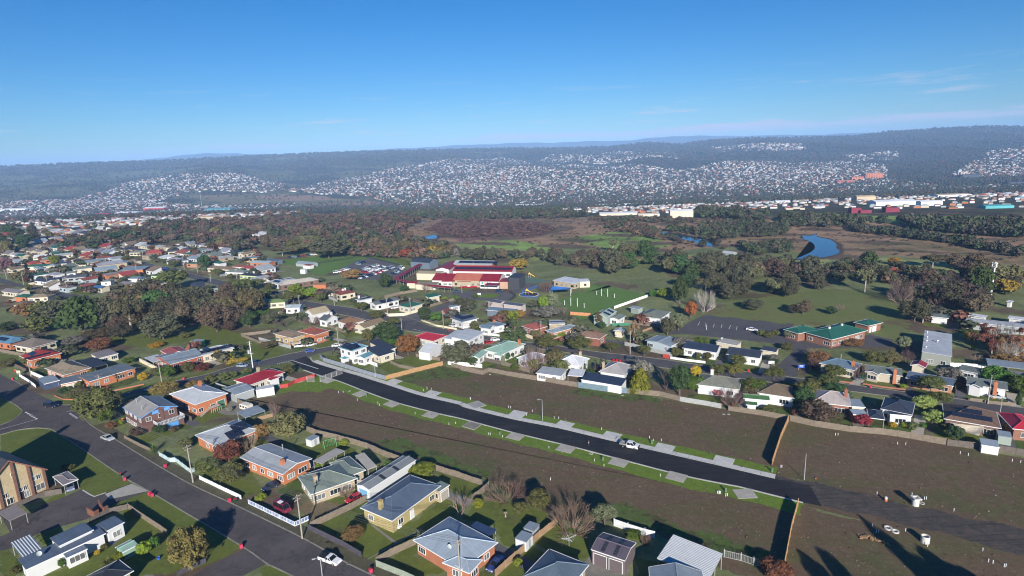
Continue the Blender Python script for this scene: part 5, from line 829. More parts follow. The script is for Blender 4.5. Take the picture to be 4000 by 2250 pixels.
WO=[
["dark mixed trees of the wood in the left middle",[[-210,290],[-213,342],[-158,324],[-133,299],[-128,263],[-146,277],[-159,270],[-177,264],[-195,275]],42,[8,14],["gumdark","brownwood","gumdark","olive2"],1],
["brown and grey bush trees beyond the left suburb",[[-462,596],[-467,708],[-411,716],[-312,699],[-257,672],[-178,586],[-160,524],[-210,501],[-256,518],[-337,582],[-402,550]],30,[8,13],["brownwood","gumdark","gumdark","olive2","bare"],2],
["dark trees above the left suburb",[[-618,725],[-587,766],[-459,595],[-444,552],[-454,526]],20,[8,14],["darkgreen","gumdark","gumdark","olive2"],3],
["grey-green bush trees behind the school",[[-140,527],[-89,522],[-57,493],[-40,469],[-36,450],[-52,445],[-88,452],[-118,474],[-135,484]],16,[7,12],["gumdark","brownwood","gumdark","olive2"],4],
["gum trees around the head of the school field",[[-206,535],[-178,536],[-140,527],[-127,476],[-157,467],[-182,469]],16,[8,13],["gum","gumdark","olive"],5],
["line of grey trees along the meadow edge",[[-36,456],[20,438],[71,416],[63,371],[42,383],[19,412],[-32,430]],34,[6,9],["gumdark","gumdark","brownwood"],6],
["dark pines and gums right of the sports field",[[67,426],[115,416],[124,369],[110,314],[94,308],[93,329],[89,359],[62,335],[60,365]],26,[9,15],["pine","gumdark","darkgreen","gum"],7],
["belt of brown and grey gums above the paddock",[[131,392],[160,380],[185,347],[158,298],[139,279],[114,290],[104,284],[100,315]],50,[7,12],["brownwood","gumdark","gumdark","gum"],8],
["scattered gums between the paddock and the red farmhouse",[[187,352],[211,337],[246,346],[248,321],[210,305],[173,312]],26,[5,9],["gumdark","gum","gumdark"],9],
["dark bush trees right of the paddock",[[188,286],[221,303],[234,286],[219,261],[202,246],[191,262],[176,255],[180,267]],34,[6,11],["brownwood","gumdark","purplebare","gumdark"],10],
["trees behind the phone mast",[[266,353],[285,323],[254,286],[242,288],[245,317]],12,[6,10],["gumdark","olive2","brownwood"],11],
["garden trees of the left suburb",[[-503,587],[-449,578],[-382,559],[-269,452],[-228,372],[-263,378],[-311,366],[-341,390]],26,[3,5],["olive","gumdark","olive2","rust"],12],
["garden shrubs of the middle suburb",[[-92,330],[-19,326],[-16,274],[-38,263],[-39,238],[-70,244]],10,[2,4],["olive","green","olive2"],13],
["street-side garden bushes beyond the brown lot",[[-17,228],[67,194],[65,189],[24,207],[-16,211]],12,[1.5,3],["olive","green","olive2","rust"],14],
["garden bushes behind the long paling fence",[[56,165],[75,156],[94,151],[111,141],[125,137],[126,142],[107,150],[81,161],[61,168]],22,[1.2,2.6],["olive","green","rust","gardenmix","olive2"],15],
["birch thicket at the right edge",[[171,214],[197,219],[165,182],[162,192],[161,200]],14,[4,8],["birchrust","rust","greybare"],16]]
PO=[
["power",[-78.9,131.3,0],9.9,"timber power pole beside the pale blue worn fence"],
["power",[-44.5,107.7,0],10,"timber power pole at the end of the blue and white front fence"],
["power",[-142.1,193.1,0],6.6,"power pole in front of the flat-roofed orange brick house"],
["stub",[-138.9,182.2,0],4.2,"short grey pole at the crossroads kerb"],
["power",[-123.4,197,0],9.1,"leaning power pole beside the long clipped hedge"],
["transformer",[-97.7,211.5,0],10.9,"tall pale pole carrying a transformer beside the cross street"],
["power",[-70.8,230.5,0],9.8,"power pole behind the white two storey house"],
["lamp",[-49,197.9,0],7.1,"grey lamp pole beside the curved steel fence"],
["power",[-49,252,0],6.8,"power pole at the bend beside the round oak"],
["power",[-31,255,0],8.6,"power pole in front of the low cream wall"],
["power",[-94,306,0],6,"power pole beside the dark fence of the grey house"],
["power",[-125,319,0],5.6,"power pole left of the round oak"],
["power",[-112,305,0],6.7,"power pole on the lower diagonal street"],
["power",[-61,281,0],9.2,"power pole in front of the weatherboard house"],
["power",[-50,283,0],8.3,"power pole beside the curved cream wall"],
["power",[11.3,235.7,0],7.8,"power pole beside the coral red roof"],
["power",[43.4,212.7,0],9.1,"tall power pole beside the street opposite the navy-roofed shed"],
["lampnew",[7.4,158.6,0],6.4,"thin new street lamp standing on the new footpath"],
["lampbare",[65.1,122.8,0],6.5,"thin lamp post at the end of the new road"],
["power",[110.2,190.6,0],5.1,"power pole in front of the cream hip-roofed house"],
["power",[135.5,159,0],8.8,"tall power pole in front of the white weatherboard house"],
["lamp",[132.9,151.5,0],4.9,"street lamp beside the brown tiled roof"],
["lamp",[-37,96.3,0],3.7,"galvanised street lamp at the bottom edge beside the white utility car"],
["power",[-11.1,92.6,0],9.2,"dark power pole in front of the silver roof at the bottom edge"],
["power",[-181.1,212.1,0],5.3,"power pole at the corner garden of the scarlet-roofed house"],
["carparklight",[81,240,0],2.1,"short white post in the hall car park"],
["mast",[228,275,0],17.2,"white telephone mast with panel antennas"],
["power",[-330,397,0],8.6,"power pole beside the brown street tree at the left"],
["power",[-299,378,0],8.5,"power pole in front of the navy gabled houses"],
["power",[-278,366,0],9.9,"power pole beside the white boat on the left street"],
["power",[-363,423,0],6.6,"power pole at the far left street"],
["power",[-266,418,0],11.3,"power pole in front of the orange shopping block"],
["power",[-335,515,0],8.9,"tall power pole at the top of the diagonal road"],
["power",[-303,488,0],8.4,"power pole beside the scarlet roof"],
["power",[-227,409,0],13.8,"power pole in the middle of the diagonal road"],
["power",[-224,420,0],9.8,"power pole right of the green roofed brick cottage"],
["power",[-196,382,0],5.8,"short lamp pole on the diagonal road kerb"],
["power",[-178,380,0],8.7,"power pole beside the street oak clump"],
["power",[-153,366,0],6.2,"power pole in front of the solar cream house"],
["power",[-124,338,0],7,"power pole beside the lime green trees"],
["power",[-196,382,0],3.8,"short pole at the diagonal road verge"],
["power",[-28,325,0],4.8,"lamp post beside the school drop-off"]]
CA=[
["ute","white",[-36.7,100.3],-27,"white coupe utility with black tray cover parked on the bottom street"],
["sedan","silver",[-115.9,156.4],-29,"silver sedan parked at the kerb beside the grey timber fence"],
["suv","navyblack",[-150.8,181.7],-12,"dark navy four-wheel drive crossing the intersection"],
["van","maroon",[-52.4,118.2],-36,"maroon camper van with white roof hatch behind the blue and white fence"],
["hatch","red",[-37.3,120.9],-136,"red hatchback in the driveway beside the long white shed"],
["hatch","navy",[-58.6,127.2],-129,"dark navy hatchback in the driveway behind the white fence"],
["sedan","navyblue",[-4.9,97.2],-123,"royal blue car beside the silver-roofed brick house"],
["sedan","silverblue",[-108.1,130.6],-52,"silver-blue sedan under the carport by the flats"],
["tray","white",[28.8,141],-28,"white dual-cab tray utility parked on the new road"],
["hatch","bluegrey",[-102.8,214.2],-6,"pale blue hatchback parked on the cross street"],
["sedan","navy",[-99.2,217.6],-6,"dark navy car parked in front of the pale blue hatchback"],
["wagon","whitevan",[-120.5,223.9],-40,"white van in the driveway of the cream solar house"],
["sedan","navyblue",[-124.8,193.2],42,"blue car half hidden by the hedge"],
["suv","white",[-88.6,236.3],13,"white four-wheel drive in front of the yellow brick house"],
["suv","white",[-84.4,237.4],42,"white station wagon with dark windows beside the wheelie bin"],
["hatch","royalblue",[-82.2,229.2],17,"royal blue hatchback driving on the cross street"],
["sedan","white",[-72.9,235.2],19,"white sedan parked beside the power pole on the cross street"],
["sedan","white",[-60,295],30,"white sedan in the drive between the white and teal green houses"],
["hatch","white",[-27,258],-30,"white car in front of the navy hip-roofed house"],
["hatch","white",[-38,277],42,"white car under the conifers"],
["hatch","white",[-7.8,235.2],8,"white hatchback parked left of the cedar"],
["hatch","red",[-10,231.8],30,"red hatchback parked left of the cedar"],
["wagon","darkgrey",[42.8,205.6],-27,"dark grey station wagon on the street beside the power pole"],
["sedan","white",[98.6,236.3],-41,"white sedan alone in the hall car park"],
["sedan","silver",[140.9,162.7],-26,"silver sedan behind the grey panel front fence"],
["suv","darkblue",[-7,324],-25,"dark blue car at the school drop-off"],
["suv","darkblue",[-31,327],7,"dark sedan parked beside the drop-off walkway"],
["hatch","royalblue",[-257,439],-11,"royal blue car on the diagonal road"],
["sedan","silver",[-241,430],-27,"silver car beside the power pole on the diagonal road"],
["wagon","whitevan",[-199,433],9,"white van in front of the rust red low roof"],
["sedan","darkgrey",[111.1,180.3],-6,"dark car in the drive left of the beige weatherboard house"],
["suv","bluegrey",[-111,428],-36,0],
["suv","navy",[-110,432],-37,1],
["hatch","navy",[-109,436],-37,1],
["sedan","darkblue",[-103,402],-35,2],
["hatch","silver",[-102,405],-35,3],
["hatch","white",[-101,408],-36,4],
["wagon","white",[-100,410],-36,4],
["wagon","darkgrey",[-99,413],-36,5],
["hatch","white",[-98,416],-36,4],
["sedan","bluegrey",[-97,418],-36,6],
["sedan","white",[-96,421],-37,4],
["suv","red",[-98,395],-35,7],
["wagon","white",[-97,397],-35,8],
["hatch","white",[-96,400],-35,8],
["wagon","white",[-94,403],-36,8],
["sedan","white",[-93,405],-36,8],
["hatch","white",[-92,408],-36,8],
["sedan","darkgrey",[-91,411],-36,9],
["sedan","white",[-90,414],-36,8],
["suv","navy",[-93,383],-34,10],
["sedan","darkgrey",[-92,386],-35,11],
["sedan","white",[-91,388],-35,12],
["suv","red",[-90,391],-35,13],
["suv","white",[-89,393],-35,12],
["sedan","red",[-88,396],-36,13],
["suv","white",[-87,399],-36,12],
["suv","silver",[-86,401],-36,14],
["hatch","navy",[-85,404],-36,10],
["suv","bluegrey",[-84,407],-36,15],
["suv","silver",[-83,410],-37,14],
["suv","white",[-98,376],-34,16],
["suv","darkblue",[-96,378],-34,17],
["wagon","white",[-95,380],-34,16],
["sedan","darkblue",[-93,383],-34,17],
["suv","white",[-119,399],27,18],
["suv","white",[-118,401],28,18],
["hatch","red",[-117,403],28,19],
["wagon","white",[-116,405],28,18],
["wagon","white",[-115,408],28,18],
["hatch","bluegrey",[-114,410],28,20],
["hatch","darkblue",[-113,412],28,21],
["sedan","navy",[-78,387],-41,22],
["sedan","bluegrey",[-77,391],-41,23],
["sedan","silver",[-77,395],-41,24],
["suv","darkblue",[-77,399],-42,25],
["suv","white",[-76,403],-42,26],
["suv","white",[-76,408],-42,26],
["hatch","darkblue",[-176,470],-33,27],
["suv","bluegrey",[-173,472],-34,28],
["hatch","navy",[-170,474],-34,29],
["hatch","red",[-167,476],-34,30],
["suv","darkgrey",[-164,478],-34,31],
["suv","white",[-161,480],-34,32],
["suv","white",[-158,482],-35,32]]
BI=[
[[-99.1,135.6],"dgreen","dark bin with red lid, left of a pair on the lawn kerb"],
[[-96.7,133.3],"pink","pink-red wheelie bin, right of a pair on the lawn kerb"],
[[-86.4,126.2],"pink","left pink-red wheelie bin at the concrete driveway"],
[[-85.4,125.5],"pink","right pink-red wheelie bin at the concrete driveway"],
[[-90,139.2],"pink","pink-red wheelie bin in front of the pale blue worn fence"],
[[-65.9,122.2],"pink","pink-red wheelie bin in front of the bright white fence"],
[[-55.9,105.3],"pink","lone pink-red wheelie bin by the round clipped hedge"],
[[-28.1,96.7],"pink","pink-red wheelie bin at the sage fence corner"],
[[-58.8,129.7],"redyellow","red bin with yellow lid at the low-gabled brick house"],
[[-119.4,168.8],"redyellow","red bin with yellow lid beside the brown brick house"],
[[-64.5,122.1],"dgreen","dark green bin beside the bright white fence"],
[[-142.5,195.8],"pink","red bin at the wall of the flat-roofed orange house"],
[[-141.8,196],"pink","pink bin at the wall of the flat-roofed orange house"],
[[-185.1,208.7],"pink","pink-red bin at the far corner kerb"],
[[-184.4,209.5],"green","green bin at the far corner kerb"],
[[-191.6,217.9],"redyellow","red lidded bin behind the signboard"],
[[-210,241],"redyellow","red and yellow bin beside the brown tiled cream house"],
[[-118.9,202.5],"pink","pink-red bin on the cross street verge"],
[[35.9,205.6],"red","left red bin of three on the street kerb"],
[[37,205.2],"red","middle red bin of three on the street kerb"],
[[38.1,204.7],"red","right red bin of three on the street kerb"],
[[46.8,199],"red","red bin behind the golden cypress"],
[[-28,251],"red","red bin beside the low cream wall"],
[[79,190.5],"red","red bin at the street beside the round oak"],
[[113.9,179.9],"red","red bin in front of the beige weatherboard house"],
[[110.3,173.2],"pink","pink-red bin on the kerb by the brick front wall"],
[[157.5,184.6],"red","red bin under the long carport"],
[[-92.9,238.8],"red","red bin in front of the yellow brick house"]]
MI=[
{"k":"manhole","p":[83,111.6,0],"l":"white concrete manhole riser with square collar on the brown lot","c":"manhole","r":1.1,"h":2.2,"collar":1},
{"k":"manhole","p":[76.9,99.7,0],"l":"open white concrete pipe section near the shadowed corner","c":"concrete pipe","r":1.2,"h":1.9,"collar":0},
{"k":"ring","p":[72.7,104.2,0],"l":"concrete ring lying beside the gravel track","c":"concrete ring","r":1.2},
{"k":"ring","p":[73.4,103.1,0],"l":"second concrete ring lying behind the first","c":"concrete ring","r":1.1},
{"k":"ring","p":[84.8,112.2,0],"l":"grey concrete lid ring beside the manhole riser","c":"concrete ring","r":0.9},
{"k":"ring","p":[18.6,138.4,0],"l":"white ring cover in the verge of the new road","c":"manhole cover","r":0.8},
{"k":"ring","p":[-55.1,186.1,0],"l":"white ring cover in the upper verge","c":"manhole cover","r":0.6},
{"k":"ring","p":[59.3,158.3,0],"l":"left white ring cover near the paling fence","c":"manhole cover","r":0.6},
{"k":"ring","p":[60.7,158.2,0],"l":"right white ring cover near the paling fence","c":"manhole cover","r":0.6},
{"k":"ring","p":[33.3,174.3,0],"l":"white ring cover at the grass below the blue fence","c":"manhole cover","r":0.6},
{"k":"ring","p":[-8.8,196.8,0],"l":"white ring cover at the corner of the long paling fence","c":"manhole cover","r":0.5},
{"k":"logs","p":[67.5,101,0],"l":"heap of sawn timber logs and rubble in the shade","c":"log pile"},
{"k":"cone","p":[78,113.5,0],"l":"orange and white traffic drum on the brown lot","c":"traffic drum"},
{"k":"conefall","p":[67.8,122.9,0],"l":"fallen orange marker beside the lamp post","c":"marker"},
{"k":"pillar","p":[59.4,126.7,0],"l":"small green power pillar at the end of the far new fence","c":"power pillar"},
{"k":"pillar","p":[-4.8,150.7,0],"l":"first green power pillar from the left on the lower verge","c":"power pillar"},
{"k":"pillar","p":[21,134.8,0],"l":"green power pillar right of the ring cover","c":"power pillar"},
{"k":"pillar","p":[34.9,142.5,0],"l":"green power pillar on the upper verge behind the tray utility","c":"power pillar"},
{"k":"pillar","p":[45.8,119.1,0],"l":"green power pillar beside the last lower driveway","c":"power pillar"},
{"k":"pillar","p":[-48.3,181.3,0],"l":"green power pillar beside the second lower driveway","c":"power pillar"},
{"k":"pillar","p":[-29.2,185.4,0],"l":"green power pillar on the upper verge beside the third driveway","c":"power pillar"},
{"k":"swing","p":[-50.3,147.1,0],"l":"green metal swing set on the shaded lawn","c":"swing set"},
{"k":"caravan","p":[-83.9,173.6,0],"l":"cream caravan parked beside the open carport","c":"caravan"},
{"k":"shedsmall","p":[2.2,106.1,0],"l":"left grey garden shed beside the sloping timber fence","c":"shed","w":2.4,"d":2.2,"hh":2,"col":"bluegrey"},
{"k":"shedsmall","p":[0.6,102.8,0],"l":"white walled garden shed nearest the sloping timber fence","c":"shed","w":2.6,"d":2.4,"hh":2.1,"col":"greygreen"},
{"k":"shedsmall","p":[-55.4,148.9,0],"l":"small grey garden shed beside the swing set","c":"shed","w":2.6,"d":2.2,"hh":2,"col":"greygreen"},
{"k":"patio","p":[-47.5,137.5,0],"l":"flat pale patio roof on posts between two houses","c":"patio roof","w":6,"d":3,"hh":2.5},
{"k":"clothesline","p":[9.3,102.3,0],"l":"pale metal rotary clothesline in the shaded yard","c":"clothesline"},
{"k":"sign","p":[88.8,195.1,0],"l":"white notice board on the hall road corner","c":"notice board","col":"white"},
{"k":"sign","p":[97,190.5,0],"l":"blue notice board on the other side of the hall road","c":"notice board","col":"royalblue"},
{"k":"sign","p":[-18,315,0],"l":"white board on the roundabout island","c":"sign","col":"white"},
{"k":"signcorner","p":[-186.9,213.7,0],"l":"cream signboard above the white corner fence","c":"signboard","col":"cream"},
{"k":"birdbath","p":[-3.1,112.7,0],"l":"small pale birdbath on the lit lawn","c":"birdbath"},
{"k":"garden_bucket","p":[-71,102.8,0],"l":"blue pot on the lawn by the hedge","c":"pot"},
{"k":"goal","p":[26,290,0],"l":"short left behind post of the near goal","c":"goal post","h":2.3},
{"k":"goal","p":[29,288,0],"l":"tall left goal post of the near goal","c":"goal post","h":4.2},
{"k":"goal","p":[32,286,0],"l":"tall right goal post of the near goal","c":"goal post","h":4.3},
{"k":"goal","p":[35,283,0],"l":"short right behind post of the near goal","c":"goal post","h":2.4},
{"k":"goal","p":[45,309,0],"l":"short left behind post of the far goal","c":"goal post","h":2.2},
{"k":"goal","p":[47,306,0],"l":"tall left goal post of the far goal","c":"goal post","h":4},
{"k":"goal","p":[50,304,0],"l":"tall right goal post of the far goal","c":"goal post","h":4.3},
{"k":"goal","p":[53,301,0],"l":"short right behind post of the far goal","c":"goal post","h":2.2},
{"k":"slide","p":[8,316,0],"l":"yellow slide tower inside the blue playground fence","c":"play tower","col":"yellowp"},
{"k":"slide","p":[11,361,0],"l":"yellow slide beside the far school playground","c":"play tower","col":"yellowp"},
{"k":"sandpit","p":[9,315,0],"l":"dark soft-fall play circle with pale rim","c":"play area"},
{"k":"shade","p":[26,311,0],"l":"blue shade sail on white posts by the sports field","c":"shade sail"},
{"k":"boat","p":[-283,373,0],"l":"white boat hull on the verge of the left street","c":"boat"},
{"k":"redboat","p":[-25,336,0],"l":"red play boat in front of the school","c":"play boat"},
{"k":"person","p":[18.5,142.3,0],"l":"person in dark clothes walking along the new road","c":"person"},
{"k":"lightmast","p":[-1022,2006,-70],"l":"tall stadium light mast in the left distance","c":"light mast"}]
FB=[
[[196,683,-3.3,-6,25.7,11.6],8.1,"fw","fcream","large cream warehouse with gabled roof below the town",0],
[[506,790,-8.8,-6,51.4,23.1],5.2,"fw","fw","long white warehouse at the right of the river flats",0],
[[530,754,-7.1,-6,25.7,11.6],4.8,"fw","fw","white warehouse right of the long white warehouse",0],
[[536,657,-2.1,-6,29,13.1],2.8,"faqua","faqua","aqua coloured shed at the far right",0],
[[382,660,-2.3,-6,10.3,8],4.9,"fmaroon","fmaroon","maroon stacked container block on the flats",0],
[[390,655,-2.1,-6,11.5,8],2.4,"fmaroon","fmaroon","lower maroon container block beside it",0],
[[419,655,-2.1,-6,14.5,8],4.2,"fmaroon","fmaroon","second maroon container block to the right",0],
[[630,1062,-27.8,-6,31.6,14.2],7,"ftan","ftan","tan hall below the hospital tower",0],
[[1389,2302,-67.9,-6,63.3,28.5],20.7,"forange","forange","orange brick hospital block in the town",1],
[[1290,2235,-69.5,-6,41.5,18.7],15.4,"forange","forange","lower orange brick block left of the hospital block",1],
[[1184,2125,-70,-6,56.3,25.3],11.3,"forange2","forange2","long brick block at the foot of the hospital block",1],
[[1678,2247,-68.9,-6,9,8],25.1,"ftan","fw","slim white office tower in the city centre",1],
[[1683,2238,-69.1,-6,14.1,8],17.9,"ftan","ftan","tan office tower beside the slim white tower",1],
[[1666,2178,-70,-6,64.9,29.2],12.7,"fdark","fdark","dark flat city block right of the office towers",0],
[[1514,1799,-70,-6,53.6,24.1],8.6,"fdark","fdark","dark long building at the right edge of the city",0],
[[144,792,-9,-6,49.5,20],2.9,"fw","fcream","long cream depot building below the town",0],
[[170,731,-5.8,-6,25.8,11.6],3.1,"fcream","fcream","cream depot building left of the large warehouse",0],
[[276,1339,-48.1,-6,163.2,30],4.2,"fw","fw","long white industrial roof row",0],
[[523,1148,-34.4,-6,26.6,12],3,"fw","fw","white industrial shed on the flats",0],
[[492,1378,-51.2,-6,45.5,20.5],4.4,"fw","fw","white low shed right of the town green",0],
[[835,1133,-32.7,-6,59.7,26.9],3.6,"ftan","fw","long pale shed below the city centre",0],
[[55,1608,-65.1,-6,74.2,33.4],5.1,"fw","fw","white long shed at the left foot of the town",0],
[[-454,917,-6,-6,46.8,21.1],3.4,"ftan","ftan","tan sawtooth factory in the left distance",0],
[[-875,1826,-65.9,-6,81.3,36.6],8.7,"fteal","fteal","teal factory in the left distance",0],
[[-1829,2248,-69.5,-6,100.1,45],8.3,"fw","fw","long white factory at the left edge",0],
[[-1181,1868,-68,-6,70.9,31.9],6.9,"fw","fw","white factory left of the stadium mast",0],
[[-1183,2022,-70,-6,73.5,33.1],9.6,"fw","fred","white factory with red sign band",0],
[[-1256,1863,-68,-6,49.3,22.2],5.9,"fred","fred","dark red factory shed in the left distance",0],
[[-448,947,-8,-6,34.4,15.5],3,"fw","ftan","pale hall right of the tan factory",0],
[[-474,710,0,-6,33.1,14.9],1.9,"fw","fw","long curved white hall behind the left suburb",0],
[[-357,851,-5.2,12,31.8,8],1.2,"fgrey","fgrey","concrete road bridge over the flats",0],
[[-360,1038,-16.6,12,24.4,8],1.4,"fgrey","fgrey","second concrete bridge section over the flats",0]]
SC=[
["river_scrub",[[-304,1063],[-364,1751],[86,955],[99,745],[-30,770],[-222,881]],900,[5,11],[0.8,1.3],[[0.055,0.066,0.038],[0.068,0.074,0.042],[0.075,0.066,0.05],[0.05,0.07,0.034]]],
["river_scrub",[[208,683],[270,850],[290,669],[253,588]],260,[5,10],[0.8,1.3],[[0.055,0.066,0.038],[0.068,0.074,0.042],[0.075,0.066,0.05],[0.05,0.07,0.034]]],
["river_scrub",[[134,548],[229,586],[254,541],[226,489],[180,485]],330,[3,7],[0.8,1.1],[[0.055,0.066,0.038],[0.068,0.074,0.042],[0.075,0.066,0.05],[0.05,0.07,0.034]]],
["river_scrub",[[172,446],[212,449],[201,415],[170,404]],130,[3,6],[0.8,1.2],[[0.055,0.066,0.038],[0.068,0.074,0.042],[0.075,0.066,0.05],[0.05,0.07,0.034]]],
["river_scrub",[[302,527],[340,459],[337,385],[319,364],[316,431],[289,504]],300,[3,7],[0.8,1.1],[[0.055,0.066,0.038],[0.068,0.074,0.042],[0.075,0.066,0.05],[0.05,0.07,0.034]]],
["river_scrub",[[363,559],[438,505],[379,434],[341,490]],330,[4,9],[0.9,1.3],[[0.055,0.066,0.038],[0.068,0.074,0.042],[0.075,0.066,0.05],[0.05,0.07,0.034]]],
["river_scrub",[[292,640],[355,546],[297,525],[252,552]],260,[4,8],[0.9,1.2],[[0.055,0.066,0.038],[0.068,0.074,0.042],[0.075,0.066,0.05],[0.05,0.07,0.034]]],
["river_scrub",[[112,638],[136,557],[168,481],[158,425],[114,518],[91,590]],260,[2.5,6],[0.8,1.1],[[0.055,0.066,0.038],[0.068,0.074,0.042],[0.075,0.066,0.05],[0.05,0.07,0.034],[0.11,0.07,0.05],[0.09,0.06,0.045],[0.13,0.09,0.06]]],
["river_scrub",[[101,757],[198,651],[245,564],[180,589],[90,680]],200,[3,6],[0.7,1.0],[[0.055,0.066,0.038],[0.068,0.074,0.042],[0.075,0.066,0.05],[0.05,0.07,0.034],[0.11,0.07,0.05],[0.09,0.06,0.045],[0.13,0.09,0.06]]],
["purple_scrub",[[-90,628],[-82,801],[32,680],[47,582],[25,547],[-46,548]],1300,[3,6],[0.45,0.7],[[0.11,0.07,0.065],[0.085,0.055,0.055],[0.13,0.08,0.07]]],
["marsh_scrub",[[-281,782],[-135,1093],[99,745],[255,618],[424,488],[301,342],[255,388],[219,385],[177,451],[114,435],[33,486],[-67,533]],1500,[1.2,3.2],[0.4,0.7],[[0.11,0.07,0.05],[0.09,0.06,0.045],[0.13,0.09,0.06],[0.11,0.07,0.05],[0.09,0.06,0.045],[0.13,0.09,0.06],[0.055,0.066,0.038],[0.068,0.074,0.042],[0.075,0.066,0.05],[0.05,0.07,0.034]]],
["bush_land",[[-482,788],[-361,854],[-201,1093],[-111,760],[-115,620],[-78,512],[-100,464],[-159,532],[-271,575],[-370,618]],2000,[5,10],[0.7,1.1],[[0.055,0.066,0.038],[0.068,0.074,0.042],[0.075,0.066,0.05],[0.05,0.07,0.034],[0.11,0.07,0.05],[0.09,0.06,0.045],[0.13,0.09,0.06],[0.11,0.07,0.065],[0.085,0.055,0.055],[0.13,0.08,0.07]]],
["bush_land",[[-2162,2569],[-644,1529],[-314,1068],[-341,804],[-444,725],[-435,598],[-497,579]],380,[5,11],[0.7,1.1],[[0.055,0.066,0.038],[0.068,0.074,0.042],[0.075,0.066,0.05],[0.05,0.07,0.034],[0.11,0.07,0.05],[0.09,0.06,0.045],[0.13,0.09,0.06]]],
["meadow_trees",[[-19,465],[57,430],[156,396],[246,375],[225,340],[100,381],[-18,424]],120,[3,7],[0.8,1.1],[[0.055,0.066,0.038],[0.068,0.074,0.042],[0.075,0.066,0.05],[0.05,0.07,0.034]]],
["bush_land",[[103,390],[184,348],[274,310],[243,274],[209,296],[186,325],[135,342],[96,365]],220,[3,7],[0.7,1.0],[[0.055,0.066,0.038],[0.068,0.074,0.042],[0.075,0.066,0.05],[0.05,0.07,0.034],[0.11,0.07,0.05],[0.09,0.06,0.045],[0.13,0.09,0.06]]],
["bush_land",[[-143,473],[-104,484],[-48,453],[-47,435],[-97,452]],120,[4,8],[0.8,1.0],[[0.055,0.066,0.038],[0.068,0.074,0.042],[0.075,0.066,0.05],[0.05,0.07,0.034],[0.11,0.07,0.05],[0.09,0.06,0.045],[0.13,0.09,0.06]]],
["far_bush",[[-462,596],[-467,708],[-411,716],[-312,699],[-257,672],[-178,586],[-160,524],[-210,501],[-256,518],[-337,582],[-402,550]],260,[7,12],[0.8,1.0],[[0.055,0.066,0.038],[0.068,0.074,0.042],[0.075,0.066,0.05],[0.05,0.07,0.034],[0.11,0.07,0.05],[0.09,0.06,0.045],[0.13,0.09,0.06]]],
["far_bush",[[-140,527],[-89,522],[-57,493],[-40,469],[-36,450],[-52,445],[-88,452],[-118,474],[-135,484]],90,[6,11],[0.8,1.0],[[0.055,0.066,0.038],[0.068,0.074,0.042],[0.075,0.066,0.05],[0.05,0.07,0.034],[0.11,0.07,0.05],[0.09,0.06,0.045],[0.13,0.09,0.06]]]]
FLATS=[-125.63, 130.29, 61.4, 12.49, 20.0, 5.4, 5.24]
CABL=['overhead power cables above the verge beside the bottom street', 'overhead power cables from the worn fence pole to the crossroads stub', 'overhead power cables crossing the lawn to the dark pole at the bottom', 'overhead power cables over the flat-roofed orange brick house street', 'overhead power cables from the brick house pole to the corner garden', 'overhead power cables along the cross street to the transformer pole', 'overhead power cables from the transformer to the white two storey house', 'overhead power cables over the suburban street bend', 'overhead power cables over the street from the coral roof pole', 'overhead power cables between the bend and the cedar']
SUB=[[[-506, 589], [-381, 593], [-258, 547], [-205, 474], [-193, 419], [-253, 450], [-227, 382], [-241, 355], [-291, 331]], [[-673, 791], [-513, 731], [-383, 640], [-357, 579], [-501, 583]], [[-241, 428], [-185, 427], [-154, 393], [-139, 352], [-159, 363], [-209, 386]]]
TR=[dict(p=[a[0],a[1],a[6] if len(a)>6 else 0],h=a[2],w=a[3],k=a[4],l=a[5]) for a in TR]
for q in MI: q.setdefault('g',None);q.setdefault('l',None)
HO=[dict(l=a[0],c=a[1],n=a[1].replace(' ','_'),v=[v+[.45,0] if len(v)==10 else v+[0] for v in a[2]],ch=[],sol=[],d=[],w=1,x=[],z=0)|(a[3] if len(a)>3 else {}) for a in HO]
GR=[dict(n=a,m=b,z=c,j=d,p=e) for a,b,c,d,e in GR]
KB=[dict(n=a,m=b,w=c,h=d,p=e) for a,b,c,d,e in KB]
FE=[dict(l=a[0],k=a[1],h=a[2],p=a[3],c=(a+['fence'])[4],n='fence') for a in FE]
PO=[dict(k=a,p=b,h=c,l=d) for a,b,c,d in PO]
CA=[dict(k=a,c=b,p=c,a=d,l=e if isinstance(e,str) else CL[e][0],g=None if isinstance(e,str) else CL[e][1]) for a,b,c,d,e in CA]
BI=[dict(p=a,c=b,l=c) for a,b,c in BI]
FB=[dict(r=a,h=b,rc=c,wc=d,l=e,w=f) for a,b,c,d,e,f in FB]
MI+=[dict(k='stake',p=[x,y,0],l='small white survey marker standing on the grass or bare lots of the new road',c='survey marker',g='white survey markers on the new lots') for x,y in STAKES]
SC=[(n,L,c,tuple(w),tuple(h),p) for n,L,c,w,h,p in SC]
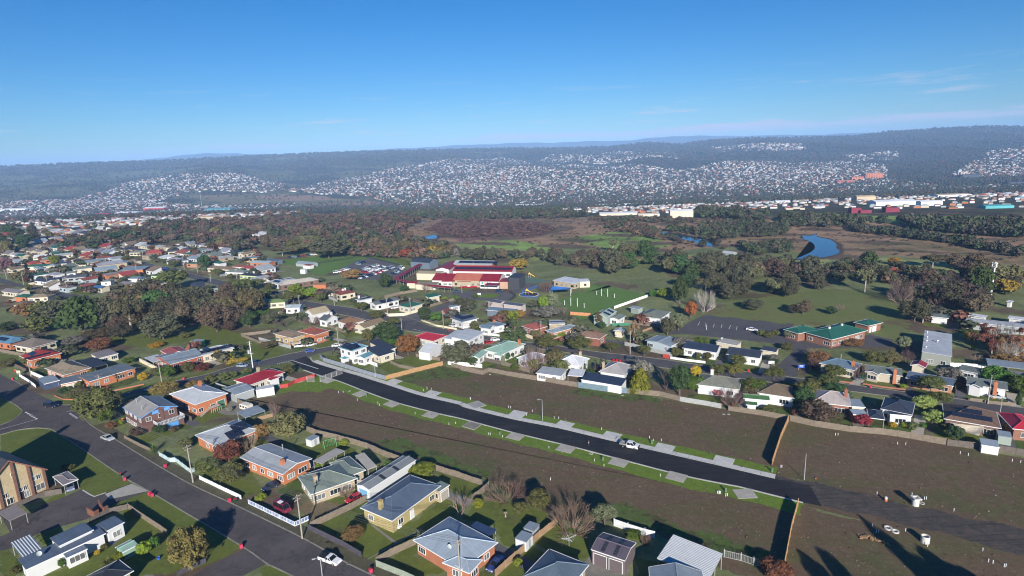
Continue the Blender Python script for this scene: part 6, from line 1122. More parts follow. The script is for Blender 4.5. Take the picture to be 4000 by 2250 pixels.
# --- mesh helpers
def link(o,parent=None):
 LK(o)
 if parent is not None:o.parent=parent
 return o
def mesh(name,V,Fc,mat=None,uvs=None,smooth=False):
 me=bpy.data.meshes.new(name);me.from_pydata([tuple(v) for v in V],[],Fc)
 if mat is not None:
  for x in (mat if isinstance(mat,(list,tuple)) else [mat]):me.materials.append(x)
 if uvs is not None:
  u=me.uv_layers.new(name='UVMap');arr=np.array([c for f in uvs for c in f],dtype=np.float32).ravel();u.data.foreach_set('uv',arr)
 if smooth:me.polygons.foreach_set('use_smooth',[True]*len(me.polygons))
 me.update();return me
def obj(name,me,parent=None,loc=None,rz=None,**tags):
 o=NO(name,me);link(o,parent)
 if loc is not None:o.location=loc
 if rz is not None:o.rotation_euler=(0,0,rz)
 for k,v in tags.items():
  if v:o[k]=v
 return o
class MB:
 def __init__(s):s.v=[];s.f=[];s.u=[]
 def quad(s,a,b,c,d,uv=None):
  n=len(s.v);s.v+=[a,b,c,d];s.f.append((n,n+1,n+2,n+3))
  if uv is None:
   w=(Vector(b)-Vector(a)).length;h_=(Vector(d)-Vector(a)).length;uv=((0,0),(w,0),(w,h_),(0,h_))
  s.u.append(uv)
 def tri(s,a,b,c,uv=None):
  n=len(s.v);s.v+=[a,b,c];s.f.append((n,n+1,n+2));s.u.append(uv or ((0,0),(1,0),(.5,1)))
 def poly(s,P_):
  n=len(s.v);s.v+=list(P_);s.f.append(tuple(range(n,n+len(P_))));s.u.append([(p[0],p[1]) for p in P_])
 def box(s,c,sz,rz=0,top=1.0,bot=True):
  x,y,z=c;a,b,h_=sz[0]/2,sz[1]/2,sz[2]/2;C,Sn=cos(rz),sin(rz)
  def p(i,j,k):
   t=top if k>0 else 1;u_,w_=i*a*t,j*b*t;return (x+u_*C-w_*Sn,y+u_*Sn+w_*C,z+k*h_)
  s.quad(p(-1,-1,-1),p(1,-1,-1),p(1,-1,1),p(-1,-1,1));s.quad(p(1,-1,-1),p(1,1,-1),p(1,1,1),p(1,-1,1))
  s.quad(p(1,1,-1),p(-1,1,-1),p(-1,1,1),p(1,1,1));s.quad(p(-1,1,-1),p(-1,-1,-1),p(-1,-1,1),p(-1,1,1))
  s.quad(p(-1,-1,1),p(1,-1,1),p(1,1,1),p(-1,1,1))
  if bot:s.quad(p(-1,1,-1),p(1,1,-1),p(1,-1,-1),p(-1,-1,-1))
 def tube(s,a,b,r0,r1=None,n=6,cap=True):
  r1=r0 if r1 is None else r1;a=Vector(a);b=Vector(b);d=(b-a)
  if d.length<1e-6:return
  d.normalize();e=d.orthogonal().normalized();g=d.cross(e)
  A=[a+(e*cos(t)+g*sin(t))*r0 for t in [i*2*math.pi/n for i in range(n)]];B=[b+(e*cos(t)+g*sin(t))*r1 for t in [i*2*math.pi/n for i in range(n)]]
  for i in range(n):
   j=(i+1)%n;s.quad(tuple(A[i]),tuple(A[j]),tuple(B[j]),tuple(B[i]))
  if cap:s.poly([tuple(x) for x in B]);s.poly([tuple(x) for x in A[::-1]])
 def lathe(s,prof,c=(0,0,0),n=16):
  R_=[[(c[0]+r*cos(t),c[1]+r*sin(t),c[2]+z) for t in [i*2*math.pi/n for i in range(n)]] for r,z in prof]
  for a,b in zip(R_,R_[1:]):
   for i in range(n):
    j=(i+1)%n;s.quad(a[i],a[j],b[j],b[i])
 def me(s,name,mat,smooth=False):return mesh(name,s.v,s.f,mat,s.u,smooth)
def empty(name,loc,rz=0,**t):
 o=NO(name,None);o.empty_display_size=.5;link(o);o.location=loc;o.rotation_euler=(0,0,rz)
 for k,v in t.items():
  if v:o[k]=v
 return o
rng=random.Random(7)
# --- terrain
def lerp_tab(x,t):return np.interp(x,[a for a,b in t],[b for a,b in t])
RIDGE=[(-1,115),(-.86,115),(-.72,122),(-.59,117),(-.46,127),(-.33,134),(-.19,134),(0,115),(.166,95),(.21,117),(.235,122),(.28,98),(.33,122),(.4,129),(.5,120),(.566,115),(.63,143),(.73,158),(.8,158),(.86,138),(1,140)]
def sm(t):
 t=np.clip(t,0,1);return t*t*(3-2*t)
def terr(X,Y):
 X=np.asarray(X,float);Y=np.asarray(Y,float)
 y0=lerp_tab(X,[(-500,800),(-100,610),(0,600)]);t=np.clip((Y-y0)/1100.,0,1);z=-70*(.6*t+.4*sm(t))
 Ys=np.maximum(Y,2200.);k=X/Ys;r=lerp_tab(k,RIDGE)+70;t=np.clip((Ys-2200)/3300.,0,1);z=z+np.where(Y>2200,r*(.35*t+.65*t*t*(1.6-.6*t)),0)
 w=sm((Y-2300)/900.)*(1-sm((Y-4700)/700.))
 z=z+w*(20*np.sin(X/310.+1.3)*np.sin(Y/390.+X/900.)+9*np.sin(X/140.+Y/260.)+5*np.sin(X/95.-Y/170.+2))
 z=z-np.where(Y>5500,130*sm((Y-5500)/1500.),0)
 return z
def inpoly(X,Y,L):
 X=np.asarray(X);Y=np.asarray(Y);r=np.zeros(X.shape,bool);n=len(L);j=n-1
 for i in range(n):
  xi,yi=L[i];xj,yj=L[j]
  with np.errstate(divide='ignore',invalid='ignore'):
   c=((yi>Y)!=(yj>Y))&(X<(xj-xi)*(Y-yi)/((yj-yi) or 1e-9)+xi)
  r^=c;j=i
 return r
LCOL=dict(wood=(.060,.056,.036),forest=(.028,.040,.030),grassland=(.10,.105,.05),town=(.075,.075,.055),marsh=(.30,.20,.125),purple=(.18,.11,.095),meadow=(.21,.31,.08),grass=(.25,.28,.11))
def vnoise(X,Y,s,seed=0):
 a=seed*1.7
 return (np.sin(X/s+a)+np.sin(Y/s*1.3+2*a+X/s*.7)+np.sin((X-Y)/s*.61+3*a)+np.sin((X*.8+Y*1.7)/s*.9+a*5))/4
def build_terrain():
 ys=np.concatenate([np.linspace(-400,60,10),np.linspace(75,900,180)[0:],900*np.exp(np.linspace(.008,math.log(14500/900),300))]);nx=420;ks=np.linspace(-1.35,1.35,nx)
 Yg=np.repeat(ys[:,None],nx,1);Xg=ks[None,:]*np.maximum(Yg,420.);Z=terr(Xg,Yg)
 # distant ranges
 K=Xg/np.maximum(Yg,1)
 for yc,wd,prof in ((12500,1300,[(-.85,135),(-.7,190),(-.6,206),(-.53,278),(-.49,293),(-.44,281),(-.4,228),(-.3,200),(-.24,241),(-.1,271),(0,284),(.08,265),(.2,254),(.27,303),(.31,300),(.34,271),(.42,254),(.52,228),(.6,238),(.7,210),(1,210)]),):
  pr=lerp_tab(K,prof)+6*np.sin(K*60)+4*np.sin(K*140+1);Z=np.maximum(Z,np.where(Yg>9200,-60+(pr+60)*sm((Yg-yc+wd*2.3)/(wd*2.3)),-999))
 V=np.stack([Xg,Yg,Z],-1).reshape(-1,3);ny=len(ys)
 idx=np.arange(ny*nx).reshape(ny,nx);Q=np.stack([idx[:-1,:-1],idx[:-1,1:],idx[1:,1:],idx[1:,:-1]],-1).reshape(-1,4)
 me=bpy.data.meshes.new('terrain');me.vertices.add(len(V));me.vertices.foreach_set('co',V.astype(np.float32).ravel());me.loops.add(Q.size);me.loops.foreach_set('vertex_index',Q.ravel().astype(np.int32));me.polygons.add(len(Q));me.polygons.foreach_set('loop_start',np.arange(0,Q.size,4,dtype=np.int32));me.polygons.foreach_set('loop_total',np.full(len(Q),4,np.int32));me.update()
 me.polygons.foreach_set('use_smooth',np.ones(len(Q),bool))
 C=np.zeros((len(V),3));x,y=V[:,0],V[:,1];C[:]=(.165,.19,.085)
 C[y>650]=(.07,.065,.045);C[y>1500]=LCOL['wood'];C[y>7000]=(.05,.06,.05)
 jx=x+vnoise(x,y,23,1)*np.minimum(y*.012,18);jy=y+vnoise(x,y,31,2)*np.minimum(y*.02,40)
 for c,L in LC:
  m=inpoly(jx,jy,L);C[m]=LCOL[c]
 n1=vnoise(x,y,260,3)*vnoise(x,y,90,4);far=(y>1900)&(y<5600)&(n1>np.where(x<-200,-.02,.12))&(x<200);C[far]=C[far]*.3+np.array((.15,.155,.075))*.7
 mk=(y<700)&(vnoise(x,y,9,5)>.25);C[mk]=(.13,.10,.07)
 at=me.color_attributes.new('Col','FLOAT_COLOR','POINT');at.data.foreach_set('color',np.concatenate([C,np.ones((len(C),1))],1).astype(np.float32).ravel())
 m,nt,bs=new_mat('land');P=objvec(nt,'Object');vc=node(nt,'ShaderNodeVertexColor',layer_name='Col').outputs[0]
 a=mixrgb(nt,1.,vc,mixrgb(nt,ramp(nt,noise(nt,P,.045,8,.75),.3,.7),(.62,.62,.62),(1.4,1.38,1.34)),'MULTIPLY')
 a=mixrgb(nt,1.,a,mixrgb(nt,ramp(nt,noise(nt,P,.6,6,.75),.3,.7),(.72,.72,.72),(1.3,1.3,1.3)),'MULTIPLY')
 a=mixrgb(nt,ramp(nt,noise(nt,P,.011,6,.7),.52,.62,0,.5),a,(.055,.085,.022))
 nt.links.new(a,bs.inputs['Base Color']);bs.inputs['Roughness'].default_value=1;bs.inputs['Specular IOR Level'].default_value=.1;me.materials.append(m)
 obj('terrain',me,kind='structure')
build_terrain()
# --- ground sheets
def smoothline(L,st=1.2):
 P_=[Vector((x,y)) for x,y in L];o=[]
 for i in range(len(P_)-1):
  p0=P_[max(i-1,0)];p1=P_[i];p2=P_[i+1];p3=P_[min(i+2,len(P_)-1)];n=max(1,int((p2-p1).length/st)) if (p2-p1).length<30 else 1
  for k in range(n):
   t=k/n;o.append(.5*((2*p1)+(p2-p0)*t+(2*p0-5*p1+4*p2-p3)*t*t+(3*p1-p0-3*p2+p3)*t**3))
 o.append(P_[-1]);return o
def jag(L,a,seed=0):
 r=random.Random(seed+len(L));o=[];n=len(L)
 for i in range(n):
  p=Vector(L[i]);q=Vector(L[(i+1)%n]);k=max(1,min(60,int((q-p).length/.8)));nn=Vector((-(q-p).y,(q-p).x));nn=nn.normalized() if nn.length else nn
  for j in range(k):
   t=j/k;pt=p.lerp(q,t);w=sin(pt.x*1.1+pt.y*.7)+.6*sin(pt.x*2.7-pt.y*2.1)+r.uniform(-.6,.6);o.append(pt+nn*w*a*.55)
 return o
for i,g in enumerate(GR):
 L=[Vector(p) for p in g['p']]
 if g['j']:L=jag(g['p'],g['j'],i)
 z=g['z']*.012+i*.0004+.004
 me=mesh(g['n'],[(p[0],p[1],z) for p in L],[tuple(range(len(L)))],GM[g['m']]())
 if me.polygons[0].normal.z<0:me.flip_normals()
 obj(g['n'],me,kind='structure')
def strip(L,w,h_,z0=.0):
 b=MB();L=smoothline(L);n=len(L);A=[];B=[]
 for i,p in enumerate(L):
  t=(L[min(i+1,n-1)]-L[max(i-1,0)]);t=t.normalized() if t.length else Vector((1,0));A.append(p);B.append(p+Vector((-t.y,t.x))*w)
 for i in range(n-1):
  a,a2,c,c2=A[i],A[i+1],B[i],B[i+1];T=z0+h_
  b.quad((a.x,a.y,T),(a2.x,a2.y,T),(c2.x,c2.y,T),(c.x,c.y,T));b.quad((a.x,a.y,z0),(a2.x,a2.y,z0),(a2.x,a2.y,T),(a.x,a.y,T));b.quad((c2.x,c2.y,z0),(c.x,c.y,z0),(c.x,c.y,T),(c2.x,c2.y,T))
 return b
for k in KB:
 if k['n']=='footpath':
  L=smoothline(k['p'],1.0);root=empty('footpath',(L[0].x,L[0].y,0),kind='structure');acc=[L[0]];d=0;mm=GM[k['m']]()
  for p,q in zip(L,L[1:]):
   d+=(q-p).length;acc.append(q)
   if d>=2.6:
    b=MB();t0=(acc[1]-acc[0]).normalized();t1=(acc[-1]-acc[-2]).normalized();s0=acc[0]+t0*.03;e0=acc[-1]-t1*.03;pl=[s0]+acc[1:-1]+[e0]
    n=len(pl);rt=[]
    for i,pp in enumerate(pl):
     t=(pl[min(i+1,n-1)]-pl[max(i-1,0)]).normalized();rt.append(pp+Vector((-t.y,t.x))*k['w'])
    T=k['h']
    for i in range(n-1):
     a,a2,c2,c=pl[i],pl[i+1],rt[i+1],rt[i];b.quad((a.x,a.y,T),(a2.x,a2.y,T),(c2.x,c2.y,T),(c.x,c.y,T));b.quad((a.x,a.y,0),(a2.x,a2.y,0),(a2.x,a2.y,T),(a.x,a.y,T));b.quad((c2.x,c2.y,0),(c.x,c.y,0),(c.x,c.y,T),(c2.x,c2.y,T))
    o=obj('paving_slab',b.me('paving_slab',mm));o.parent=root;o.matrix_parent_inverse=MT(root.location).inverted();acc=[q];d=0
 else:obj('kerb',strip(k['p'],k['w'],k['h']).me('kerb',GM[k['m']]()),kind='structure')
cb=MB();cb.box((0,0,.03),(4.6,3.9,.06),top=1.0);cme=cb.me('driveway_slab',GM['concretenew']())
cb=MB();cb.box((0,0,.03),(4.3,3.6,.06));cme2=cb.me('driveway_slab2',GM['concrete']())
lowL=[k for k in KB if k['m']=='concretekerb']
def near_dir(x,y):
 best=None
 for k in lowL:
  for a,b in zip(k['p'],k['p'][1:]):
   mx,my=(a[0]+b[0])/2,(a[1]+b[1])/2;d=(mx-x)**2+(my-y)**2
   if best is None or d<best[0]:best=(d,math.atan2(b[1]-a[1],b[0]-a[0]))
 return best[1]
for x,y,w in CO:obj('driveway_slab',cme if w else cme2,loc=(x,y,.05),rz=near_dir(x,y),kind='structure')
b=MB()
for x0,y0,x1,y1,w in MK:
 a=Vector((x0,y0));c=Vector((x1,y1));t=(c-a);nn=Vector((-t.y,t.x)).normalized()*w*.9;z=.075
 b.quad((a.x-nn.x,a.y-nn.y,z),(c.x-nn.x,c.y-nn.y,z),(c.x+nn.x,c.y+nn.y,z),(a.x+nn.x,a.y+nn.y,z))
obj('road_marking',b.me('road_marking',GM['paint']()),kind='structure')
for w in WA:
 m=MATS.get('river_water')
 if not m:
  m,nt,bs=new_mat('river_water');bs.inputs['Base Color'].default_value=(.012,.03,.06,1);bs.inputs['Roughness'].default_value=.06;bs.inputs['Specular IOR Level'].default_value=.9;bump(nt,bs,noise(nt,objvec(nt),.5,4),.05,.25);MATS['river_water']=m
 L=w['p']
 L=[tuple(p) for p in smoothline([tuple(p) for p in L]+[tuple(L[0])],4)]
 c_=np.array(L).mean(0);BK=jag([tuple(c_+(np.array(p)-c_)*(1+4.5/max(8,np.hypot(*(np.array(p)-c_))))) for p in L[:-1]],1.2,3);me=mesh('mud_bank',[(p[0],p[1],w['z']) for p in BK],[tuple(range(len(BK)))],plain('bank_mud',(.075,.055,.04),.9,var=.4,scale=.3))
 if me.polygons[0].normal.z<0:me.flip_normals()
 obj('mud_bank',me,kind='structure')
 me=mesh('river_water',[(p[0],p[1],w['z']+.05) for p in L[:-1]],[tuple(range(len(L)-1))],m)
 if me.polygons[0].normal.z<0:me.flip_normals()
 obj('river_water',me,kind='structure')
# --- houses
WIN={}
def window_mesh(w,h_,n):
 key=(round(w,1),round(h_,1),n)
 if key in WIN:return WIN[key]
 b=MB();t=.065
 b.box((0,-.04,h_/2),(w,.1,t));b.box((0,-.04,-h_/2),(w+.1,.14,t));b.box((-w/2,-.04,0),(t,.1,h_-t));b.box((w/2,-.04,0),(t,.1,h_-t))
 for i in range(1,n):b.box((-w/2+i*w/n,-.035,0),(.06,.07,h_-t))
 p=MB();p.box((0,-.01,0),(w-.06,.03,h_-.06))
 WIN[key]=(b.me('window',FRAME),p.me('pane',GLASS));return WIN[key]
pm=MB();pm.box((0,0,.03),(.98,.98,.05));PANEL=pm.me('solar_panel',[SOLAR,ALU]);
pf=MB();pf.box((0,0,.012),(1.04,1.04,.03));PANF=pf.me('panel_frame',ALU)
def roof_rise(v):
 L,Wd,rt,p,oh=v[3],v[4],v[6],v[7],v[10];t=math.tan(rad(p))
 if rt=='hip':return (min(L,Wd)/2+oh)*t
 if rt=='gx':return (Wd/2+oh)*t
 if rt in('gy','gy2'):return (L/2+oh)*t
 if rt=='sk':return (Wd+2*oh)*t
 return .12
def make_vol(root,v,idx,far):
 cx,cy,yaw,L,Wd,e,rt,p,rc,wc,oh,z0=v
 fr=empty_local(root,v)
 a,b_=L/2,Wd/2
 if rt!='flat' and rt!='ribs':a-=oh;b_-=oh
 else:a-=oh;b_-=oh
 a=max(a,.6);b_=max(b_,.6);t=math.tan(rad(p));rise=roof_rise(v)
 eps=.004*idx
 X,Y=L/2+.0,Wd/2+.0
 # ---- roof
 r=MB();th=.14
 def q3(pl,u0,u1):
  r.quad(*pl)
 E=e
 if rt=='hip':
  m=min(L,Wd)/2;rise=m*t
  if L>=Wd:R1=(-X+m,0,E+rise);R2=(X-m,0,E+rise)
  else:R1=(0,-Y+m,E+rise);R2=(0,Y-m,E+rise)
  c=[(-X,-Y,E),(X,-Y,E),(X,Y,E),(-X,Y,E)];sl=m/cos(rad(p))
  if L>=Wd:
   r.quad(c[0],c[1],R2,R1,((0,0),(L,0),(L-m,sl),(m,sl)));r.tri(c[1],c[2],R2,((0,0),(Wd,0),(Wd/2,sl)));r.quad(c[2],c[3],R1,R2,((0,0),(L,0),(L-m,sl),(m,sl)));r.tri(c[3],c[0],R1,((0,0),(Wd,0),(Wd/2,sl)))
  else:
   r.tri(c[0],c[1],R1,((0,0),(L,0),(L/2,sl)));r.quad(c[1],c[2],R2,R1,((0,0),(Wd,0),(Wd-m,sl),(m,sl)));r.tri(c[2],c[3],R2,((0,0),(L,0),(L/2,sl)));r.quad(c[3],c[0],R1,R2,((0,0),(Wd,0),(Wd-m,sl),(m,sl)))
  r.quad((-X,Y,E-.02),(X,Y,E-.02),(X,-Y,E-.02),(-X,-Y,E-.02))
  ridges=[(R1,R2)]+[(c[i],R1 if (c[i][0]<0 if L>=Wd else c[i][1]<0) else R2) for i in range(4)]
 elif rt in('gx','gy','gy2'):
  if rt=='gx':
   rise=Y*t;f=lambda x,y,z:(x,y,z);A,B=X,Y
  else:
   rise=X*t;f=lambda x,y,z:(-y,x,z);A,B=Y,X
  sl=B/cos(rad(p))
  for sgn in (-1,1):
   e0,e1=f(-A if sgn<0 else A,sgn*B,E),f((A if sgn<0 else -A),sgn*B,E)
   r0,r1=f((A if sgn<0 else -A),0,E+rise),f((-A if sgn<0 else A),0,E+rise)
   r.quad(e0,e1,r0,r1,((0,0),(2*A,0),(2*A,sl),(0,sl)))
   d=lambda q:(q[0],q[1],q[2]-th)
   r.quad(d(e1),d(e0),d(r1),d(r0));r.quad(d(e0),d(e1),e1,e0);r.quad(d(e1),d(r0),r0,e1);r.quad(d(r1),d(e0),e0,r1)
  ridges=[(f(-A,0,E+rise),f(A,0,E+rise))]
 else:
  dz=rise if rt=='sk' else max(.1,t*Wd)
  lo,hi=E,E+dz
  c=[(-X,-Y,lo),(X,-Y,lo),(X,Y,hi),(-X,Y,hi)];d=lambda q:(q[0],q[1],q[2]-.16)
  r.quad(*c);r.quad(d(c[3]),d(c[2]),d(c[1]),d(c[0]))
  for i in range(4):
   j=(i+1)%4;r.quad(d(c[i]),d(c[j]),c[j],c[i])
  ridges=[]
 ro=obj('roof',r.me('roof',rmat(rc)),fr)
 if rt=='ribs':
  n=int(L/.42);b2=MB();dz=max(.1,t*Wd)
  for i in range(n):
   x=-X+(i+.5)*L/n;b2.quad((x-.06,-Y,lo+.055),(x+.06,-Y,lo+.055),(x+.06,Y,hi+.055),(x-.06,Y,hi+.055));b2.quad((x-.11,-Y,lo+.004),(x-.06,-Y,lo+.055),(x-.06,Y,hi+.055),(x-.11,Y,hi+.004));b2.quad((x+.06,-Y,lo+.055),(x+.11,-Y,lo+.004),(x+.11,Y,hi+.004),(x+.06,Y,hi+.055))
  o=obj('roof_rib',b2.me('roof_rib',plain('rib_metal',(.55,.58,.6),.45,var=.1)),ro);o['kind']='stuff'
 if far<330:
  # gutters, ridge caps
  if rt in('hip',) or rt=='gx':
   g_=MB();gs=[((0,-Y-.05,E-.06),(L+.2,.1,.16)),((0,Y+.05,E-.06),(L+.2,.1,.16))]
   if rt=='hip':gs+=[((-X-.05,0,E-.06),(.1,Wd-.002,.16)),((X+.05,0,E-.06),(.1,Wd-.002,.16))]
   for c_,s_ in gs:g_.box(c_,s_)
   obj('gutter',g_.me('gutter',FRAME if wc!='mauvewall' else wallmat(wc)),ro)
  elif rt in('flat','sk') and wc!='posts' and L>3:
   g_=MB();g_.box((0,-Y-.04,E-.1),(L+.1,.07,.22));obj('gutter',g_.me('gutter',FRAME),ro)
  elif rt in('gy','gy2'):
   g_=MB();g_.box((-X-.05,0,E-.06),(.1,Wd,.14));g_.box((X+.05,0,E-.06),(.1,Wd,.14))
   if rt=='gy' or rt=='gy2':
    hh=X*t
    for sx in (-1,1):
     for yy in (-Y-.03,Y+.03):
      g_.quad((sx*X,yy,E-.2),(0,yy,E+hh-.2),(0,yy,E+hh+.02),(sx*X,yy,E+.02))
   fm=plain('blue_fascia',(.13,.33,.68)) if 'brownbrick'==wc else FRAME
   obj('fascia',g_.me('fascia',fm),ro)
  if ridges and far<260:
   rb=MB()
   for p0,p1 in ridges:
    p0=Vector(p0)+Vector((0,0,.03));p1=Vector(p1)+Vector((0,0,.03));rb.tube(p0,p1,.09,n=4,cap=False)
   c0=RC[rc];obj('ridge_cap',rb.me('ridge_cap',plain('ridge_'+rc,mul(c0,1.25 if rc not in TILES else .8),.6)),ro)
 # ---- walls
 if wc=='posts':
  w=MB();inx,iny=X-.15,Y-.15;nn=max(2,int(L/4)+1)
  pm_=plain('steel_post',(.35,.35,.34),.5)
  pb=MB();top=(E-.1);pb.box((0,0,top/2-.02),(.1,.1,top-.06));pme=pb.me('post',pm_)
  for i in range(nn):
   for sy in (-1,1):obj('post',pme,fr,loc=(-inx+2*inx*i/(nn-1),sy*iny,0))
  bm_=MB();bm_.box((0,-iny,E-.22),(2*inx,.06,.1));bm_.box((0,iny,E-.22),(2*inx,.06,.1));obj('beam',bm_.me('beam',pm_),fr)
  return fr
 w=MB();H=E-.03
 c=[(-a,-b_),(a,-b_),(a,b_),(-a,b_)];tops=[H,H,H,H]
 if rt in('flat','sk','ribs'):
  dz=rise if rt=='sk' else max(.1,t*Wd);fz=lambda y:E-.17+dz*(y+Y)/(2*Y);tops=[fz(-b_),fz(-b_),fz(b_),fz(b_)]
 u=0
 for i in range(4):
  j=(i+1)%4;l=math.dist(c[i],c[j]);A0=(c[i][0],c[i][1],-.3);B0=(c[j][0],c[j][1],-.3);A1=(c[i][0],c[i][1],tops[i]);B1=(c[j][0],c[j][1],tops[j])
  w.quad(A0,B0,B1,A1,((u,-.3),(u+l,-.3),(u+l,tops[j]),(u,tops[i])));u+=l
 if rt=='gx':
  zr=H+b_*t
  w.tri((a,-b_,H),(a,b_,H),(a,0,zr),((0,H),(2*b_,H),(b_,zr)));w.tri((-a,b_,H),(-a,-b_,H),(-a,0,zr),((0,H),(2*b_,H),(b_,zr)))
 elif rt in('gy','gy2'):
  zr=H+a*t
  w.tri((-a,-b_,H),(a,-b_,H),(0,-b_,zr),((0,H),(2*a,H),(a,zr)));w.tri((a,b_,H),(-a,b_,H),(0,b_,zr),((0,H),(2*a,H),(a,zr)))
 obj('wall',w.me('wall',wallmat(wc)),fr,loc=(eps,eps,0))
 return fr
def empty_local(root,v):
 """volumes share the house empty: return a pseudo-parent carrying the local frame"""
 return Frame(root,v)
class Frame:
 def __init__(s,root,v):
  s.root=root;c=root['_o'];a=rad(v[2])-c[2];dx,dy=v[0]-c[0],v[1]-c[1];C,Sn=cos(-c[2]),sin(-c[2])
  s.M=MT((dx*C-dy*Sn,dx*Sn+dy*C,v[11]))@MR(a,4,'Z')
_obj=obj
def obj(name,me,parent=None,loc=None,rz=None,mat=None,**tags):
 if isinstance(parent,Frame):
  o=NO(name,me);LK(o);o.parent=parent.root
  L=Matrix.Identity(4)
  if mat is not None:L=mat
  elif loc is not None:L=MT(loc)@MR(rz or 0,4,'Z')
  o.matrix_local=parent.M@L
  for k,v in tags.items():
   if v:o[k]=v
  return o
 if mat is not None:
  o=_obj(name,me,parent,**tags);o.matrix_local=mat;return o
 return _obj(name,me,parent,loc,rz,**tags)
def face_mat(v,face,f,z,wallinset=True):
 L,Wd,oh=v[3],v[4],v[10];a=max(L/2-oh,.6);b_=max(Wd/2-oh,.6)
 if face=='R':return MT((-a+2*a*f,-b_-.01,z)),2*a
 if face=='L':return MT((-a-.01,b_-2*b_*f,z))@MR(-math.pi/2,4,'Z'),2*b_
 if face=='E':return MT((a+.01,-b_+2*b_*f,z))@MR(math.pi/2,4,'Z'),2*b_
 return MT((a-2*a*f,b_+.01,z))@MR(math.pi,4,'Z'),2*a
CHM={}
def build_house(i,s):
 r=random.Random(i*13+5);v0=s['v'][0];dist=math.hypot(v0[0],v0[1])
 root=empty(s['n'],(v0[0],v0[1],s['z']),rad(v0[2]),label=s['l'],category=s['c'],group=s.get('g'))
 root['_o']=[v0[0],v0[1],rad(v0[2])]
 frs=[]
 for k,v in enumerate(s['v']):
  fr=make_vol(root,v,k,dist);frs.append(fr)
  if s['w'] and v[9]!='posts' and v[3]>2.5 and v[4]>2:
   floors=[1.45] if v[5]<4.6 else [1.2,4.0]
   for face in ('L','R','E','N'):
    if face in 'EN' and dist>230:continue
    Mx,l=face_mat(v,face,.5,1)
    n=max(1,int(l/3.1)) if l>2.2 else 0
    dd=[d for d in s['d'] if d[0]==k and d[1]==face]
    for z in floors:
     if dist>330:z=min(z+.1,v[5]-.9)
     for q in range(n):
      f=(q+.5)/n+r.uniform(-.04,.04)
      if any(abs(f-d[2])*l<d[3]/2+1.1 for d in dd):continue
      if r.random()<.12:continue
      w_=r.choice([1.4,2.0,2.5]);w_=min(w_,l/n-.5)
      if w_<.7:continue
      wm,pmn=window_mesh(w_,1.25,2 if w_<1.6 else 3);Mx,_=face_mat(v,face,f,min(z,v[5]-1.05))
      if dist>300:obj('window',pmn,fr,mat=Mx@MT((0,-.03,0)))
      else:
       o=obj('window',wm,fr,mat=Mx);p_=NO('pane',pmn);LK(p_);p_.parent=o
 for k,face,f,w_,h_,col in s['d']:
  Mx,l=face_mat(s['v'][k],face,f,h_/2+.02);b=MB();b.box((0,-.03,0),(w_,.08,h_));o=obj('garage_door' if w_>1.5 else 'door',b.me('door',wallmat(col)),frs[k],mat=Mx)
  fb_=MB();fb_.box((0,-.02,h_/2+.05),(w_+.2,.12,.1));fb_.box((-w_/2-.05,-.02,0),(.1,.12,h_));fb_.box((w_/2+.05,-.02,0),(.1,.12,h_));p_=NO('frame',fb_.me('frame',FRAME));LK(p_);p_.parent=o
 for k,fx,fy,col in s['ch']:
  v=s['v'][k];x=-v[3]/2+v[3]*fx;y=-v[4]/2+v[4]*fy;ht=v[5]+roof_rise(v)*.75+.9
  if fy<.06:y-=.25
  b=MB()
  if col=='metal':b.tube((x,y,v[5]-.2),(x,y,ht),.12,n=8);b.tube((x,y,ht),(x,y,ht+.12),.2,n=8);m_=plain('flue_metal',(.45,.46,.46),.4,.5)
  else:
   lo=0 if fy<.06 else v[5]-.3;b.box((x,y,(lo+ht)/2),(.85,.75,ht-lo));b.box((x,y,ht+.05),(1.0,.9,.12));m_=wallmat(col)
  o=obj('chimney',b.me('chimney',m_),frs[k])
  if col!='metal':
   pb=MB();pb.tube((0,0,0),(0,0,.35),.14,.12,8);p_=NO('chimney_pot',pb.me('chimney_pot',plain('terracotta',(.35,.14,.08))));LK(p_);p_.parent=o;p_.location=(x,y,ht+.1)
 for k,face,fx,fv,nc,nr,pt in s['sol']:
  v=s['v'][k];L,Wd,E,p=v[3],v[4],v[5],rad(v[7]);pw,ph=(1.05,1.7) if pt==1 else (1.7,1.05) if pt==0 else (.5,1.6)
  if v[6]=='gx' or v[6] in('gy','gy2'):pass
  if face=='R':half=Wd/2 if v[6]!='sk' else Wd;sl=half/cos(p);span=L;base=MT((0,-Wd/2,E))@MR(p,4,'X')
  elif face=='L':half=L/2;sl=half/cos(p);span=Wd;base=MT((-L/2,0,E))@MR(-math.pi/2,4,'Z')@MR(p,4,'X')
  else:sl=Wd;span=L;base=MT((0,-Wd/2,E+.02))@MR(math.atan(max(.1,math.tan(p)*Wd)/Wd),4,'X')
  sc=min(1.0,.95*span/(nc*pw),(.92*sl)/(nr*ph)) 
  pw*=sc;ph*=sc
  for a_ in range(nc):
   for c_ in range(nr):
    x=(fx-.5)*span+(a_-(nc-1)/2)*pw;y=fv*sl+(c_-(nr-1)/2)*ph
    y=min(max(y,ph*.55+(c_)*0),sl-ph*.5)
    obj('skylight' if pt==2 else 'solar_panel',PANEL if pt!=2 else PANF,frs[k],mat=base@MT((x,y,.05))@MD((pw*.985,ph*.985,1,1)))
 for ex in s['x']:
  extra(root,s,frs,ex)
 del root['_o']
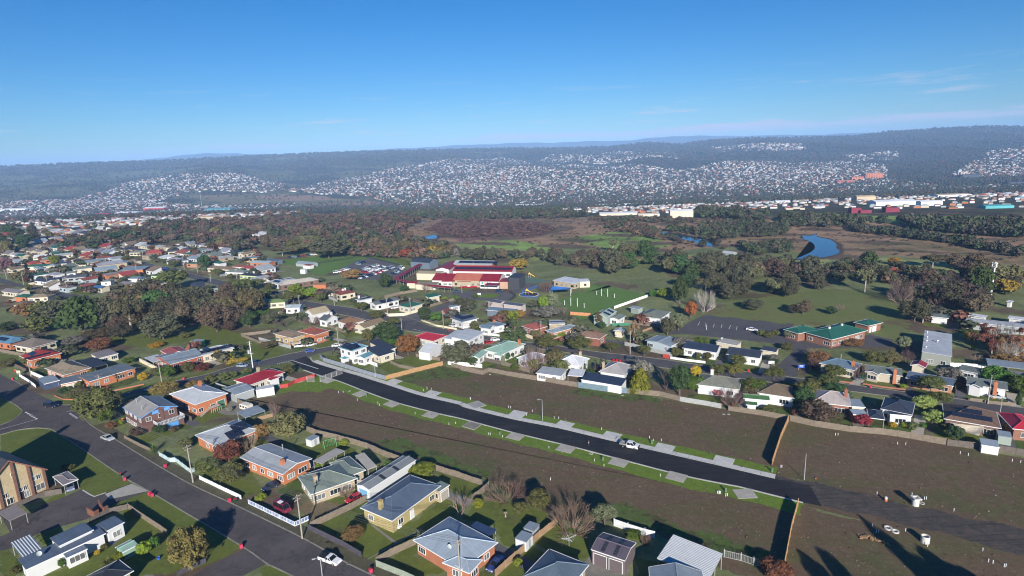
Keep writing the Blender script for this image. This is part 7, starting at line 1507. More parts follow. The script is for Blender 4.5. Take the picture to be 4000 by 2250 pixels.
def extra(root,s,frs,kind):
 v=s['v'][0];fr=frs[0];L,Wd,E=v[3],v[4],v[5]
 if kind=='deck':
  b=MB();b.box((1.6,-Wd/2-1.6,2.1),(L*.72,3.4,.18));o=obj('balcony',b.me('balcony',plain('deck_grey',(.22,.22,.22))),fr,loc=(0,0,0))
  rb=MB();x0,x1=1.6-L*.36,1.6+L*.36;y0,y1=-Wd/2-3.25,-Wd/2-.1
  for (xa,ya,xb,yb) in ((x0,y0,x1,y0),(x0,y0,x0,y1),(x1,y0,x1,y1)):
   rb.tube((xa,ya,3.15),(xb,yb,3.15),.05,n=4);rb.tube((xa,ya,2.35),(xb,yb,2.35),.04,n=4);n=int(math.hypot(xb-xa,yb-ya)/.35)
   for q in range(n+1):
    t=q/max(1,n);rb.tube((xa+(xb-xa)*t,ya+(yb-ya)*t,2.2),(xa+(xb-xa)*t,ya+(yb-ya)*t,3.15),.035 if q%4 else .06,n=4,cap=False)
  obj('railing',rb.me('railing',FRAME),fr)
  g=MB();g.box((1.6,-Wd/2-1.5,1.0),(L*.68,3.0,2.0));obj('garage_wall',g.me('garage_wall',wallmat('brownbrick')),fr)
  d=MB();d.box((2.0,-Wd/2-3.03,.95),(3.0,.08,1.9));obj('garage_door',d.me('garage_door',plain('blue_door',(.10,.30,.62))),fr)
  for x in (-1.0,2.2):bp=MB();bp.box((x,-Wd/2+.32,E+.35),(1.7,.06,1.0));obj('blue_panel',bp.me('blue_panel',plain('blue_fascia',(.13,.33,.68))),fr)
  pl=MB();pl.box((.6,-Wd/2+.25,2.9),(.9,.25,5.2));obj('brick_pier',pl.me('brick_pier',wallmat('brownbrick')),fr)
 elif kind=='skylights':
  for t in (.33,.62):
   for c_ in range(4):
    for sg in (-1,1):
     b=MT((-L/2+L*t,sg*(Wd/4+.0),E+math.tan(rad(v[7]))*Wd/4+.03))@MR(-sg*rad(v[7]),4,'X')@MT(((c_-1.5)*.22,0,.01))@MD((.19,Wd/2*.9,.6,1));obj('skylight',PANB(),fr,mat=b)
 elif kind=='skyrows':
  p=rad(v[7])
  for t in (.32,.68):
   for sg in (-1,1):
    for c_ in range(4):
     x=sg*(L/2)*(.2+.2*c_);b=MT((x,-Wd/2+Wd*t,E+math.tan(p)*(L/2-abs(x))+.03))@MR(sg*p,4,'Y')@MD((L*.085,.75,.6,1));obj('skylight',PANB(),fr,mat=b)
 elif kind in('ac',):
  b=MB();b.box((0,-.2,0),(.9,.35,.7));Mx,_=face_mat(v,'R',.12,.6);obj('air_conditioner',b.me('air_conditioner',FRAME),fr,mat=Mx)
 elif kind=='dish':
  b=MB();b.lathe([(0,.0),(.25,.04),(.45,.16),(.48,.2),(.45,.18),(.25,.07),(0,.03)],n=14);b.tube((0,0,-.7),(0,0,.02),.04);M_=MT((-L*.3,-Wd*.1,E+.95))@MR(rad(50),4,'X')
  obj('satellite_dish',b.me('satellite_dish',plain('dish_grey',(.4,.45,.44))),fr,mat=M_)
 elif kind=='stair':
  b=MB();y=-Wd/2-.9
  for q in range(9):b.box((-L/2+.8+q*.33,y,.12+q*.17),(.34,1.1,.06))
  b.box((-L/2+5.2,y,1.7),(3.2,1.6,.12))
  for q in range(6):b.box((-L/2+3.8+q*.62,y-.75,.85),(.09,.09,1.6))
  obj('stair',b.me('stair',plain('pale_timber',(.45,.42,.36))),fr)
 elif kind=='vents':
  for x in (-L*.2,L*.15):
   b=MB();b.box((x,-.2,E+roof_rise(v)+.1),(.7,.5,.7));obj('roof_vent',b.me('roof_vent',FRAME),fr)
 elif kind=='cowls':
  for x,y in ((-L*.33,Wd*.38),(-L*.05,Wd*.38),(L*.12,Wd*.38),(0,0),(L*.35,Wd*.4)):
   b=MB();b.tube((x,y,E+.1),(x,y,E+.7),.18,n=8);b.lathe([(.18,.0),(.36,.15),(.3,.4),(0,.5)],(x,y,E+.65),10);obj('roof_vent',b.me('roof_vent',plain('flue_metal',(.45,.46,.46),.4,.5)),fr)
 elif kind=='mural':
  v2=s['v'][2]
  for q,c in enumerate(((.05,.3,.25),(.6,.3,.2),(.5,.1,.1),(.15,.17,.25))):
   b=MB();b.lathe([(0,0),(.62,0),(.62,.05),(0,.05)],n=16);Mx,_=face_mat(v2,'R',.14+q*.14,3.2);obj('mural_disc',b.me('mural_disc',plain('disc_%d'%q,c)),frs[2],mat=Mx@MT((0,-.1,0))@MR(rad(90),4,'X'))
 elif kind=='sail':
  b=MB();N_=6;P0=[Vector((-4,-Wd/2-1,2.6)),Vector((2.5,-Wd/2-.6,3.0)),Vector((1.2,-Wd/2-4.6,1.9)),Vector((-3.2,-Wd/2-4.4,2.6))]
  for i in range(N_):
   for j in range(N_):
    def q(a,c):
     p=(P0[0].lerp(P0[1],a)).lerp(P0[3].lerp(P0[2],a),c);p=p.copy();p.z-=1.1*sin(a*math.pi)*sin(c*math.pi)*.6;return tuple(p)
    b.quad(q(i/N_,j/N_),q((i+1)/N_,j/N_),q((i+1)/N_,(j+1)/N_),q(i/N_,(j+1)/N_))
  obj('shade_sail',b.me('shade_sail',plain('sail_cream',(.55,.48,.36))),fr)
def PANB():
 if 'PB' not in CHM:
  b=MB();b.box((0,0,.03),(1,1,.05));CHM['PB']=b.me('skylight',plain('dark_skylight',(.03,.035,.045),.4))
 return CHM['PB']
for i,s in enumerate(HO):build_house(i,s)
# ---- block of flats at the left edge (steep gables, piers, windows)
def flats():
 s=FLATS;root=empty('block_of_flats',(s[0],s[1],0),rad(s[2]),label='three storey beige brick flats with steep dark gable roof and brown piers',category='flats')
 L,Wd,E,rise=s[3],s[4],s[5],s[6];a,b_=L/2,Wd/2;bm_=wallmat('beigebrick');dk=plain('brown_trim',(.16,.07,.05))
 w=MB();u=0;c=[(-a,-b_),(a,-b_),(a,b_),(-a,b_)]
 for i in range(4):
  j=(i+1)%4;l=math.dist(c[i],c[j]);w.quad((c[i][0],c[i][1],-.3),(c[j][0],c[j][1],-.3),(c[j][0],c[j][1],E),(c[i][0],c[i][1],E),((u,0),(u+l,0),(u+l,E),(u,E)));u+=l
 w.tri((-a,-b_,E),(a,-b_,E),(0,-b_,E+rise),((0,E),(L,E),(a,E+rise)));w.tri((a,b_,E),(-a,b_,E),(0,b_,E+rise),((0,E),(L,E),(a,E+rise)))
 obj('wall',w.me('wall',bm_),root)
 r=MB();k=.5
 for sg in (-1,1):
  e0=(sg*(a+k),-b_-k,E-k*rise/a);e1=(sg*(a+k),b_+k,E-k*rise/a);r0=(0,-b_-k,E+rise);r1=(0,b_+k,E+rise);d=lambda q:(q[0],q[1],q[2]-.2)
  if sg>0:r.quad(e0,e1,r1,r0)
  else:r.quad(e1,e0,r0,r1)
  r.quad(d(e0),d(r0),d(r1),d(e1));r.quad(d(e0),e0,r0,d(r0));r.quad(e1,d(e1),d(r1),r1);r.quad(d(e0),d(e1),e1,e0)
 ro=obj('roof',r.me('roof',rmat('darkroof')),root)
 f=MB()
 for sg in (-1,1):
  f.quad((sg*(a+k),-b_-k-.03,E-k*rise/a-.3),(0,-b_-k-.03,E+rise-.3),(0,-b_-k-.03,E+rise+.05),(sg*(a+k),-b_-k-.03,E-k*rise/a+.05))
  f.box((sg*(a+k+.05),0,E-k*rise/a-.1),(.14,Wd+2*k,.22))
 obj('fascia',f.me('fascia',plain('brown_fascia',(.30,.13,.09))),ro)
 for x in (-a*.45,a*.0+.4,a*.52,a*.97):
  p=MB();hh=E+rise*(1-abs(x)/a)*.92 if abs(x)<a*.9 else E;p.box((x,-b_-.18,hh/2),(.55,.36,hh));obj('brick_pier',p.me('brick_pier',plain('brown_pier',(.20,.11,.08))),root)
 for x,z,w_,h_ in ((a*.78,3.9,.8,1.1),(a*.62,3.9,.8,1.1),(a*.72,1.3,2.6,1.5),(a*.32,2.6,.7,1.1),(a*.16,2.6,.7,1.1),(a*.33,.95,1.0,1.5),(a*.05,6.8,.7,1.0),(-a*.3,2.6,.8,1.1),(-a*.2,.95,1.2,1.5)):
  wm,pp=window_mesh(w_,h_,2 if w_<2 else 3);o=obj('window',wm,root,mat=MT((x,-b_-.02,z)));p_=NO('pane',pp);LK(p_);p_.parent=o
 b=MB();b.box((a*.17,-b_-.02,.95),(1.1,.08,1.9));obj('garage_door',b.me('garage_door',plain('wall_dark',(.03,.03,.035))),root)
 ch=MB();ch.box((a*.35,b_-1.5,E+rise*.65+1.3),(1.2,1.2,2.6));obj('chimney',ch.me('chimney',wallmat('pinkbrick')),root)
flats()
# --- fences
FC=dict(paling=(.20,.165,.125),palingdark=(.13,.11,.095),palingnew=(.30,.20,.12),newtimber=(.38,.23,.11),bluesheet=(.15,.22,.26),palesheet=(.36,.38,.37),greysteelf=(.22,.25,.29),whitesheet=(.60,.63,.64),wire=(.4,.41,.4),darkpanel=(.07,.065,.085),sage=(.26,.30,.24),bluewhite=(.62,.65,.70),whitefence=(.78,.79,.78),palebluef=(.42,.53,.55),redfence=(.42,.06,.05),tealsheet=(.08,.22,.18),creamwall=(.70,.62,.46),orangefence=(.50,.24,.12),greensheet=(.05,.18,.11),brickwall=(.30,.13,.09),orangeedge=(.42,.16,.09),darkbars=(.03,.035,.04),bluefence=(.05,.14,.45),brickbin=(.20,.09,.06),mesh=(.35,.36,.36))
FMAT={k:plain('fence_'+k,c,.75,var=.3,scale=1.1) for k,c in FC.items()}
BAY={}
def bay(kind,var):
 if (kind,var) in BAY:return BAY[(kind,var)]
 r=random.Random(var*7+hash(len(kind)));b=MB();m=FMAT[kind]
 if kind in('paling','palingdark','palingnew','newtimber','redfence','orangefence','palebluef','whitefence'):
  n=9
  for i in range(n):
   h_=1-r.uniform(0,.06 if kind!='palebluef' else .16);b.box(((i+.5)/n,r.uniform(-.006,.006),h_/2),(.97/n,.022,h_),r.uniform(-.01,.01))
  b.box((.5,-.03,.25),(1,.04,.06));b.box((.5,-.03,.8),(1,.04,.06))
 elif kind in('bluesheet','palesheet','greysteelf','whitesheet','darkpanel','sage','tealsheet','greensheet'):
  n=10
  for i in range(n):
   x0,x1=i/n,(i+1)/n;y=.03 if i%2 else -.01
   b.quad((x0,-y-.02,0),(x1,-y-.02,0),(x1,-y-.02,1),(x0,-y-.02,1));b.quad((x1,-y+.02,0),(x0,-y+.02,0),(x0,-y+.02,1),(x1,-y+.02,1));b.quad((x0,-y-.02,1),(x1,-y-.02,1),(x1,-y+.02,1),(x0,-y+.02,1))
  b.box((.5,0,.985),(1,.07,.04))
 elif kind in('creamwall','brickwall','orangeedge','brickbin'):b.box((.5,0,.47),(1,.2,.94));b.box((.5,0,.97),(1,.26,.06))
 elif kind=='bluewhite':
  b.box((.5,0,.95),(1,.08,.08));b.box((.5,0,.1),(1,.08,.2))
  for i in range(5):b.box((.12+i*.19,0,.5),(.03,.05,.9))
 else:
  b.box((.5,0,.97),(1,.05,.04));b.box((.5,0,.08),(1,.05,.04));n=14 if kind!='wire' else 9
  for i in range(n):b.box(((i+.5)/n,0,.5),(.012 if kind!='darkbars' else .02,.02,.92))
  if kind!='darkbars':
   for i in range(6):b.box((.5,0,.15+i*.14),(1,.012,.012))
 BAY[(kind,var)]=b.me('fence_panel',m);return BAY[(kind,var)]
pb=MB();pb.box((0,0,.5),(.11,.11,1));POSTM={}
def post_mesh(kind):
 if kind not in POSTM:
  b=MB();b.box((0,0,.5),(.12,.12,1));POSTM[kind]=b.me('post',FMAT[kind] if kind not in('mesh','wire') else plain('galvanised',(.4,.41,.42),.4))
 return POSTM[kind]
BLUEP=plain('blue_slats',(.12,.18,.33))
for s in FE:
 L=s['p'];root=empty({'wall':'garden_wall','gate':'gate','barrier':'mesh_barrier'}.get(s['c'],s['n']),(L[0][0],L[0][1],0),label=s['l'],category=s['c'])
 q=0
 for a,c in zip(L,L[1:]):
  d=math.dist(a,c);n=max(1,round(d/2.6));an=math.atan2(c[1]-a[1],c[0]-a[0])
  for i in range(n):
   x=a[0]+(c[0]-a[0])*i/n-L[0][0];y=a[1]+(c[1]-a[1])*i/n-L[0][1];hh=s['h']*rng.uniform(.96,1.03) if 'paling' in s['k'] else s['h']
   o=obj('wall_section' if s['c']=='wall' else 'fence_panel',bay(s['k'],q%3),root,mat=MT((x,y,0))@MR(an+rng.uniform(-.01,.01),4,'Z')@MD((d/n,1,hh,1)))
   if s['k']=='bluewhite':
    sb=MB();sb.box((.5,.04,.52),(.96,.03,.7));pp=NO('infill',sb.me('infill',BLUEP));LK(pp);pp.parent=o
   if s['c']!='wall':obj('post',post_mesh(s['k']),root,mat=MT((x,y,0))@MD((1,1,s['h']*1.03+(.25 if s['k'] in('whitesheet','wire') else 0),1)))
   q+=1
# --- trees
KIND=dict(hedge=('round',(.13,.10,.035),2),olive=('round',(.085,.09,.03),1),olive2=('round',(.10,.085,.04),1),lime=('round',(.12,.16,.02),1),lawnb=('round',(.07,.13,.02),0),bare=('bare',(.16,.12,.10),0),brush=('brush',(.20,.14,.10),0),gumsmall=('spread',(.085,.09,.05),1),yellowgreen=('round',(.15,.18,.02),1),green=('round',(.06,.11,.02),1),palm=('spiky',(.09,.12,.03),0),rust=('round',(.14,.07,.035),1),autumnmix=('round',(.16,.08,.04),1),yellow=('round',(.32,.22,.02),1),flax=('spiky',(.14,.15,.05),0),
flower=('round',(.10,.10,.04),1),darkgreen=('round',(.035,.06,.022),1),pine=('ovoid',(.042,.07,.022),1),gum=('spread',(.09,.088,.045),1),gumdark=('round',(.062,.062,.036),1),brownwood=('round',(.088,.066,.045),1),palegrey=('round',(.15,.145,.12),1),purplebare=('brush',(.15,.095,.09),0),oak=('dome',(.075,.082,.026),1),oakyellow=('dome',(.12,.115,.028),1),autumn=('round',(.19,.11,.028),1),palecyp=('cone',(.16,.20,.12),1),cypress=('cone',(.04,.065,.02),1),cedar=('cedar',(.05,.075,.028),1),goldcypress=('cone',(.13,.145,.018),1),palecrown=('round',(.13,.15,.085),1),birch=('birch',(.17,.11,.06),1),birchrust=('birch',(.20,.09,.05),1),redautumn=('round',(.20,.055,.025),1),greybare=('brush',(.28,.25,.23),0),redshrub=('round',(.22,.03,.035),1),pinkshrub=('round',(.42,.16,.18),1),palelime=('round',(.20,.24,.065),1),yellowhedge=('hedgebox',(.22,.17,.03),1),gardenmix=('round',(.10,.12,.05),1),pinkbare=('round',(.22,.12,.12),1))
def leafmat(k,c):
 m,nt,bs=new_mat('foliage_'+k);oi=node(nt,'ShaderNodeObjectInfo');n=noise(nt,objvec(nt,'Object'),4.5,4,.7)
 a=mixrgb(nt,ramp(nt,n,.3,.7),mul(c,.75),mul(c,1.6));hs=node(nt,'ShaderNodeHueSaturation');nt.links.new(a,hs.inputs['Color']);nt.links.new(ramp(nt,oi.outputs['Random'],0,1,.47,.53),hs.inputs['Hue']);nt.links.new(ramp(nt,oi.outputs['Random'],0,1,.72,1.28),hs.inputs['Value']);nt.links.new(hs.outputs[0],bs.inputs['Base Color']);bs.inputs['Roughness'].default_value=.85;bs.inputs['Specular IOR Level'].default_value=.15;return m
LEAF={k:leafmat(k,c) for k,(sh,c,_) in KIND.items()}
BARK=plain('bark',(.13,.10,.08),.9,var=.3);PALEBARK=plain('pale_bark',(.38,.34,.29),.8,var=.3)
def blobs(shape,r):
 B=[]
 if shape in('round','ovoid','dome'):
  for i in range(34):
   t=r.uniform(0,2*math.pi);z=r.uniform(-1,1) if shape!='dome' else r.uniform(-.55,1);q=math.sqrt(max(0,1-z*z));k=r.uniform(.62,.74)
   if shape=='ovoid':q*=(1-.25*z)
   B.append((k*.5*q*cos(t)*1.12,k*.5*q*sin(t)*1.12,.5+.5*z*k,r.uniform(.13,.19)))
  B.append((0,0,.5,.36))
 elif shape=='spread':
  for i in range(20):
   t=r.uniform(0,2*math.pi);q=math.sqrt(r.random())*.36;z=.5+.32*cos(q*3.2)*r.uniform(.2,1)-.1*r.random();B.append((q*cos(t),q*sin(t),z,r.uniform(.11,.19)))
  B.append((0,0,.5,.22))
 elif shape=='cone':
  for i in range(46):
   z=r.uniform(.04,.93);q=.44*(1-z)**.8+.02;t=r.uniform(0,2*math.pi);B.append((q*.8*cos(t),q*.8*sin(t),z,.05+.10*(1-z)))
  for z in (.15,.3,.45,.6,.75):B.append((0,0,z,.38*(1-z)**.8))
 elif shape=='cedar':
  for i in range(50):
   z=r.choice([.12,.24,.36,.48,.6,.72,.84,.93])+r.uniform(-.02,.02);q=.47*(1-z)**.6*r.uniform(.3,1);t=r.uniform(0,2*math.pi);B.append((q*cos(t),q*sin(t),z,.09*(1.2-z)))
  B.append((0,0,.3,.16));B.append((0,0,.6,.10))
 elif shape=='birch':
  for i in range(26):
   t=r.uniform(0,2*math.pi);z=r.uniform(.15,.97);q=.34*sin(z*2.6)*r.random();B.append((q*cos(t),q*sin(t),z,r.uniform(.06,.11)))
 elif shape=='hedgebox':
  for i in range(26):B.append((-.42+.84*r.random(),r.uniform(-.25,.25),r.uniform(.25,.75),.2))
 return B
def crown_mesh(k,shape,mat,seed,n):
 r=np.random.RandomState(seed);rr=random.Random(seed);B=blobs(shape,rr);V=[];core=MB()
 w=np.array([b[3]**2 for b in B]);w/=w.sum();ci=r.choice(len(B),n,p=w);C=np.array([b[:3] for b in B])[ci];Rr=np.array([b[3] for b in B])[ci]
 d=r.normal(size=(n,3));d/=np.linalg.norm(d,axis=1)[:,None];d[:,2]=np.where(d[:,2]<-.5,-d[:,2],d[:,2])
 P_=C+d*Rr[:,None]*r.uniform(.82,1.08,n)[:,None]*(1 if shape not in('birch','cedar') else 1.0)
 if shape=='cedar':P_[:,2]=C[:,2]+(P_[:,2]-C[:,2])*.35
 nr=d+r.normal(size=(n,3))*.55;nr/=np.linalg.norm(nr,axis=1)[:,None]
 e=np.cross(nr,r.normal(size=(n,3)));e/=np.linalg.norm(e,axis=1)[:,None];f=np.cross(nr,e);s=(.021 if n>1500 else .032)*r.uniform(.6,1.35,n)
 if shape=='birch':s*=.7
 s=s[:,None];q=np.stack([P_-e*s-f*s*.7,P_+e*s-f*s*.7,P_+e*s*.7+f*s,P_-e*s*.7+f*s],1).reshape(-1,3)
 Fq=np.arange(n*4).reshape(-1,4)
 vs=[tuple(x) for x in q];fs=[tuple(x) for x in Fq]
 if shape not in('birch',):
  for bx,by,bz,br in B:
   k0=len(vs);br*=.80;zz=br*(.35 if shape=='cedar' else 1)
   vs+=[(bx+br,by,bz),(bx-br,by,bz),(bx,by+br,bz),(bx,by-br,bz),(bx,by,bz+zz),(bx,by,bz-zz)]
   fs+=[(k0+a,k0+b,k0+c) for a,b,c in ((0,2,4),(2,1,4),(1,3,4),(3,0,4),(2,0,5),(1,2,5),(3,1,5),(0,3,5))]
 return mesh('crown_'+k,vs,fs,mat)
def bare_mesh(k,mat,seed,dense):
 r=random.Random(seed);b=MB()
 def br(p,d,l,rad,dep):
  q=p+d*l;b.tube(p,q,rad,rad*.62,3,False)
  if dep==0:return
  for i in range(r.choice([2,3,3]) if dep>1 else 3):
   nd=(d+Vector((r.uniform(-1,1),r.uniform(-1,1),r.uniform(-.35,.7)))*.62).normalized();br(q if r.random()<.6 else p.lerp(q,.7),nd,l*r.uniform(.62,.85),rad*.6,dep-1)
 if dense:
  for i in range(24):
   t=r.uniform(0,6.28);q=r.uniform(.3,1.5);br(Vector((.12*cos(t),.12*sin(t),0)),Vector((cos(t)*q,sin(t)*q,r.uniform(.25,.95))).normalized(),.17,.010,4)
  s=.013
 else:
  for i in range(4):
   t=r.uniform(0,6.28);br(Vector((0,0,0)),Vector((cos(t)*.4,sin(t)*.4,1)).normalized(),.30,.022,4)
 me=b.me('crown_'+k,mat)
 co=np.array([v.co for v in me.vertices]);co[:,2]=np.maximum(co[:,2],0);mx=np.percentile(np.hypot(co[:,0],co[:,1]),93);zx=np.percentile(co[:,2],97);co[:,:2]*=.5/mx;co[:,2]/=zx;me.vertices.foreach_set('co',co.ravel().astype(np.float32));return me
def spiky_mesh(k,mat,seed):
 r=random.Random(seed);b=MB()
 for i in range(110):
  t=r.uniform(0,6.28);e=r.uniform(.2,1.3);p=Vector((0,0,.3*r.random()));prev=p;l=.5*r.uniform(.7,1);w=.02
  for s_ in range(3):
   f=(s_+1)/3;nx_=Vector((cos(t)*cos(e)*l*f*1.1,sin(t)*cos(e)*l*f*1.1,p.z+sin(e)*l*f*1.4-.25*f*f));sd_=Vector((-sin(t),cos(t),0))*w*(1.1-f*.8)
   b.quad(tuple(prev-sd_),tuple(prev+sd_),tuple(nx_+sd_*.7),tuple(nx_-sd_*.7));prev=nx_
 return b.me('crown_'+k,mat)
CROWN={}
def crown(k,seed,fine):
 sh=KIND[k][0];key=(k,seed,fine)
 if key in CROWN:return CROWN[key]
 m=LEAF[k];s=seed*31+len(k)*7+ord(k[0])
 CROWN[key]=bare_mesh(k,m,s,sh=='brush') if sh in('bare','brush') else spiky_mesh(k,m,s) if sh=='spiky' else crown_mesh(k,sh,m,s,5200 if fine==2 else 2600 if fine else 1000)
 return CROWN[key]
TRK={}
def trunk(pale,seed):
 if (pale,seed) in TRK:return TRK[(pale,seed)]
 r=random.Random(seed);b=MB();b.tube((0,0,-.02),(.01,0,.35),.06,.042,7);b.tube((.01,0,.35),(.0,.02,.62),.042,.025,6)
 for i in range(5):
  t=r.uniform(0,6.28);z=r.uniform(.25,.5);b.tube((0,0,z),(cos(t)*.28,sin(t)*.28,z+r.uniform(.2,.35)),.026,.01,5)
 TRK[(pale,seed)]=b.me('trunk',PALEBARK if pale else BARK);return TRK[(pale,seed)]
NAMES=dict(bare='bare_tree',brush='bare_shrub',cone='conifer',cedar='cedar_tree',birch='birch_tree',spiky='spiky_plant',spread='gum_tree',dome='oak_tree',hedgebox='hedge')
def tree(p,h,w,k,label,group=None,i=0,single=False):
 sh=KIND[k][0];shrub=h<3.2;nm=NAMES.get(sh,'tree')
 if sh=='round' and shrub:nm='shrub'
 if k=='hedge':nm='hedge' if shrub else 'clipped_tree'
 if k in('cypress','goldcypress'):nm='cypress_tree'
 if k=='pine':nm='pine_tree'
 if k=='gumdark' and not shrub:nm='dark_gum_tree'
 if k=='brownwood' and not shrub:nm='wattle_tree'
 cat={'shrub':'shrub','hedge':'hedge','bare_shrub':'shrub','spiky_plant':'plant'}.get(nm,'tree')
 dist=math.hypot(p[0],p[1]);sd_=i%(2 if sh not in('spread',) else 4);fine=2 if dist<150 and w>4 else 1 if dist<330 else 0
 # crown base fraction
 cb=dict(spread=.10,dome=.25,birch=.15,bare=.0,brush=.0,cone=.02,cedar=.04,spiky=0,hedgebox=0).get(sh,.04 if shrub or k in('hedge','lime','pine') else .12)
 rz=(i*2.4)%6.28;sy=1.0
 if k=='hedge' or sh=='hedgebox':
  rz=rad(-48) if p[0]<-40 and p[1]<130 else rad(30);sy=.62 if k=='hedge' else .35
 if single:
  o=_obj(nm,crown(k,sd_,fine),loc=(p[0],p[1],p[2]+cb*h*.4),rz=rz,label=label,category=cat,group=group);o.scale=(w,w*sy,h*(1-cb*.4));return
 root=empty(nm,p,rz,label=label,category=cat,group=group)
 c=obj('crown' if cat=='tree' else 'foliage',crown(k,sd_,fine),root);c.location=(0,0,h*cb);c.scale=(w,w*sy,h*(1-cb))
 if cb>.03 or sh=='spread':
  t=obj('trunk',trunk(sh in('birch',) or k=='greybare' or (k=='gum'),i%3),root);t.scale=(h*.55,h*.55,h)
for i,t in enumerate(TR):tree(t['p'],t['h'],t['w'],t['k'],t['l'],t.get('g'),i)
def sample(L,n,seed):
 r=random.Random(seed);xs=[p[0] for p in L];ys=[p[1] for p in L];o=[];tries=0
 while len(o)<n and tries<n*60:
  tries+=1;x,y=r.uniform(min(xs),max(xs)),r.uniform(min(ys),max(ys))
  if inpoly(np.array([x]),np.array([y]),L)[0]:o.append((x,y))
 return o
BOXES=[(v[0],v[1],max(v[3],v[4])/2+1.0) for s in HO for v in s['v']]+[(k['p'][i][0],k['p'][i][1],4) for k in KB for i in range(len(k['p']))]
KP=[(a,c) for k in KB for a,c in zip(k['p'],k['p'][1:])]
def clear(x,y,r_=1.5):
 for bx,by,br in BOXES:
  if (bx-x)**2+(by-y)**2<(br+r_*.5)**2:return False
 for a,c in KP:
  ax,ay=a;dx,dy=c[0]-ax,c[1]-ay;q=dx*dx+dy*dy
  t=max(0,min(1,((x-ax)*dx+(y-ay)*dy)/q)) if q else 0
  if (ax+t*dx-x)**2+(ay+t*dy-y)**2<16:return False
 return True
j=1000
for grp,L,n,hr,kinds,seed in WO:
 r=random.Random(seed*3)
 for x,y in sample(L,n,seed):
  k=r.choice(kinds);h_=r.uniform(*hr);j+=1
  if not clear(x,y,h_*.4):continue
  tree((x,y,float(terr(x,y))),h_,h_*r.uniform(.8,1.25),k,'one of the '+grp,grp,j,single=True)
# --- yards, side fences, garden shrubs and further small houses
R9=random.Random(21)
PAV=[g['p'] for g in GR if g['m'] in('asphalt','asphalt2','asphalt3','newasphalt','dirt','oval','gravel','paddock','verge','tenniscourt','concrete')]
def hit(x,y):return any(inpoly(np.array([x]),np.array([y]),L)[0] for L in PAV)
SUBH=[]
for gi,L in enumerate(SUB):
 A=np.array(L);c=A.mean(0);a0=rad(-30)
 for i in range(-14,15):
  for k in range(-12,13):
   lx,ly=i*15.5+R9.uniform(-2,2),k*19.+R9.uniform(-2,2);x,y=c[0]+lx*cos(a0)-ly*sin(a0),c[1]+lx*sin(a0)+ly*cos(a0)
   if not inpoly(np.array([x]),np.array([y]),L)[0] or hit(x,y):continue
   if any((b[0]-x)**2+(b[1]-y)**2<(b[2]+5.0)**2 for b in BOXES):continue
   rc=R9.choice(['palegrey2','bluegrey','greengrey','browngrey','rustred','tan','charcoalblue','palegrey','green2','brown','lilacgrey','scarlet2','mauvegrey']);wc=R9.choice(['white','white','cream','cream','cream','orangebrick','creambrick','paleblue'])
   v=[x,y,math.degrees(a0)+R9.choice([0,0,90])+R9.uniform(-3,3),R9.uniform(9,13),R9.uniform(6.5,8),3.0,R9.choice(['hip','hip','gx','gx','flat']),18,rc,wc,.4,float(terr(x,y))]
   s=dict(n='suburban_house',l='%s-roofed %s house with %s walls in the left suburb'%(CN.get(rc,rc),{'hip':'hip','gx':'gable','flat':'flat'}[v[6]],CN.get(wc,wc)),c='house',g='left suburb houses',v=[v[:11]+[0]],ch=[],sol=[],d=[],w=1,x=[],z=float(terr(x,y)))
   SUBH.append(s);BOXES.append((x,y,6.5))
for i,s in enumerate(SUBH):build_house(500+i,s)
print('suburb houses',len(SUBH))
jj=3000;nf=0;FARS=[]
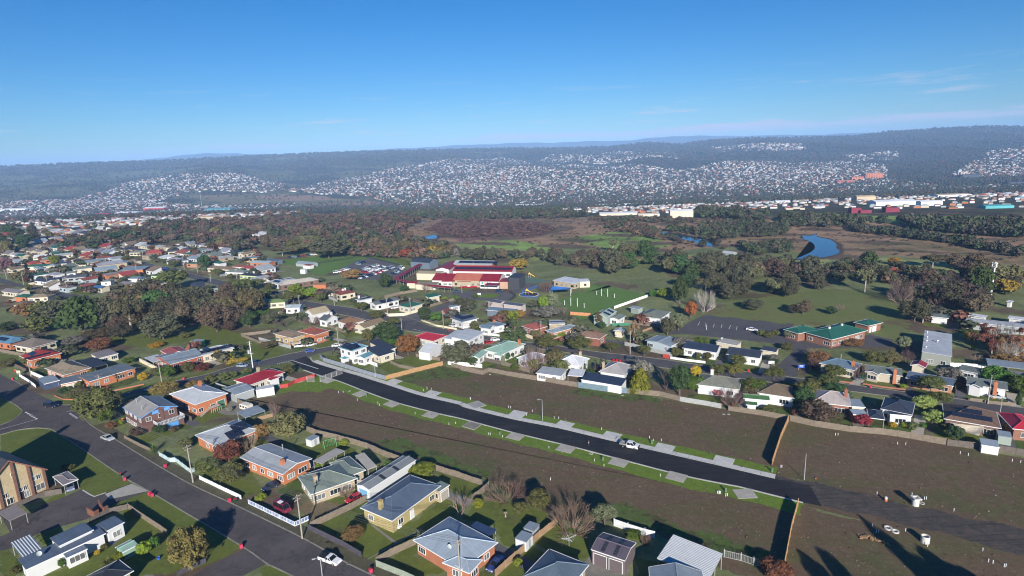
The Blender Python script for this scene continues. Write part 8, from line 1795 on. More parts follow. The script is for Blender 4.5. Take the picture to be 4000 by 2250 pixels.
for s in HO+SUBH:
 v=s['v'][0]
 if s['c'] not in('house','cottage','units','shop') or v[1]>640:continue
 a=rad(v[2]);C,Sn=cos(a),sin(a);far=v[1]>260
 def wp(lx,ly):return v[0]+lx*C-ly*Sn,v[1]+lx*Sn+ly*C
 hx,hy=v[3]/2,v[4]/2
 # lawn in front and behind, a drive at the side (laid below roads and lots)
 for sg in (-1,1):
  x,y=wp(R9.uniform(-1,1),sg*(hy+3.6))
  if y<620:
   L=[wp(-hx-2,sg*(hy+.3)),wp(hx+2,sg*(hy+.3)),wp(hx+2,sg*(hy+6.5)),wp(-hx-2,sg*(hy+6.5))]
   P_=jag(L,.6,jj);z=.003+(jj%5)*.0008;me=mesh('yard_lawn',[(p[0],p[1],z) for p in P_],[tuple(range(len(P_)))],GM[R9.choice(['lawn','lawn','verge2','drygrass'] if far else ['lawn','verge2'])]())
   if me.polygons[0].normal.z<0:me.flip_normals()
   obj('yard_lawn',me,kind='structure');jj+=1
 L=[wp(hx+.3,-hy-7),wp(hx+3.,-hy-7),wp(hx+3.,hy),wp(hx+.3,hy)];me=mesh('drive',[(p[0],p[1],.009) for p in L],[(0,1,2,3)],GM[R9.choice(['concrete2','asphalt3','concrete'])]())
 if v[1]<600:obj('drive',me,kind='structure')
 for q in range(6 if v[1]>160 else 0):
  lx,ly=R9.choice([(-hx-1.6,R9.uniform(-hy,hy)),(R9.uniform(-hx,hx),-hy-R9.uniform(1.2,6)),(R9.uniform(-hx,hx),hy+R9.uniform(1.5,7)),(hx+4,R9.uniform(-hy,hy+5))]);x,y=wp(lx,ly)
  if hit(x,y) or not clear(x,y,.2):continue
  h_=R9.uniform(.9,3.1) if R9.random()<.6 else R9.uniform(3.3,6);jj+=1
  kk=R9.choice(['olive','green','darkgreen','olive2','rust','yellowgreen','gumdark','olive','brownwood','palegrey','purplebare'])
  if v[1]>215:FARS.append((x,y,h_));continue
  tree((x,y,float(terr(x,y))),h_,h_*R9.uniform(1,1.7),kk,'%s garden %s beside the %s'%(CN.get(kk,kk),'shrub' if h_<3.2 else 'tree',' '.join(s['l'].split()[:9])),'garden shrubs',jj,single=True)
 if v[1]>160 and nf<150:
  x0,y0=wp(-hx-2.4,-hy-2);x1,y1=wp(-hx-2.4,hy+8)
  if not(hit(x0,y0) or hit(x1,y1) or hit((x0+x1)/2,(y0+y1)/2)) and clear(x0,y0,-6) and clear(x1,y1,-6):
   nf+=1;d=math.dist((x0,y0),(x1,y1));n=max(2,round(d/3.2));an=math.atan2(y1-y0,x1-x0);root=empty('side_fence',(x0,y0,float(terr(x0,y0))),an,label='side fence beside the '+' '.join(s['l'].split()[:10]),category='fence',group='side fences');kd=R9.choice(['paling','palingdark','palesheet','whitefence','creamwall','paling'])
   for i in range(n):obj('fence_panel',bay(kd,i%3),root,mat=MT((d*i/n,0,0))@MD((d/n,1,1.5,1)))
# --- poles
TIM=plain('pole_timber',(.34,.31,.27),.85,var=.25);GAL=plain('pole_steel',(.42,.44,.45),.45,.2);WHT=plain('pole_white',(.7,.71,.72),.5,var=.05)
PIDX=[]
for q in PO:
 k=q['k'];h_=q['h'];p=q['p']
 nm={'power':'power_pole','transformer':'power_pole','stub':'power_pole','mast':'phone_mast'}.get(k,'street_lamp')
 root=empty(nm,p,0,label=q['l'],category={'power_pole':'power pole','phone_mast':'phone mast'}.get(nm,'street lamp'))
 m={'power':TIM,'transformer':WHT,'stub':TIM,'mast':WHT,'carparklight':WHT}.get(k,GAL);rr={'power':.17,'transformer':.2,'stub':.16,'mast':.45,'lampbare':.09,'lampnew':.08,'lamp':.1,'carparklight':.1}[k]
 b=MB();b.tube((0,0,-.2),(0,0,h_),rr,rr*.62,8);obj('pole',b.me('pole',m),root)
 if k in('power','transformer'):
  an=rad(58) if q.get('t') else rad(-32+90);PIDX.append((p,h_))
  for z in (h_-.45,h_-1.15):
   b=MB();b.box((0,0,0),(2.1 if z>h_-1 else 1.5,.12,.13));o=obj('crossarm',b.me('crossarm',TIM),root,mat=MT((0,0,z))@MR(an,4,'Z'))
   ib=MB()
   for x in (-.9,-.4,.4,.9):
    if z>h_-1 or abs(x)<.8:ib.tube((x,0,.06),(x,0,.24),.05,.03,6)
   pp=NO('insulator',ib.me('insulator',plain('insulator',(.35,.3,.28),.3)));LK(pp);pp.parent=o
 if k=='transformer':
  b=MB();b.tube((-.65,-.2,h_*.56),(-.65,-.2,h_*.56+1.3),.42,.42,12);b.tube((.1,-.2,h_*.56+.2),(.1,-.2,h_*.56+.9),.2,.2,8);b.box((0,0,h_*.56),(1.8,.2,.15));obj('transformer',b.me('transformer',plain('transformer_grey',(.4,.43,.45),.5)),root)
 if k in('lamp','lampnew'):
  a0=rad(200);b=MB();b.tube((0,0,h_-.05),(cos(a0)*.9,sin(a0)*.9,h_+.25),.04,.03,6);obj('lamp_arm',b.me('lamp_arm',GAL),root)
  b=MB();b.box((cos(a0)*1.15,sin(a0)*1.15,h_+.24),(.6,.25,.12),a0);obj('lamp_head',b.me('lamp_head',GAL),root)
 if k=='mast':
  for i in range(3):
   t=i*2.09+.4;b=MB();b.box((cos(t)*1.0,sin(t)*1.0,h_-1.3),(.25,.45,2.2),t);obj('antenna',b.me('antenna',WHT),root)
  b=MB();b.lathe([(1.0,h_-2.2),(1.0,h_-2.1),(.1,h_-2.1)],n=12);b.lathe([(1.0,h_-.6),(1.0,h_-.5),(.1,h_-.5)],n=12);obj('antenna_frame',b.me('antenna_frame',WHT),root)
  b=MB();b.box((.0,-.5,3.5),(.3,.3,1.2));obj('cable_box',b.me('cable_box',GAL),root)
# overhead cables between neighbouring poles
def cable(a,b_,n=8):
 b=MB()
 for x in (-.9,-.4,.4,.9):
  A=Vector(a[0])+Vector((x*.5,x*.8,a[1]-.2));B=Vector(b_[0])+Vector((x*.5,x*.8,b_[1]-.2));pr=A
  for i in range(1,n+1):
   t=i/n;q=A.lerp(B,t);q.z-=1.1*4*t*(1-t)*((B-A).length/40);b.tube(pr,q,.03,n=3,cap=False);pr=q
 return b
CB=plain('cable_black',(.12,.12,.12),.6)
done=set();nlab=['overhead power cables crossing the lawns beside the bottom street','overhead power cables along the upper bottom street','overhead power cables from the bottom street to the crossroads','overhead power cables above the cross street','overhead power cables over the cross street verge','overhead power cables to the corner of the white two storey house','overhead cables over the suburban street bend','overhead cables along the diagonal street']
pairs=[(0,1),(0,3),(1,None),(2,4),(2,24),(4,5),(5,6),(8,9),(15,16),(8,15)]
li=0
for a,b_ in pairs:
 A=PO[a];B=PO[b_] if b_ is not None else PO[23]
 b=cable((A['p'],A['h']),(B['p'],B['h']));_obj('power_cable',b.me('power_cable',CB),label=CABL[li],category='power cable');li+=1
# --- cars
CC=dict(white=(.75,.76,.77),silver=(.42,.45,.48),navyblack=(.012,.016,.03),maroon=(.20,.02,.04),red=(.42,.02,.025),navy=(.02,.03,.07),navyblue=(.02,.04,.16),silverblue=(.18,.21,.30),bluegrey=(.28,.36,.44),whitevan=(.72,.73,.73),royalblue=(.03,.07,.32),darkgrey=(.06,.07,.08),darkblue=(.02,.05,.11))
def carpaint(c):
 k='paint_'+c
 if k not in MATS:
  m,nt,bs=new_mat(k);bs.inputs['Base Color'].default_value=lin(CC[c]);bs.inputs['Roughness'].default_value=.3;bs.inputs['Coat Weight'].default_value=.6;bs.inputs['Coat Roughness'].default_value=.08;MATS[k]=m
 return MATS[k]
TYRE=plain('tyre',(.02,.02,.02),.9);RIM=plain('rim',(.4,.41,.42),.35,.6);CGL=None
m,nt,bs=new_mat('car_glass');bs.inputs['Base Color'].default_value=(.01,.013,.016,1);bs.inputs['Roughness'].default_value=.08;CGL=m
HL=plain('headlight',(.6,.62,.65),.15,var=.02);TL=plain('tail_light',(.35,.01,.01),.3,var=.02);DKP=plain('dark_plastic',(.02,.02,.022),.7)
# body: (length, half width, beltline profile [(x,z)...] rear->front, roof profile: cabin base x0,x1, roof x0,x1, roof z)
CT=dict(hatch=(4.1,.86,[(-2.0,.35),(-2.05,.85),(.95,.92),(1.9,.74),(2.05,.45)],(-1.95,1.05),(-1.6,.25),1.46),
sedan=(4.7,.9,[(-2.3,.35),(-2.35,.88),(-1.5,.94),(1.0,.92),(2.15,.72),(2.35,.42)],(-1.55,1.1),(-.95,.3),1.44),
suv=(4.7,.93,[(-2.3,.4),(-2.35,1.0),(1.1,1.05),(2.2,.9),(2.35,.5)],(-2.3,1.25),(-2.1,.45),1.75),
wagon=(4.8,.9,[(-2.4,.35),(-2.42,.92),(1.0,.94),(2.2,.74),(2.4,.42)],(-2.38,1.1),(-2.1,.35),1.52),
van=(4.8,.92,[(-2.35,.4),(-2.4,1.1),(1.9,1.1),(2.35,.75),(2.38,.45)],(-2.35,2.0),(-2.2,1.3),2.05),
ute=(5.0,.92,[(-2.45,.4),(-2.5,.98),(-.35,1.0),(1.15,.93),(2.35,.72),(2.5,.42)],(-.5,1.2),(-.3,.45),1.46),
tray=(5.2,.9,[(-.55,.5),(-.6,1.05),(1.55,1.08),(2.45,.95),(2.6,.5)],(-.58,1.7),(-.5,1.0),1.78))
WIDE=.9
def car_meshes(kind):
 Ln,hw,prof,cb_,rf,rz_=CT[kind];b=MB();z0=.28
 bot=[(x,z0) for x,z in (prof[0],prof[-1])];pts=prof
 for sg in (-1,1):
  P_=[(x,sg*hw,z) for x,z in pts]+[(pts[-1][0],sg*hw,z0),(pts[0][0],sg*hw,z0)]
  if sg>0:P_=P_[::-1]
  b.poly(P_)
 for (x0,za),(x1,zb) in zip(pts,pts[1:]):b.quad((x0,-hw,za),(x1,-hw,zb),(x1,hw,zb),(x0,hw,za))
 b.quad((pts[0][0],-hw,z0),(pts[0][0],-hw,pts[0][1]),(pts[0][0],hw,pts[0][1]),(pts[0][0],hw,z0));b.quad((pts[-1][0],-hw,pts[-1][1]),(pts[-1][0],-hw,z0),(pts[-1][0],hw,z0),(pts[-1][0],hw,pts[-1][1]))
 body=b.me('body',None)
 bm=bmesh.new();bm.from_mesh(body);bmesh.ops.remove_doubles(bm,verts=bm.verts,dist=.001);bmesh.ops.recalc_face_normals(bm,faces=bm.faces);bmesh.ops.bevel(bm,geom=[e for e in bm.edges if abs(e.verts[0].co.x-e.verts[1].co.x)>.3 and e.verts[0].co.z>.3],offset=.09,segments=2,affect='EDGES');bm.to_mesh(body);bm.free()
 g=MB();hb,ht=hw-.06,hw-.2;zb=max(z for x,z in prof)-.06;zt=rz_-.05
 c=[(cb_[0],-hb,zb),(cb_[1],-hb,zb),(cb_[1],hb,zb),(cb_[0],hb,zb)];d=[(rf[0],-ht,zt),(rf[1],-ht,zt),(rf[1],ht,zt),(rf[0],ht,zt)]
 for i in range(4):
  j=(i+1)%4;g.quad(c[i],c[j],d[j],d[i])
 r=MB();r.box(((rf[0]+rf[1])/2,0,zt+.03),(rf[1]-rf[0]+.06,2*ht+.06,.07),top=.95)
 for i in range(4):r.tube(c[i],d[i],.045,n=4,cap=False)
 xm=(cb_[0]+cb_[1])/2;tm=(rf[0]+rf[1])/2
 for sg in (-1,1):r.tube((xm,sg*hb,zb),(tm,sg*ht,zt),.045,n=4,cap=False)
 return body,g.me('window',CGL),r.me('cabin_roof',None)
wb=MB();wb.tube((0,-.11,0),(0,.11,0),.33,.33,14);WHEEL=wb.me('wheel',TYRE);wb=MB();wb.tube((0,-.12,0),(0,.12,0),.19,.19,10);RIMM=wb.me('rim',RIM)
hb_=MB();hb_.box((0,0,0),(.08,.34,.14));HLM=hb_.me('headlight',HL);hb_=MB();hb_.box((0,0,0),(.08,.26,.2));TLM=hb_.me('tail_light',TL)
CMS={}
CSC=.93
for q in CA:
 key=(q['k'],q['c'])
 if key not in CMS:
  bd,g,r=car_meshes(q['k']);bd.materials.append(carpaint(q['c']));r.materials.append(carpaint(q['c']));CMS[key]=(bd,g,r)
 bd,g,r=CMS[key];x,y=q['p'];nm={'ute':'utility_truck','tray':'utility_truck','van':'camper_van','suv':'parked_suv'}.get(q['k'],'parked_car')
 root=empty(nm,(x,y,float(terr(x,y))+.06),rad(q['a']),label=q['l'],category={'ute':'utility','tray':'utility','van':'van'}.get(q['k'],'car'),group=q['g']);root.scale=(CSC,)*3
 obj('body',bd,root);obj('window',g,root);obj('cabin_roof',r,root)
 Ln,hw=CT[q['k']][:2];far=math.hypot(x,y)>320;wx=Ln*.31
 for sx in (-1,1):
  for sy in (-1,1):
   o=obj('wheel',WHEEL,root,loc=(sx*wx+(.05 if sx>0 else 0),sy*(hw-.07),.33))
   if not far:
    p_=NO('rim',RIMM);LK(p_);p_.parent=o
 if not far:
  fx=CT[q['k']][2][-1][0];bx=CT[q['k']][2][0][0]
  for sy in (-1,1):
   obj('headlight',HLM,root,loc=(fx-.06,sy*(hw-.28),.62));
   if q['k']!='tray':obj('tail_light',TLM,root,loc=(bx-.0,sy*(hw-.2),.74))
 if q['k']=='ute':
  b=MB();b.box((-1.42,0,1.0),(2.0,1.66,.06));obj('tray_cover',b.me('tray_cover',DKP),root)
 if q['k']=='tray':
  b=MB();b.box((-1.62,0,.82),(2.05,1.85,.08));b.box((-1.62,-.9,1.0),(2.05,.05,.3));b.box((-1.62,.9,1.0),(2.05,.05,.3));b.box((-2.62,0,1.0),(.05,1.85,.3));b.box((-1.6,0,.55),(2.0,.5,.3));obj('tray',b.me('tray',plain('tray_alloy',(.35,.36,.34),.4,.3)),root)
  b=MB()
  for x_ in (-.68,-2.55):
   for sy in (-.88,.88):b.tube((x_,sy,.85),(x_,sy,1.85),.04,n=5)
   b.tube((x_,-.88,1.85),(x_,.88,1.85),.04,n=5)
  for sy in (-.88,.88):b.tube((-.68,sy,1.85),(-2.55,sy,1.85),.03,n=5)
  obj('ladder_rack',b.me('ladder_rack',plain('rack_black',(.05,.05,.05))),root)
  b=MB();b.box((2.62,0,.65),(.2,1.6,.35));obj('bull_bar',b.me('bull_bar',DKP),root)
 if q['k']=='van':
  b=MB();b.box((-.3,-.15,2.12),(1.1,.9,.16));obj('roof_hatch',b.me('roof_hatch',FRAME),root);b=MB();b.box((.75,.1,2.08),(.8,.9,.08));obj('roof_panel',b.me('roof_panel',DKP),root)
# --- bins
BC=dict(pink=((.50,.05,.11),(.55,.04,.07)),red=((.45,.02,.02),(.5,.03,.03)),dgreen=((.015,.06,.035),(.45,.02,.03)),redyellow=((.45,.02,.03),(.65,.40,.03)),green=((.03,.25,.09),(.03,.2,.08)))
BNM={}
for q in BI:
 c=q['c']
 if c not in BNM:
  b=MB();b.box((0,0,.5),(.62,.66,.86),top=1.12);l=MB();l.box((0,0,.97),(.74,.80,.09),top=.9);l.box((0,.36,.93),(.6,.08,.06));BNM[c]=(b.me('bin_body',plain('bin_'+c,BC[c][0],.5,var=.08)),l.me('lid',plain('binlid_'+c,BC[c][1],.5,var=.08)))
 root=empty('wheelie_bin',(q['p'][0],q['p'][1],.05),rng.uniform(-.6,.6)-.55,label=q['l'],category='bin',group='wheelie bins');root.scale=(.82,)*3;obj('bin_body',BNM[c][0],root);obj('lid',BNM[c][1],root)
# --- misc things
CON=plain('manhole_concrete',(.55,.54,.50),.8,var=.15);GPI=plain('pillar_green',(.10,.16,.09),.6)
def misc(i,q):
 k=q['k'];p=q['p'];T=dict(label=q['l'],category=q['c'])
 if k=='manhole':
  root=empty('concrete_riser',p,0,**T);r_,h_=q['r']*.62,q['h']*.72;b=MB();b.lathe([(r_,0),(r_,h_),(r_*.8,h_),(r_*.8,h_*.3),(0,h_*.3)],n=24);obj('pipe_body',b.me('pipe_body',CON,True),root)
  if q['collar']:
   b=MB();w=r_*2.3
   for sx,sy,a,c in ((0,-1,w,.35),(0,1,w,.35),(-1,0,.35,w-.7),(1,0,.35,w-.7)):b.box((sx*(w/2-.17),sy*(w/2-.17),h_+.13),(a,c,.26))
   obj('collar',b.me('collar',CON),root)
 elif k=='ring':b=MB();r_=q['r']*.62;b.lathe([(r_,0),(r_,.25 if r_>.6 else .07),(r_*.62,.25 if r_>.6 else .07),(r_*.62,.0)],n=20);_obj('concrete_ring',b.me('concrete_ring',CON),loc=p,**T)
 elif k=='logs':
  root=empty('log_pile',p,0,**T);r=random.Random(2);me=MB();me.tube((-.5,0,0),(.5,0,0),.2,.17,8);lm_=me.me('log',plain('log_wood',(.36,.22,.12),.9,var=.35))
  for j_ in range(70):
   f=r.random();o=obj('log',lm_,root,loc=(-1.6+3.6*f+r.uniform(-.5,.5),.8-2.4*f*f+r.uniform(-.6,.6),r.uniform(.05,.3)));o.rotation_euler=(r.uniform(-.5,.5),r.uniform(-.5,.5),r.uniform(0,3.1));s_=r.uniform(.25,.75);o.scale=(s_*.8,s_,s_)
 elif k=='cone':
  root=empty('traffic_drum',p,0,**T);b=MB();b.lathe([(.3,0),(.27,.5),(.0,.5)],n=12);obj('drum_body',b.me('drum_body',plain('cone_orange',(.62,.13,.03))),root);b=MB();b.lathe([(.26,.5),(.22,.95),(0,.95)],n=12);obj('drum_top',b.me('drum_top',WHT),root)
 elif k=='conefall':b=MB();b.tube((0,0,.12),(.35,.75,.15),.16,.04,8);_obj('fallen_marker',b.me('fallen_marker',plain('cone_orange',(.62,.13,.03))),loc=p,**T)
 elif k=='pillar':root=empty('power_pillar',p,0,**T);b=MB();b.box((0,0,.45),(.42,.42,.9),top=.9);obj('cabinet',b.me('cabinet',GPI),root);b=MB();b.box((0,0,.96),(.46,.46,.12),top=.7);obj('lid',b.me('lid',GPI),root)
 elif k=='stake':
  if 'st' not in CHM:b=MB();b.box((0,0,.3),(.09,.09,.6));b.box((0,0,.64),(.12,.12,.1));CHM['st']=b.me('survey_marker',WHT)
  o=_obj('survey_marker',CHM['st'],loc=p,label=q['l'],category='marker',group=q['g'])
 elif k=='swing':
  root=empty('swing_set',p,.6,**T);G=plain('swing_green',(.10,.45,.18),.5);b=MB()
  for x in (-1.6,1.6):
   for y in (-.9,.9):b.tube((x,y,0),(x,0,2.2),.05,n=6)
  b.tube((-1.7,0,2.2),(1.7,0,2.2),.05,n=6);obj('frame',b.me('frame',G),root)
  for x in (-.8,0,.8):
   b=MB();b.tube((x-.2,0,2.2),(x-.2,0,.6),.02,n=4);b.tube((x+.2,0,2.2),(x+.2,0,.6),.02,n=4);b.box((x,0,.58),(.5,.22,.05));obj('swing',b.me('swing',G),root)
 elif k=='caravan':
  root=empty('caravan',p,rad(-32),**T);b=MB();b.box((0,0,1.3),(4.2,2.0,1.5),top=.96);b.box((0,0,2.1),(3.2,1.9,.12));obj('body',b.me('body',plain('caravan_cream',(.62,.60,.52))),root)
  for x in (-1.3,0,1.3):
   o=obj('window',window_mesh(.8,.6,1)[1],root,loc=(x,-1.04,1.45))
  for y in (-.95,.95):obj('wheel',WHEEL,root,loc=(0,y,.33))
 elif k=='shedsmall':
  root=empty('garden_shed',p,rad(58),**T);w,d,hh=q['w'],q['d'],q['hh'];b=MB();b.box((0,0,hh/2),(w,d,hh));obj('wall',b.me('wall',wallmat('greysteel' if q['col']!='greygreen' else 'whitesteel')),root);r_=MB();r_.box((0,0,hh+.08),(w+.2,d+.2,.12));obj('roof',r_.me('roof',rmat('bluegrey')),root);d_=MB();d_.box((0,-d/2-.02,.9),(.8,.05,1.8));obj('door',d_.me('door',wallmat('greysteel')),root)
 elif k=='patio':
  root=empty('patio_roof',p,rad(58),**T);b=MB();b.box((0,0,2.5),(7.5,3.2,.1));obj('roof',b.me('roof',rmat('paletan')),root)
  for x in (-3.6,0,3.6):
   for y in (-1.5,1.5):c=MB();c.box((x,y,1.2),(.1,.1,2.4));obj('post',c.me('post',GAL),root)
 elif k=='clothesline':
  root=empty('clothesline',p,.3,**T);b=MB();b.tube((0,0,0),(0,0,1.9),.05,n=6);obj('mast',b.me('mast',GAL),root);b=MB()
  for a_ in range(4):b.tube((0,0,1.8),(cos(a_*1.57)*1.6,sin(a_*1.57)*1.6,2.1),.035,n=4)
  for rr in (.7,1.2,1.6):
   for a_ in range(4):b.tube((cos(a_*1.57)*rr,sin(a_*1.57)*rr,1.8+.19*rr),(cos(a_*1.57+1.57)*rr,sin(a_*1.57+1.57)*rr,1.8+.19*rr),.015,n=3)
  obj('arm_frame',b.me('arm_frame',WHT),root)
 elif k in('sign','signcorner'):
  w=1.9 if k=='sign' else 1.7;hh=1.1;root=empty('notice_board',p,rad(-10),**T);b=MB();b.box((0,0,1.35),(w,.06,hh));obj('board',b.me('board',plain('sign_'+q['col'],{'white':(.75,.76,.76),'royalblue':(.02,.10,.55),'cream':(.62,.58,.44)}[q['col']])),root)
  for x in (-w/2+.1,w/2-.1):c=MB();c.box((x,.06,.7),(.08,.08,1.4));obj('post',c.me('post',GAL),root)
  tx=MB()
  for r_i in range(4):tx.box((-.1*(r_i%2),-.035,1.68-r_i*.2),(w*(.7-.12*(r_i%3)),.012,.06))
  obj('print',tx.me('print',plain('print_dark' if q['col']!='royalblue' else 'print_white',(.12,.14,.2) if q['col']!='royalblue' else (.8,.8,.8))),root)
 elif k=='birdbath':b=MB();b.lathe([(.25,0),(.1,.15),(.1,.75),(.4,.9),(.42,.95),(0,.88)],n=12);_obj('birdbath',b.me('birdbath',plain('bath_stone',(.42,.34,.24))),loc=p,**T)
 elif k=='garden_bucket':b=MB();b.lathe([(.25,0),(.32,.5),(.28,.5),(.2,.1),(0,.1)],n=12);_obj('pot',b.me('pot',plain('pot_blue',(.03,.10,.5))),loc=p,**T)
 elif k=='goal':b=MB();b.tube((0,0,0),(0,0,q['h']),.14,.12,8);_obj('goal_post',b.me('goal_post',WHT),loc=p,**T)
 elif k=='slide':
  root=empty('play_tower',p,0,**T);Yw=plain('play_yellow',(.72,.45,.02),.4);b=MB();b.box((0,0,2.1),(1.5,1.5,.1));b.box((0,0,2.7),(1.3,1.3,.9),top=.2);obj('tower_roof',b.me('tower_roof',Yw),root)
  for x in (-.7,.7):
   for y in (-.7,.7):c=MB();c.box((x,y,1.2),(.1,.1,2.4));obj('post',c.me('post',GAL),root)
  b=MB();b.quad((.7,-.4,2.0),(3.2,-.4,.3),(3.2,.4,.3),(.7,.4,2.0));b.quad((.7,-.4,2.0),(.7,-.4,2.3),(3.2,-.4,.6),(3.2,-.4,.3));b.quad((.7,.4,2.0),(3.2,.4,.3),(3.2,.4,.6),(.7,.4,2.3));obj('slide',b.me('slide',Yw),root)
 elif k=='sandpit':root=empty('play_area',(p[0],p[1],.05),0,**T);b=MB();b.lathe([(0,.04),(5,.04)],n=24);obj('soft_fall',b.me('soft_fall',plain('softfall',(.04,.03,.03))),root);b=MB();b.lathe([(5,0),(5,.12),(5.5,.12),(5.5,0)],n=24);obj('rim',b.me('rim',CON),root)
 elif k=='shade':
  root=empty('shade_sail',p,0,**T);b=MB();c=[Vector((-6,-2,3.2)),Vector((5,-3,4)),Vector((6,4,3.0)),Vector((-4,5,4.2))];n=5
  for a_ in range(n):
   for d_ in range(n):
    f=lambda u,w:tuple(c[0].lerp(c[1],u).lerp(c[3].lerp(c[2],u),w)-Vector((0,0,sin(u*3.14)*sin(w*3.14)*.8)));b.quad(f(a_/n,d_/n),f((a_+1)/n,d_/n),f((a_+1)/n,(d_+1)/n),f(a_/n,(d_+1)/n))
  obj('sail',b.me('sail',plain('sail_blue',(.05,.18,.50))),root)
  for v_ in c:m_=MB();m_.tube((v_.x,v_.y,0),(v_.x,v_.y,v_.z),.1,n=6);obj('post',m_.me('post',WHT),root)
 elif k in('boat','redboat'):
  root=empty('boat',p,-.1,**T);b=MB();n=8;Lh=3.2 if k=='boat' else 5
  def sec(t):w_=1.0*sin(min(1,(1-t)*1.6)*1.57);return [(-Lh+2*Lh*t,-w_,1.1+.3*t),(-Lh+2*Lh*t,0,.2+.5*t*t),(-Lh+2*Lh*t,w_,1.1+.3*t)]
  for i_ in range(n):
   a_,c=sec(i_/n),sec((i_+1)/n)
   for j_ in range(2):b.quad(a_[j_],c[j_],c[j_+1],a_[j_+1])
   b.quad(a_[0],a_[2],c[2],c[0])
  obj('hull',b.me('hull',WHT if k=='boat' else plain('boat_red',(.5,.03,.05))),root);b=MB();b.box((.3,0,1.5),(1.8,1.2,.5),top=.8);obj('cabin',b.me('cabin',WHT),root)
 elif k=='lightmast':
  D=math.hypot(p[0],p[1]);h_=D*.026;root=empty('light_mast',p,0,**T);b=MB();b.tube((0,0,0),(0,0,h_),.6,.35,6);obj('pole',b.me('pole',GAL),root);b=MB();b.box((0,0,h_),(6,1,3));obj('lamp_panel',b.me('lamp_panel',WHT),root)
 elif k=='person':
  root=empty('person',p,rad(-30),**T)
  J=[(0,0,.95),(0,0,1.2),(0,0,1.42),(0,.02,1.52),(0,.03,1.66),(0,.02,1.76),(.17,0,1.42),(.23,-.08,1.17),(.2,.1,.95),(-.17,0,1.42),(-.23,.08,1.17),(-.2,.22,1.0),(.09,0,.9),(.1,.18,.5),(.1,.12,.08),(.1,.3,.04),(-.09,0,.9),(-.1,-.02,.5),(-.1,-.28,.12),(-.1,-.14,.04)]
  Ed=[(0,1),(1,2),(2,3),(3,4),(4,5),(2,6),(6,7),(7,8),(2,9),(9,10),(10,11),(0,12),(12,13),(13,14),(14,15),(0,16),(16,17),(17,18),(18,19)]
  Rd=[.15,.13,.15,.055,.10,.07,.065,.05,.035,.065,.05,.035,.095,.065,.045,.04,.095,.065,.045,.04]
  me=bpy.data.meshes.new('person_body');me.from_pydata(J,Ed,[]);o=obj('body',me,root);o.modifiers.new('skin','SKIN');o.modifiers.new('sub','SUBSURF').levels=1;o.modifiers['sub'].render_levels=1
  for v_,r_ in zip(me.skin_vertices[0].data,Rd):v_.radius=(r_,r_)
  me.skin_vertices[0].data[0].use_root=True
  m,nt,bs=new_mat('walking_clothes');sx=node(nt,'ShaderNodeSeparateXYZ');nt.links.new(objvec(nt,'Object'),sx.inputs[0]);a=mixrgb(nt,ramp(nt,sx.outputs[2],.94,.96),(.015,.017,.03),(.03,.03,.035));a=mixrgb(nt,ramp(nt,sx.outputs[2],1.49,1.51),a,(.45,.27,.20));nt.links.new(a,bs.inputs['Base Color']);me.materials.append(m)
  h=MB();h.lathe([(0,.12),(.09,.1),(.125,.02),(.115,-.06),(.08,-.1)],(0,.0,1.70),10);obj('hair',h.me('hair',plain('hair_brown',(.06,.035,.02))),root)
  b=MB();b.box((0,-.17,1.12),(.26,.1,.3));obj('waist_jacket',b.me('waist_jacket',plain('jacket_pale',(.5,.42,.38))),root)
for i,q in enumerate(MI):misc(i,q)
# --- far large buildings
FBC=dict(fw=(.72,.74,.76),fcream=(.55,.50,.42),faqua=(.10,.38,.42),fmaroon=(.20,.03,.055),ftan=(.52,.42,.28),forange=(.55,.20,.10),forange2=(.42,.15,.10),fdark=(.06,.07,.09),fteal=(.12,.28,.33),fred=(.42,.04,.05),fgrey=(.36,.36,.36))
for q in FB:
 r=q['r'];root=empty('large_building',(r[0],r[1],r[2]),rad(r[3]),label=q['l'],category='building');L,D_,h_=r[4],r[5],q['h'];b=MB();b.box((0,0,h_/2-1),(L,D_,h_+2));obj('wall',b.me('wall',plain('far_wall_'+q['wc'],FBC[q['wc']],.8,var=.12,scale=.1)),root)
 rb=MB();rs=min(D_*.12,h_*.35)
 if q['w'] or q['wc'] in('fgrey','fmaroon','fdark'):rb.box((0,0,h_+.3),(L*1.01,D_*1.02,.8))
 else:
  for sg in (-1,1):
   pl=[(-L/2,sg*D_/2,h_),(L/2,sg*D_/2,h_),(L/2,0,h_+rs),(-L/2,0,h_+rs)];rb.quad(*(pl if sg<0 else pl[::-1]))
  rb.tri((-L/2,D_/2,h_),(-L/2,-D_/2,h_),(-L/2,0,h_+rs));rb.tri((L/2,-D_/2,h_),(L/2,D_/2,h_),(L/2,0,h_+rs))
 obj('roof',rb.me('roof',plain('far_roof_'+q['rc'],FBC[q['rc']],.6,var=.15,scale=.08)),root)
 if q['w']:
  nf=max(2,int(h_/4));nc=max(1,int(L/9));wm=MB();wm.box((0,0,0),(L/nc*.6,.3,1.9));wme=wm.me('window',plain('far_window',(.05,.055,.07),.3))
  for a_ in range(nc):
   for c_ in range(nf):obj('window',wme,root,loc=(-L/2+(a_+.5)*L/nc,-D_/2-.1,(c_+.55)*h_/nf))
